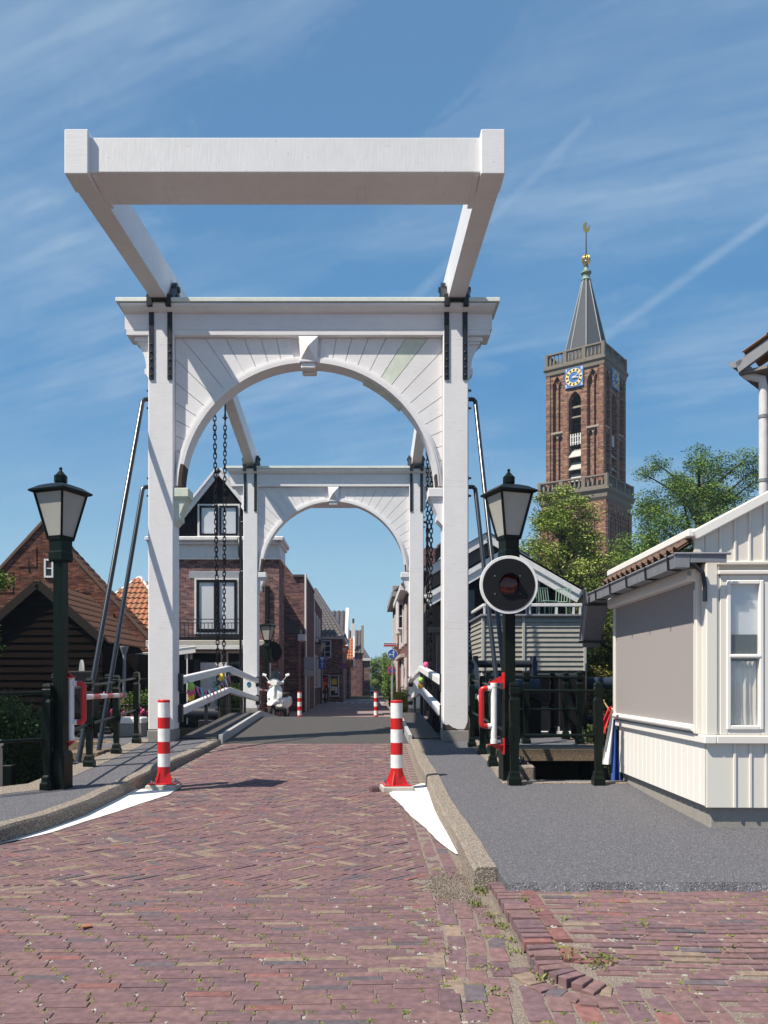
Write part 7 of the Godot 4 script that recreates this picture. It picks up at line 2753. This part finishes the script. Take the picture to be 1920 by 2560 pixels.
# ---------------------------------------------------------------- lamps, gates, railings, bollards, small things
func make_lamp(label: String, at: Vector3, turn: float) -> Node3D:
	var t := thing("street_lamp", label, "street lamp", at, 0.0, "dark green lanterns at the bridge ends")
	var s := nst()
	square_lathe(s, [Vector2(0.094, -0.1), Vector2(0.094, 0.40), Vector2(0.08, 0.43)], Vector3.ZERO, turn * 0.4)
	obj("base", s, M.green, t)
	s = nst()
	square_lathe(s, [Vector2(0.062, 0.42), Vector2(0.058, 2.60)], Vector3.ZERO, turn * 0.4)
	obj("post", s, M.green, t)
	s = nst()
	square_lathe(s, [Vector2(0.085, 2.56), Vector2(0.092, 2.58), Vector2(0.092, 2.66), Vector2(0.085, 2.68), Vector2(0.088, 2.80), Vector2(0.10, 2.82)], Vector3.ZERO, turn)
	obj("neck", s, M.green, t)
	# frame of the lantern: corner bars and rims
	s = nst()
	var e := sqrt(2.0)
	for k in 4:
		var a := PI / 2 * k + PI / 4 + turn
		var c := Vector3(cos(a), 0, sin(a)) * e
		bar(s, c * 0.095 + Vector3(0, 2.81, 0), c * 0.199 + Vector3(0, 3.335, 0), 0.024, 0.024, 0.0, Vector3(-sin(a), 0, cos(a)))
	square_lathe(s, [Vector2(0.10, 2.80), Vector2(0.104, 2.845)], Vector3.ZERO, turn)
	obj("lantern_frame", s, M.green_dark, t)
	for k in 4:
		s = nst()
		var p := square_ring(Vector2(0.094, 2.83), Vector3.ZERO, turn)
		var q := square_ring(Vector2(0.192, 3.33), Vector3.ZERO, turn)
		var k2 := (k + 1) % 4
		face(s, [p[k], p[k2], q[k2], q[k]], p[k] + p[k2] - Vector3(0, p[k].y * 2, 0))
		obj("pane", s, M.frost, t)
	s = nst()
	square_lathe(s, [Vector2(0.202, 3.315), Vector2(0.243, 3.335), Vector2(0.245, 3.352), Vector2(0.16, 3.41), Vector2(0.08, 3.44)], Vector3.ZERO, turn)
	obj("lantern_roof", s, M.green_dark, t)
	s = nst()
	lathe(s, [Vector2(0.055, 3.43), Vector2(0.055, 3.45), Vector2(0.072, 3.46), Vector2(0.072, 3.53), Vector2(0.055, 3.545), Vector2(0.02, 3.585), Vector2(0.012, 3.60)], Vector3.ZERO, 8, true, turn)
	ball(s, Vector3(0, 3.612, 0), 0.02, 10)
	obj("finial", s, M.green, t)
	return t

func make_gate(label: String, at: Vector3, mount: Vector3, dir: float, boom_to: Vector3) -> Node3D:
	# folding barrier: white pivot tube in two red brackets, a red and white bow, and the boom hooked open
	var t := thing("barrier_gate", label, "barrier", at, 0.0, "red and white barriers at the bridge ends")
	var s := nst()
	tube(s, [Vector3(0, 0.0, 0), Vector3(0, 0.70, 0)], 0.036, 16)
	for y in [0.0, 0.66]:
		tube(s, [Vector3(0, y, 0), Vector3(0, y + 0.05, 0)], 0.041, 16)
	obj("pivot_tube", s, M.stripe_white, t)
	for q in [[-0.015, 1.0], [0.715, -1.0]]:
		s = nst()
		var m := mount + Vector3(0, q[0], 0)
		var tip := Vector3(-signf(mount.x) * 0.05, q[0], 0.02)
		# wedge plate with a web under or over it
		slab(s, PackedVector2Array([Vector2(m.x, -0.07), Vector2(m.x, 0.07), Vector2(tip.x, 0.035), Vector2(tip.x, -0.035)]), 0.014, Transform3D(Basis(Vector3(1, 0, 0), Vector3(0, 0, 1), Vector3(0, -1, 0)), Vector3(0, q[0] + 0.007, mount.z * 0.5)))
		slab(s, PackedVector2Array([Vector2(m.x, q[0]), Vector2(tip.x, q[0]), Vector2(m.x, q[0] - q[1] * 0.09)]), 0.012, Transform3D(Basis(), Vector3(0, 0, mount.z * 0.5)))
		box(s, Vector3(m.x, q[0] - q[1] * 0.02, mount.z * 0.5), Vector3(0.018, 0.19, 0.15), 0.004)
		obj("bracket", s, M.red, t)
	var x := dir * 0.145
	s = nst()
	for y in [0.205, 0.645]:
		tube(s, [Vector3(dir * 0.03, y, 0), Vector3(dir * 0.075, y, 0)], 0.031, 14)
	obj("white_sleeve", s, M.stripe_white, t)
	s = nst()
	tube(s, [Vector3(dir * 0.075, 0.645, 0), Vector3(x - dir * 0.035, 0.645, 0), Vector3(x - dir * 0.01, 0.635, 0), Vector3(x, 0.61, 0), Vector3(x, 0.24, 0), Vector3(x - dir * 0.01, 0.215, 0), Vector3(x - dir * 0.035, 0.205, 0), Vector3(dir * 0.075, 0.205, 0)], 0.032, 14)
	obj("bow", s, M.red, t)
	var a := Vector3(x, 0.49, 0)
	var d := boom_to - at - a
	for k in 6:
		s = nst()
		tube(s, [a + d * (k / 6.0), a + d * ((k + 1) / 6.0)], 0.031, 12)
		obj("boom_section", s, M.stripe_white if k % 2 == 0 else M.red, t)
	s = nst()
	box(s, a + d, Vector3(0.10, 0.08, 0.06), 0.008)
	obj("clasp", s, M.galv, t)
	return t

func build_lamps_and_gates() -> void:
	var l := make_lamp("green lamp post with frosted lantern left of the road, nearest the camera", v(-3.44, walk_y(9.4) - 0.01, 9.4), 0.38)
	var rl := make_lamp("green lamp post carrying a round black signal, right of the road", v(1.713, walk_y(9.9) - 0.01, 9.98), -0.33)
	rl.scale = Vector3.ONE * 1.03
	var fl := make_lamp("green lamp post at the village end beside the far left pillar", v(-3.52, walk_y(29.8), 29.9), 0.3)
	make_gate("open red and white barrier on the left lamp post", v(-3.36, walk_y(9.5) + 0.53, 9.5), Vector3(-0.05, 0, 0.06), 1.0, v(-3.60, 1.19, 12.35))
	make_gate("open red and white barrier on the right lamp post", v(1.50, walk_y(9.8) + 0.46, 9.75), Vector3(0.12, 0, -0.12), -1.0, v(1.67, 1.17, 12.3))
	make_gate("red and white barrier at the village end behind the far left pillar", v(-3.42, walk_y(29.7) + 0.5, 29.6), Vector3(-0.06, 0, 0.06), 1.0, v(-3.6, 1.15, 27.0))
	# round signal on the right lamp post
	var t := thing("signal_disc", "round black warning signal with white rim and dark red lens", "traffic signal", v(1.68, 2.53, 9.80))
	var s := nst()
	disc(s, Vector3.ZERO, 0.342, 0.022, Vector3(0, 0, 1), 56)
	obj("rim", s, M.stripe_white, t)
	s = nst()
	disc(s, Vector3(0, 0, 0.0225), 0.308, 0.006, Vector3(0, 0, 1), 56)
	obj("plate", s, M.iron_matt, t)
	s = nst()
	lathe(s, [Vector2(0.118, 0.028), Vector2(0.128, 0.03), Vector2(0.128, 0.05), Vector2(0.118, 0.05), Vector2(0.118, 0.02)], Vector3.ZERO, 32, false, 0.0, Basis(Vector3(1, 0, 0), Vector3(0, 0, 1), Vector3(0, -1, 0)))
	# hood over the lens
	s.set_smooth_group(1)
	for i in 16:
		var a0 := PI * (0.02 + 0.96 * i / 16.0)
		var a1 := PI * (0.02 + 0.96 * (i + 1) / 16.0)
		var f0 := 0.05 + 0.08 * sin(a0)
		var f1 := 0.05 + 0.08 * sin(a1)
		face(s, [Vector3(cos(a0) * 0.126, sin(a0) * 0.126, 0.03), Vector3(cos(a1) * 0.126, sin(a1) * 0.126, 0.03), Vector3(cos(a1) * 0.126, sin(a1) * 0.126, f1), Vector3(cos(a0) * 0.126, sin(a0) * 0.126, f0)], Vector3(cos(a0), sin(a0), 0))
	obj("hood", s, M.iron_matt, t)
	s = nst()
	var prof := []
	for i in 6:
		var a := PI / 2 * i / 5.0
		prof.append(Vector2(0.116 * cos(a), 0.029 + 0.022 * sin(a)))
	lathe(s, prof, Vector3.ZERO, 32, false, 0.0, Basis(Vector3(1, 0, 0), Vector3(0, 0, 1), Vector3(0, -1, 0)))
	obj("lens", s, M.lens_red, t)
	s = nst()
	for q in [[-0.165, 0.10], [0.13, 0.10], [-0.165, -0.11], [0.13, -0.11]]:
		ball(s, Vector3(q[0], q[1], 0.03), 0.007, 6)
	obj("screws", s, M.galv, t)
	s = nst()
	bounds(s, Vector3(-0.05, -0.2, -0.09), Vector3(0.05, 0.2, 0.0), 0.008)
	obj("housing", s, M.iron_matt, t)
	# its twin at the village end, seen from behind
	t = thing("signal_disc", "round black signal seen from behind on the far left lamp post", "traffic signal", v(-3.42, 2.45, 30.1))
	s = nst()
	disc(s, Vector3.ZERO, 0.40, 0.03, Vector3(0, 0, -1), 40)
	obj("plate", s, M.iron_matt, t)

func post_mesh() -> ArrayMesh:
	var s := nst()
	square_lathe(s, [Vector2(0.066, -0.06), Vector2(0.066, 0.055), Vector2(0.056, 0.075), Vector2(0.050, 0.10), Vector2(0.052, 0.115), Vector2(0.044, 0.135), Vector2(0.035, 0.15), Vector2(0.049, 0.94), Vector2(0.049, 0.965), Vector2(0.034, 0.995), Vector2(0.034, 1.005), Vector2(0.048, 1.04), Vector2(0.048, 1.10), Vector2(0.040, 1.115), Vector2(0.046, 1.125), Vector2(0.046, 1.14), Vector2(0.034, 1.165), Vector2(0.0, 1.175)], Vector3.ZERO)
	# cast leaves clasping the lower rail
	for k in 4:
		var b := Basis(Vector3.UP, PI / 2 * k + PI / 4)
		tube(s, [b * Vector3(0.052, 0.46, 0), b * Vector3(0.062, 0.53, 0), b * Vector3(0.056, 0.60, 0), b * Vector3(0.068, 0.64, 0), b * Vector3(0.062, 0.655, 0)], [0.008, 0.013, 0.010, 0.007, 0.004], 6)
	return meshed(s)

func railing(label: String, pts: Array, pm: ArrayMesh, hs: Array, ends := []) -> Node3D:
	var t := thing("railing", label, "railing", Vector3.ZERO, 0.0, "green railings of the bridge approach")
	for p in pts:
		var o := put("post", pm, M.green, t)
		o.position = p
	for i in pts.size() - 1:
		for h in hs:
			var s := nst()
			tube(s, [pts[i] + Vector3(0, h, 0), pts[i + 1] + Vector3(0, h, 0)], 0.019, 10)
			obj("rail", s, M.green, t)
	for e in ends:
		for h in hs:
			var s := nst()
			tube(s, [e[0] + Vector3(0, h, 0), e[1] + Vector3(0, h + 0.0, 0)], 0.019, 10)
			obj("rail", s, M.green, t)
	return t

func build_railings() -> void:
	var pm := post_mesh()
	var h := [1.07, 0.555]
	var wl := func(x: float, d: float) -> Vector3: return v(x, walk_y(d) + 0.012, d)
	var left := [wl.call(-3.55, 9.30), wl.call(-3.68, 11.1), wl.call(-3.74, 12.5), wl.call(-3.78, 13.75)]
	railing("long green post railing along the left footpath", left, pm, h, [[left[0], v(-5.15, walk_y(7.9) + 0.012, 7.9)]])
	var right := [v(1.715, walk_y(9.7) + 0.012, 9.66), v(1.70, walk_y(11.2), 11.15), v(1.74, walk_y(12.5), 12.45), v(1.70, walk_y(13.4), 13.35)]
	railing("green post railing along the right footpath behind the lamp post", right, pm, h)
	railing("short green railing across the open water stairs beside the cabin", [right[0] + Vector3(0.012, 0, 0.02), v(2.69, walk_y(9.7) + 0.012, 9.64)], pm, h)
	railing("green railing round the winch slab on the right", [v(1.98, 0.387, 13.45), v(2.59, 0.387, 13.45), v(3.44, 0.387, 13.40), v(3.48, 0.387, 14.5), v(3.56, 0.387, 15.9), v(2.6, 0.387, 16.2)], pm, h)
	railing("green railing round the slab left of the bridge", [v(-3.75, 0.362, 16.35), v(-5.02, 0.362, 16.2), v(-5.20, 0.362, 15.3), v(-5.45, 0.362, 14.6)], pm, h)
	railing("black railing along the far bank left of the bridge", [v(-3.7, -0.05, 26.4), v(-5.0, -0.05, 26.5), v(-6.4, -0.05, 26.5), v(-7.8, -0.05, 26.5)], pm, h)

func make_bollard(label: String, at: Vector3) -> Node3D:
	var t := thing("bollard", label, "bollard", at, 0.0, "red and white bollards at the bridge ends")
	var s := nst()
	bounds(s, Vector3(-0.20, -0.06, -0.17), Vector3(0.20, 0.055, 0.17), 0.012)
	obj("footing", s, M.concrete_pale, t)
	var bands := [[0.28, 0.45, 0], [0.45, 0.605, 1], [0.605, 0.775, 0], [0.775, 0.92, 1], [0.92, 1.115, 0]]
	for q in bands:
		s = nst()
		lathe(s, [Vector2(0.078, q[0]), Vector2(0.0785, q[0] + 0.004), Vector2(0.0785, q[1] - 0.004), Vector2(0.078, q[1])], Vector3.ZERO, 28)
		obj("red_band" if q[2] else "white_band", s, M.red if q[2] else M.stripe_white, t)
	s = nst()
	lathe(s, [Vector2(0.079, 1.115), Vector2(0.079, 1.14), Vector2(0.07, 1.15), Vector2(0.0, 1.153)], Vector3.ZERO, 28)
	obj("top_cap", s, M.red, t)
	s = nst()
	lathe(s, [Vector2(0.079, 0.06), Vector2(0.079, 0.28)], Vector3.ZERO, 28)
	for k in 4:
		var a := PI / 2 * k + 0.5
		var d := Vector3(cos(a), 0, sin(a))
		slab(s, PackedVector2Array([Vector2(0.07, 0.27), Vector2(0.155, 0.07), Vector2(0.07, 0.07)]), 0.012, Transform3D(Basis(d, Vector3.UP, d.cross(Vector3.UP)), d.cross(Vector3.UP) * -0.006))
	# flared shell between the fins on the road side, and the foot plate
	lathe(s, [Vector2(0.13, 0.07), Vector2(0.08, 0.265)], Vector3.ZERO, 4, true, 0.5)
	bounds(s, Vector3(-0.175, 0.056, -0.15), Vector3(0.175, 0.072, 0.15), 0.004)
	obj("base", s, M.red, t)
	for q in [[-0.135, 0.12], [0.135, 0.12], [-0.135, -0.12], [0.135, -0.12]]:
		s = nst()
		lathe(s, [Vector2(0.016, 0.072), Vector2(0.016, 0.09), Vector2(0.012, 0.10), Vector2(0.006, 0.112), Vector2(0, 0.114)], Vector3(q[0], 0, q[1]), 8, true)
		obj("bolt", s, M.chrome, t)
	return t

func build_bollards() -> void:
	var b := make_bollard("red and white bollard on the left kerb side, nearest the camera", v(-2.47, road_y(10.2) + 0.0, 10.2))
	b.scale = Vector3.ONE * 0.94
	dup(b, v(0.375, road_y(10.1) + 0.0, 10.1), 0.1, "red and white bollard on the right, in front of the white triangle")
	dup(b, v(-2.31, road_y(29.1) - 0.02, 29.1), 0.0, "small red and white bollard on the left beyond the bridge, by the scooter")
	dup(b, v(0.36, road_y(29.1) - 0.02, 29.1), 0.0, "small red and white bollard on the right beyond the bridge")

func scooter() -> void:
	var t := thing("motor_scooter", "white motor scooter with windscreen parked at the village end", "scooter", v(-2.78, walk_y(26.8) - 0.02, 26.8), -0.22)
	t.scale = Vector3.ONE * 1.16
	var s := nst()
	# tyre and rim; z points at the camera
	for z in [0.62, -0.62]:
		s = nst()
		var pts := []
		for i in 21:
			var a := TAU * i / 20.0
			pts.append(Vector3(0, 0.225 + cos(a) * 0.16, z + sin(a) * 0.16))
		tube(s, pts, 0.066, 10, false)
		var w := obj("wheel", s, M.rubber, t)
		s = nst()
		disc(s, Vector3(0.02, 0.22, z), 0.115, 0.02, Vector3(1, 0, 0), 18)
		disc(s, Vector3(-0.02, 0.22, z), 0.115, 0.02, Vector3(-1, 0, 0), 18)
		obj("rim", s, M.galv, w)
	s = nst()
	hull(s, [[0.80, 0.06, 0.02, 0.43], [0.75, 0.10, 0.045, 0.465], [0.62, 0.115, 0.065, 0.49], [0.46, 0.11, 0.07, 0.48], [0.40, 0.06, 0.04, 0.45]], Transform3D(), 2.4, 18)
	obj("front_mudguard", s, M.scooter_white, t)
	s = nst()
	# leg shield: a bowed shell
	var rows := [[0.44, 0.15, 0.46], [0.52, 0.205, 0.47], [0.70, 0.215, 0.46], [0.86, 0.20, 0.42], [0.95, 0.13, 0.38]]
	s.set_smooth_group(1)
	for i in rows.size() - 1:
		for k in 10:
			var p := []
			for q in [[i, k], [i, k + 1], [i + 1, k + 1], [i + 1, k]]:
				var rr: Array = rows[q[0]]
				var u: float = q[1] / 10.0 * 2.0 - 1.0
				p.append(Vector3(u * rr[1], rr[0], rr[2] - 0.07 * u * u))
			face(s, p, Vector3(0, 0, 1))
	s.set_smooth_group(-1)
	hull(s, [[0.50, 0.03, 0.10, 0.76], [0.46, 0.05, 0.22, 0.74], [0.40, 0.05, 0.24, 0.74]], Transform3D(), 2.2, 14)
	obj("leg_shield", s, M.scooter_white, t)
	s = nst()
	hull(s, [[-0.90, 0.06, 0.06, 0.56], [-0.75, 0.14, 0.15, 0.50], [-0.40, 0.165, 0.18, 0.46], [-0.10, 0.15, 0.17, 0.46], [-0.02, 0.10, 0.10, 0.46]], Transform3D(), 2.6, 20)
	obj("rear_body", s, M.scooter_white, t)
	s = nst()
	bounds(s, Vector3(-0.16, 0.24, -0.2), Vector3(0.16, 0.31, 0.42), 0.03)
	obj("floor_board", s, M.rubber, t)
	s = nst()
	hull(s, [[-0.72, 0.08, 0.03, 0.70], [-0.55, 0.14, 0.05, 0.71], [-0.15, 0.12, 0.05, 0.68], [-0.02, 0.06, 0.03, 0.66]], Transform3D(), 2.6, 16)
	obj("seat", s, M.rubber, t)
	s = nst()
	hull(s, [[0.48, 0.09, 0.07, 1.02], [0.38, 0.155, 0.10, 1.03], [0.28, 0.13, 0.08, 1.03]], Transform3D(), 2.3, 16)
	for sx in [-1.0, 1.0]:
		tube(s, [Vector3(sx * 0.1, 1.02, 0.34), Vector3(sx * 0.21, 1.04, 0.27)], [0.06, 0.045], 10)
	obj("handlebar", s, M.scooter_white, t)
	s = nst()
	disc(s, Vector3(0, 1.01, 0.45), 0.062, 0.025, Vector3(0, 0, 1), 18)
	obj("headlight", s, M.chrome, t)
	for sx in [-1.0, 1.0]:
		s = nst()
		tube(s, [Vector3(sx * 0.21, 1.04, 0.27), Vector3(sx * 0.33, 1.06, 0.22)], 0.018, 8)
		obj("grip", s, M.rubber, t)
		s = nst()
		tube(s, [Vector3(sx * 0.18, 1.05, 0.29), Vector3(sx * 0.30, 1.20, 0.28)], 0.007, 6)
		box(s, Vector3(sx * 0.33, 1.24, 0.28), Vector3(0.12, 0.07, 0.03), 0.012, Basis(Vector3(0, 0, 1), sx * 0.35))
		obj("mirror", s, M.scooter_white, t)
		s = nst()
		ball(s, Vector3(sx * 0.15, 0.60, 0.44), 0.035, 8)
		obj("indicator", s, M.galv, t)
	s = nst()
	s.set_smooth_group(1)
	for i in 8:
		var u0 := i / 8.0 * 2.0 - 1.0
		var u1 := (i + 1) / 8.0 * 2.0 - 1.0
		for k in 3:
			var y0 := 1.08 + k * 0.09
			var w0 := 0.17 - 0.02 * k * k * 0.5
			var w1 := 0.17 - 0.02 * (k + 1) * (k + 1) * 0.5
			face(s, [Vector3(u0 * w0, y0, 0.40 - 0.05 * u0 * u0 - k * 0.03), Vector3(u1 * w0, y0, 0.40 - 0.05 * u1 * u1 - k * 0.03), Vector3(u1 * w1, y0 + 0.09, 0.37 - 0.05 * u1 * u1 - k * 0.03), Vector3(u0 * w1, y0 + 0.09, 0.37 - 0.05 * u0 * u0 - k * 0.03)], Vector3(0, 0, 1))
	s.set_smooth_group(-1)
	obj("windscreen", s, M.dark_glass, t)

func winch() -> void:
	var t := thing("winding_gear", "blue grey iron winding gear on the slab right of the bridge", "winch", v(2.6, 0.389, 15.6))
	var s := nst()
	for x in [-0.58, 0.50]:
		slab(s, PackedVector2Array([Vector2(-0.34, 0), Vector2(0.34, 0), Vector2(0.34, 0.9), Vector2(0.10, 1.48), Vector2(-0.10, 1.48), Vector2(-0.34, 0.9)]), 0.07, Transform3D(Basis(Vector3(0, 0, -1), Vector3(0, 1, 0), Vector3(1, 0, 0)), Vector3(x, 0, 0)))
	obj("side_frame", s, M.blue_grey, t)
	s = nst()
	tube(s, [Vector3(-0.62, 1.33, 0), Vector3(0.6, 1.33, 0)], 0.07, 14)
	obj("shaft", s, M.iron, t)
	s = nst()
	tube(s, [Vector3(-0.62, 0.88, 0.3), Vector3(0.58, 0.88, 0.3)], 0.17, 20)
	bounds(s, Vector3(-0.6, 0.72, -0.3), Vector3(0.55, 1.0, 0.3), 0.04)
	obj("drum", s, M.blue_grey, t)
	s = nst()
	bounds(s, Vector3(-0.75, -0.01, -0.4), Vector3(0.62, 0.7, 0.35), 0.03)
	obj("gear_case", s, M.green_dark, t)
	s = nst()
	var c := Vector3(-0.72, 1.05, 0.0)
	ring(s, c, 0.78, 0.95, 0.10, Vector3(-1, 0, 0), 48)
	for k in 6:
		var a := TAU * k / 6.0
		bar(s, c + Vector3(-0.05, 0, 0), c + Vector3(-0.05, cos(a) * 0.8, sin(a) * 0.8), 0.08, 0.05, 0.0, Vector3.RIGHT)
	tube(s, [c + Vector3(0.1, 0, 0), c + Vector3(-0.12, 0, 0)], 0.12, 14)
	for k in 60:
		var a := TAU * k / 60.0
		box(s, c + Vector3(-0.05, cos(a) * 0.97, sin(a) * 0.97), Vector3(0.1, 0.05, 0.05), 0.0, Basis(Vector3.RIGHT, a))
	obj("gear_wheel", s, M.iron, t)
	# navigation signals for the boats: discs with their lamp boxes
	t = thing("boat_signal", "large dark round boat signal with lamp box behind the right railing", "boat signal", v(3.98, 0.38, 15.1))
	s = nst()
	disc(s, Vector3(0, 0.68, 0), 0.66, 0.03, Vector3(0.965, 0, 0.26), 44)
	obj("disc", s, M.iron_matt, t)
	s = nst()
	bounds(s, Vector3(-0.52, 0.2, -0.22), Vector3(-0.04, 1.12, 0.2), 0.02)
	obj("lamp_box", s, M.iron_matt, t)
	s = nst()
	tube(s, [Vector3(-0.2, -0.3, 0), Vector3(-0.2, 0.3, 0)], 0.06, 10)
	obj("pole", s, M.iron_matt, t)
	s = nst()
	for q in [[0.98, 0.11], [0.32, 0.08]]:
		tube(s, [Vector3(0.0, q[0], 0), Vector3(0.5, q[0], 0.05)], q[1], 14)
	obj("hood", s, M.blue_grey, t)
	t = thing("boat_signal", "grey backed round boat signal with lamp box behind the left railing", "boat signal", v(-5.15, 0.3, 15.2))
	s = nst()
	disc(s, Vector3(-0.05, 1.17, -0.1), 0.32, 0.03, Vector3(-0.9, 0, 0.43), 44)
	obj("disc", s, M.sign_back, t)
	s = nst()
	bounds(s, Vector3(-0.18, 0.5, -0.05), Vector3(0.28, 1.28, 0.3), 0.02)
	obj("lamp_box", s, M.iron_matt, t)
	s = nst()
	tube(s, [Vector3(0.2, -0.3, 0), Vector3(0.2, 0.45, 0)], 0.06, 10)
	obj("pole", s, M.iron_matt, t)
	# motor drum on the far bank, below the left rails
	t = thing("motor_housing", "small black motor housing beside the deck on the left", "motor", v(-4.1, 0.05, 21.6))
	s = nst()
	tube(s, [Vector3(-0.45, 0.5, 0), Vector3(0.3, 0.5, 0)], 0.2, 18)
	bounds(s, Vector3(-0.2, -2.2, -0.2), Vector3(0.2, 0.35, 0.2), 0.02)
	obj("housing", s, M.iron, t)
	s = nst()
	tube(s, [Vector3(-0.62, 0.5, 0), Vector3(-0.45, 0.5, 0)], 0.1, 14)
	obj("shaft_end", s, M.blue_grey, t)

func flag() -> void:
	var t := thing("tricolour_flag", "furled red white and blue flag hanging at the cabin's far corner", "flag", v(3.02, 0.99, 10.1))
	var s := nst()
	tube(s, [Vector3(0.0, -0.05, 0), Vector3(-0.14, 0.16, 0.02)], 0.010, 8)
	ball(s, Vector3(-0.145, 0.17, 0.02), 0.016, 8)
	obj("staff", s, M.gold_paint, t)
	# three hanging folds
	var names := ["red_stripe", "white_stripe", "blue_stripe"]
	var mats := [M.flag_red, M.flag_white, M.flag_blue]
	for k in 3:
		s = nst()
		s.set_smooth_group(1)
		for i in 12:
			for j in 6:
				var p := []
				for q in [[i, j], [i + 1, j], [i + 1, j + 1], [i, j + 1]]:
					var f: float = q[0] / 12.0
					var u: float = q[1] / 6.0
					var bias: float = [0.0, 0.33, 0.62][k]
					var x := -0.08 - 0.20 * f * (1.0 - 0.15 * k) + (bias + u * 0.40) * (0.08 + 0.17 * f) * 1.15
					var y := 0.10 - f * (0.42 + 0.26 * k) - 0.02 * k
					p.append(Vector3(x, y, 0.02 + 0.025 * sin(u * 7.0 + k * 2.0 + f * 2.0) - 0.012 * k))
				face(s, p, Vector3(0, 0, 1))
		s.set_smooth_group(-1)
		obj(names[k], s, mats[k], t)

func bunting() -> void:
	var t := thing("bunting", "string of paper pennants and pompoms along the left bridge rail", "bunting")
	var s := nst()
	var a := v(-3.12, 1.40, 14.6)
	var b := v(-3.12, 1.62, 19.3)
	var pts := []
	for i in 13:
		var f := i / 12.0
		pts.append(a.lerp(b, f) - Vector3(0, 0.28 * sin(f * PI), 0))
	tube(s, pts, 0.008, 5)
	obj("string", s, M.cyan, t)
	var mats := [M.pink, M.pink, M.cyan, M.pink, M.flag_white, M.pink, M.cyan, M.yellow, M.pink, M.flag_white, M.pink]
	for i in 11:
		s = nst()
		var p: Vector3 = pts[i + 1]
		var w := 0.13
		face(s, [p + Vector3(0, 0, w), p + Vector3(0, 0, -w), p + Vector3(0.07, -0.23, 0)], Vector3(1, 0, 0))
		face(s, [p + Vector3(0.002, 0, w), p + Vector3(0.002, 0, -w), p + Vector3(0.072, -0.23, 0)], Vector3(-1, 0, 0))
		obj("pennant", s, mats[i], t)
	for q in [[-3.1, 1.22, 14.75, M.pink], [-3.08, 1.30, 14.7, M.lime], [-3.1, 1.12, 14.8, M.yellow], [-3.1, 1.48, 17.9, M.yellow], [-3.12, 1.30, 22.3, M.cyan]]:
		s = nst()
		ball(s, v(q[0], q[1], q[2]), 0.065, 12, 1.3)
		obj("pompom", s, q[3], t)
	t = thing("bunting", "bright paper pompoms tied to the right bridge rail", "bunting")
	for q in [[1.26, 1.42, 19.0, M.lime], [1.27, 1.35, 19.1, M.pink], [1.25, 1.28, 19.05, M.yellow], [1.3, 1.75, 18.0, M.pink]]:
		s = nst()
		ball(s, v(q[0], q[1], q[2]), 0.06, 12, 1.1)
		obj("pompom", s, q[3], t)

func build_small_things() -> void:
	scooter()
	winch()
	flag()
	bunting()
	# white notice board behind the left rail
	var t := thing("notice_board", "white notice board with black opening behind the left bridge rail", "notice board", v(-5.14, 0.0, 28.2))
	var s := nst()
	bounds(s, Vector3(-0.45, 0.3, -0.05), Vector3(0.45, 2.02, 0.05), 0.01)
	obj("panel", s, M.trim, t)
	s = nst()
	for x in [-0.35, 0.35]:
		bounds(s, Vector3(x - 0.04, -0.2, -0.04), Vector3(x + 0.04, 0.3, 0.04))
	obj("legs", s, M.trim, t)
	# concrete block with white top, seen between the left railing posts
	t = thing("mooring_block", "grey concrete block with white painted top behind the left railing", "block", v(-4.38, 0.364, 15.6))
	s = nst()
	bounds(s, Vector3(-0.24, 0, -0.2), Vector3(0.24, 0.24, 0.2), 0.015)
	obj("block", s, M.concrete, t)
	s = nst()
	bounds(s, Vector3(-0.25, 0.242, -0.21), Vector3(0.25, 0.36, 0.21), 0.02)
	obj("top", s, M.stripe_white, t)
	# pale post at the left edge
	t = thing("concrete_post", "pale concrete post with painted top at the left edge", "post", v(-4.42, -0.1, 9.8))
	s = nst()
	bounds(s, Vector3(-0.11, 0, -0.11), Vector3(0.11, 0.72, 0.11), 0.02)
	obj("shaft", s, M.concrete_pale, t)
	s = nst()
	bounds(s, Vector3(-0.12, 0.722, -0.12), Vector3(0.12, 0.80, 0.12), 0.025)
	obj("top", s, M.stripe_white, t)
	# small white boat in the shade under the slab
	t = thing("rowing_boat", "white rowing boat moored in the shade beyond the railing", "boat", v(4.1, -1.15, 15.5), 1.2)
	s = nst()
	var secs := [[-1.6, 0.02, 0.30], [-1.2, 0.42, 0.26], [-0.4, 0.62, 0.25], [0.6, 0.6, 0.26], [1.4, 0.5, 0.32]]
	s.set_smooth_group(1)
	for i in secs.size() - 1:
		for k in 8:
			var p := []
			for q in [[i, k], [i, k + 1], [i + 1, k + 1], [i + 1, k]]:
				var e: Array = secs[q[0]]
				var a: float = PI + PI * q[1] / 8.0
				p.append(Vector3(cos(a) * e[1], e[2] + 0.2 + sin(a) * 0.42, e[0]))
			face(s, p, Vector3(p[0].x, -0.3, 0))
	s.set_smooth_group(-1)
	obj("hull", s, M.stripe_white, t)
	s = nst()
	for z in [-0.7, 0.4]:
		bounds(s, Vector3(-0.58, 0.34, z - 0.1), Vector3(0.58, 0.37, z + 0.1), 0.006)
	obj("thwart", s, M.barn_edge, t)
	# loose orange brick chip on the road and the loose brick at the right bollard
	s = nst()
	box(s, v(-1.58, 0.012, 4.72), Vector3(0.052, 0.010, 0.034), 0.003, Basis(Vector3.UP, 0.4))
	tag(obj("brick_chip", s, M.tile_orange), "loose orange brick chip lying on the road", "brick chip")
	s = nst()
	box(s, v(0.10, road_y(10.0) + 0.02, 10.0), Vector3(0.10, 0.07, 0.16), 0.012, Basis(Vector3.UP, 0.15))
	tag(obj("loose_brick", s, M.brick_dark), "loose brick lying beside the right bollard's footing", "brick")
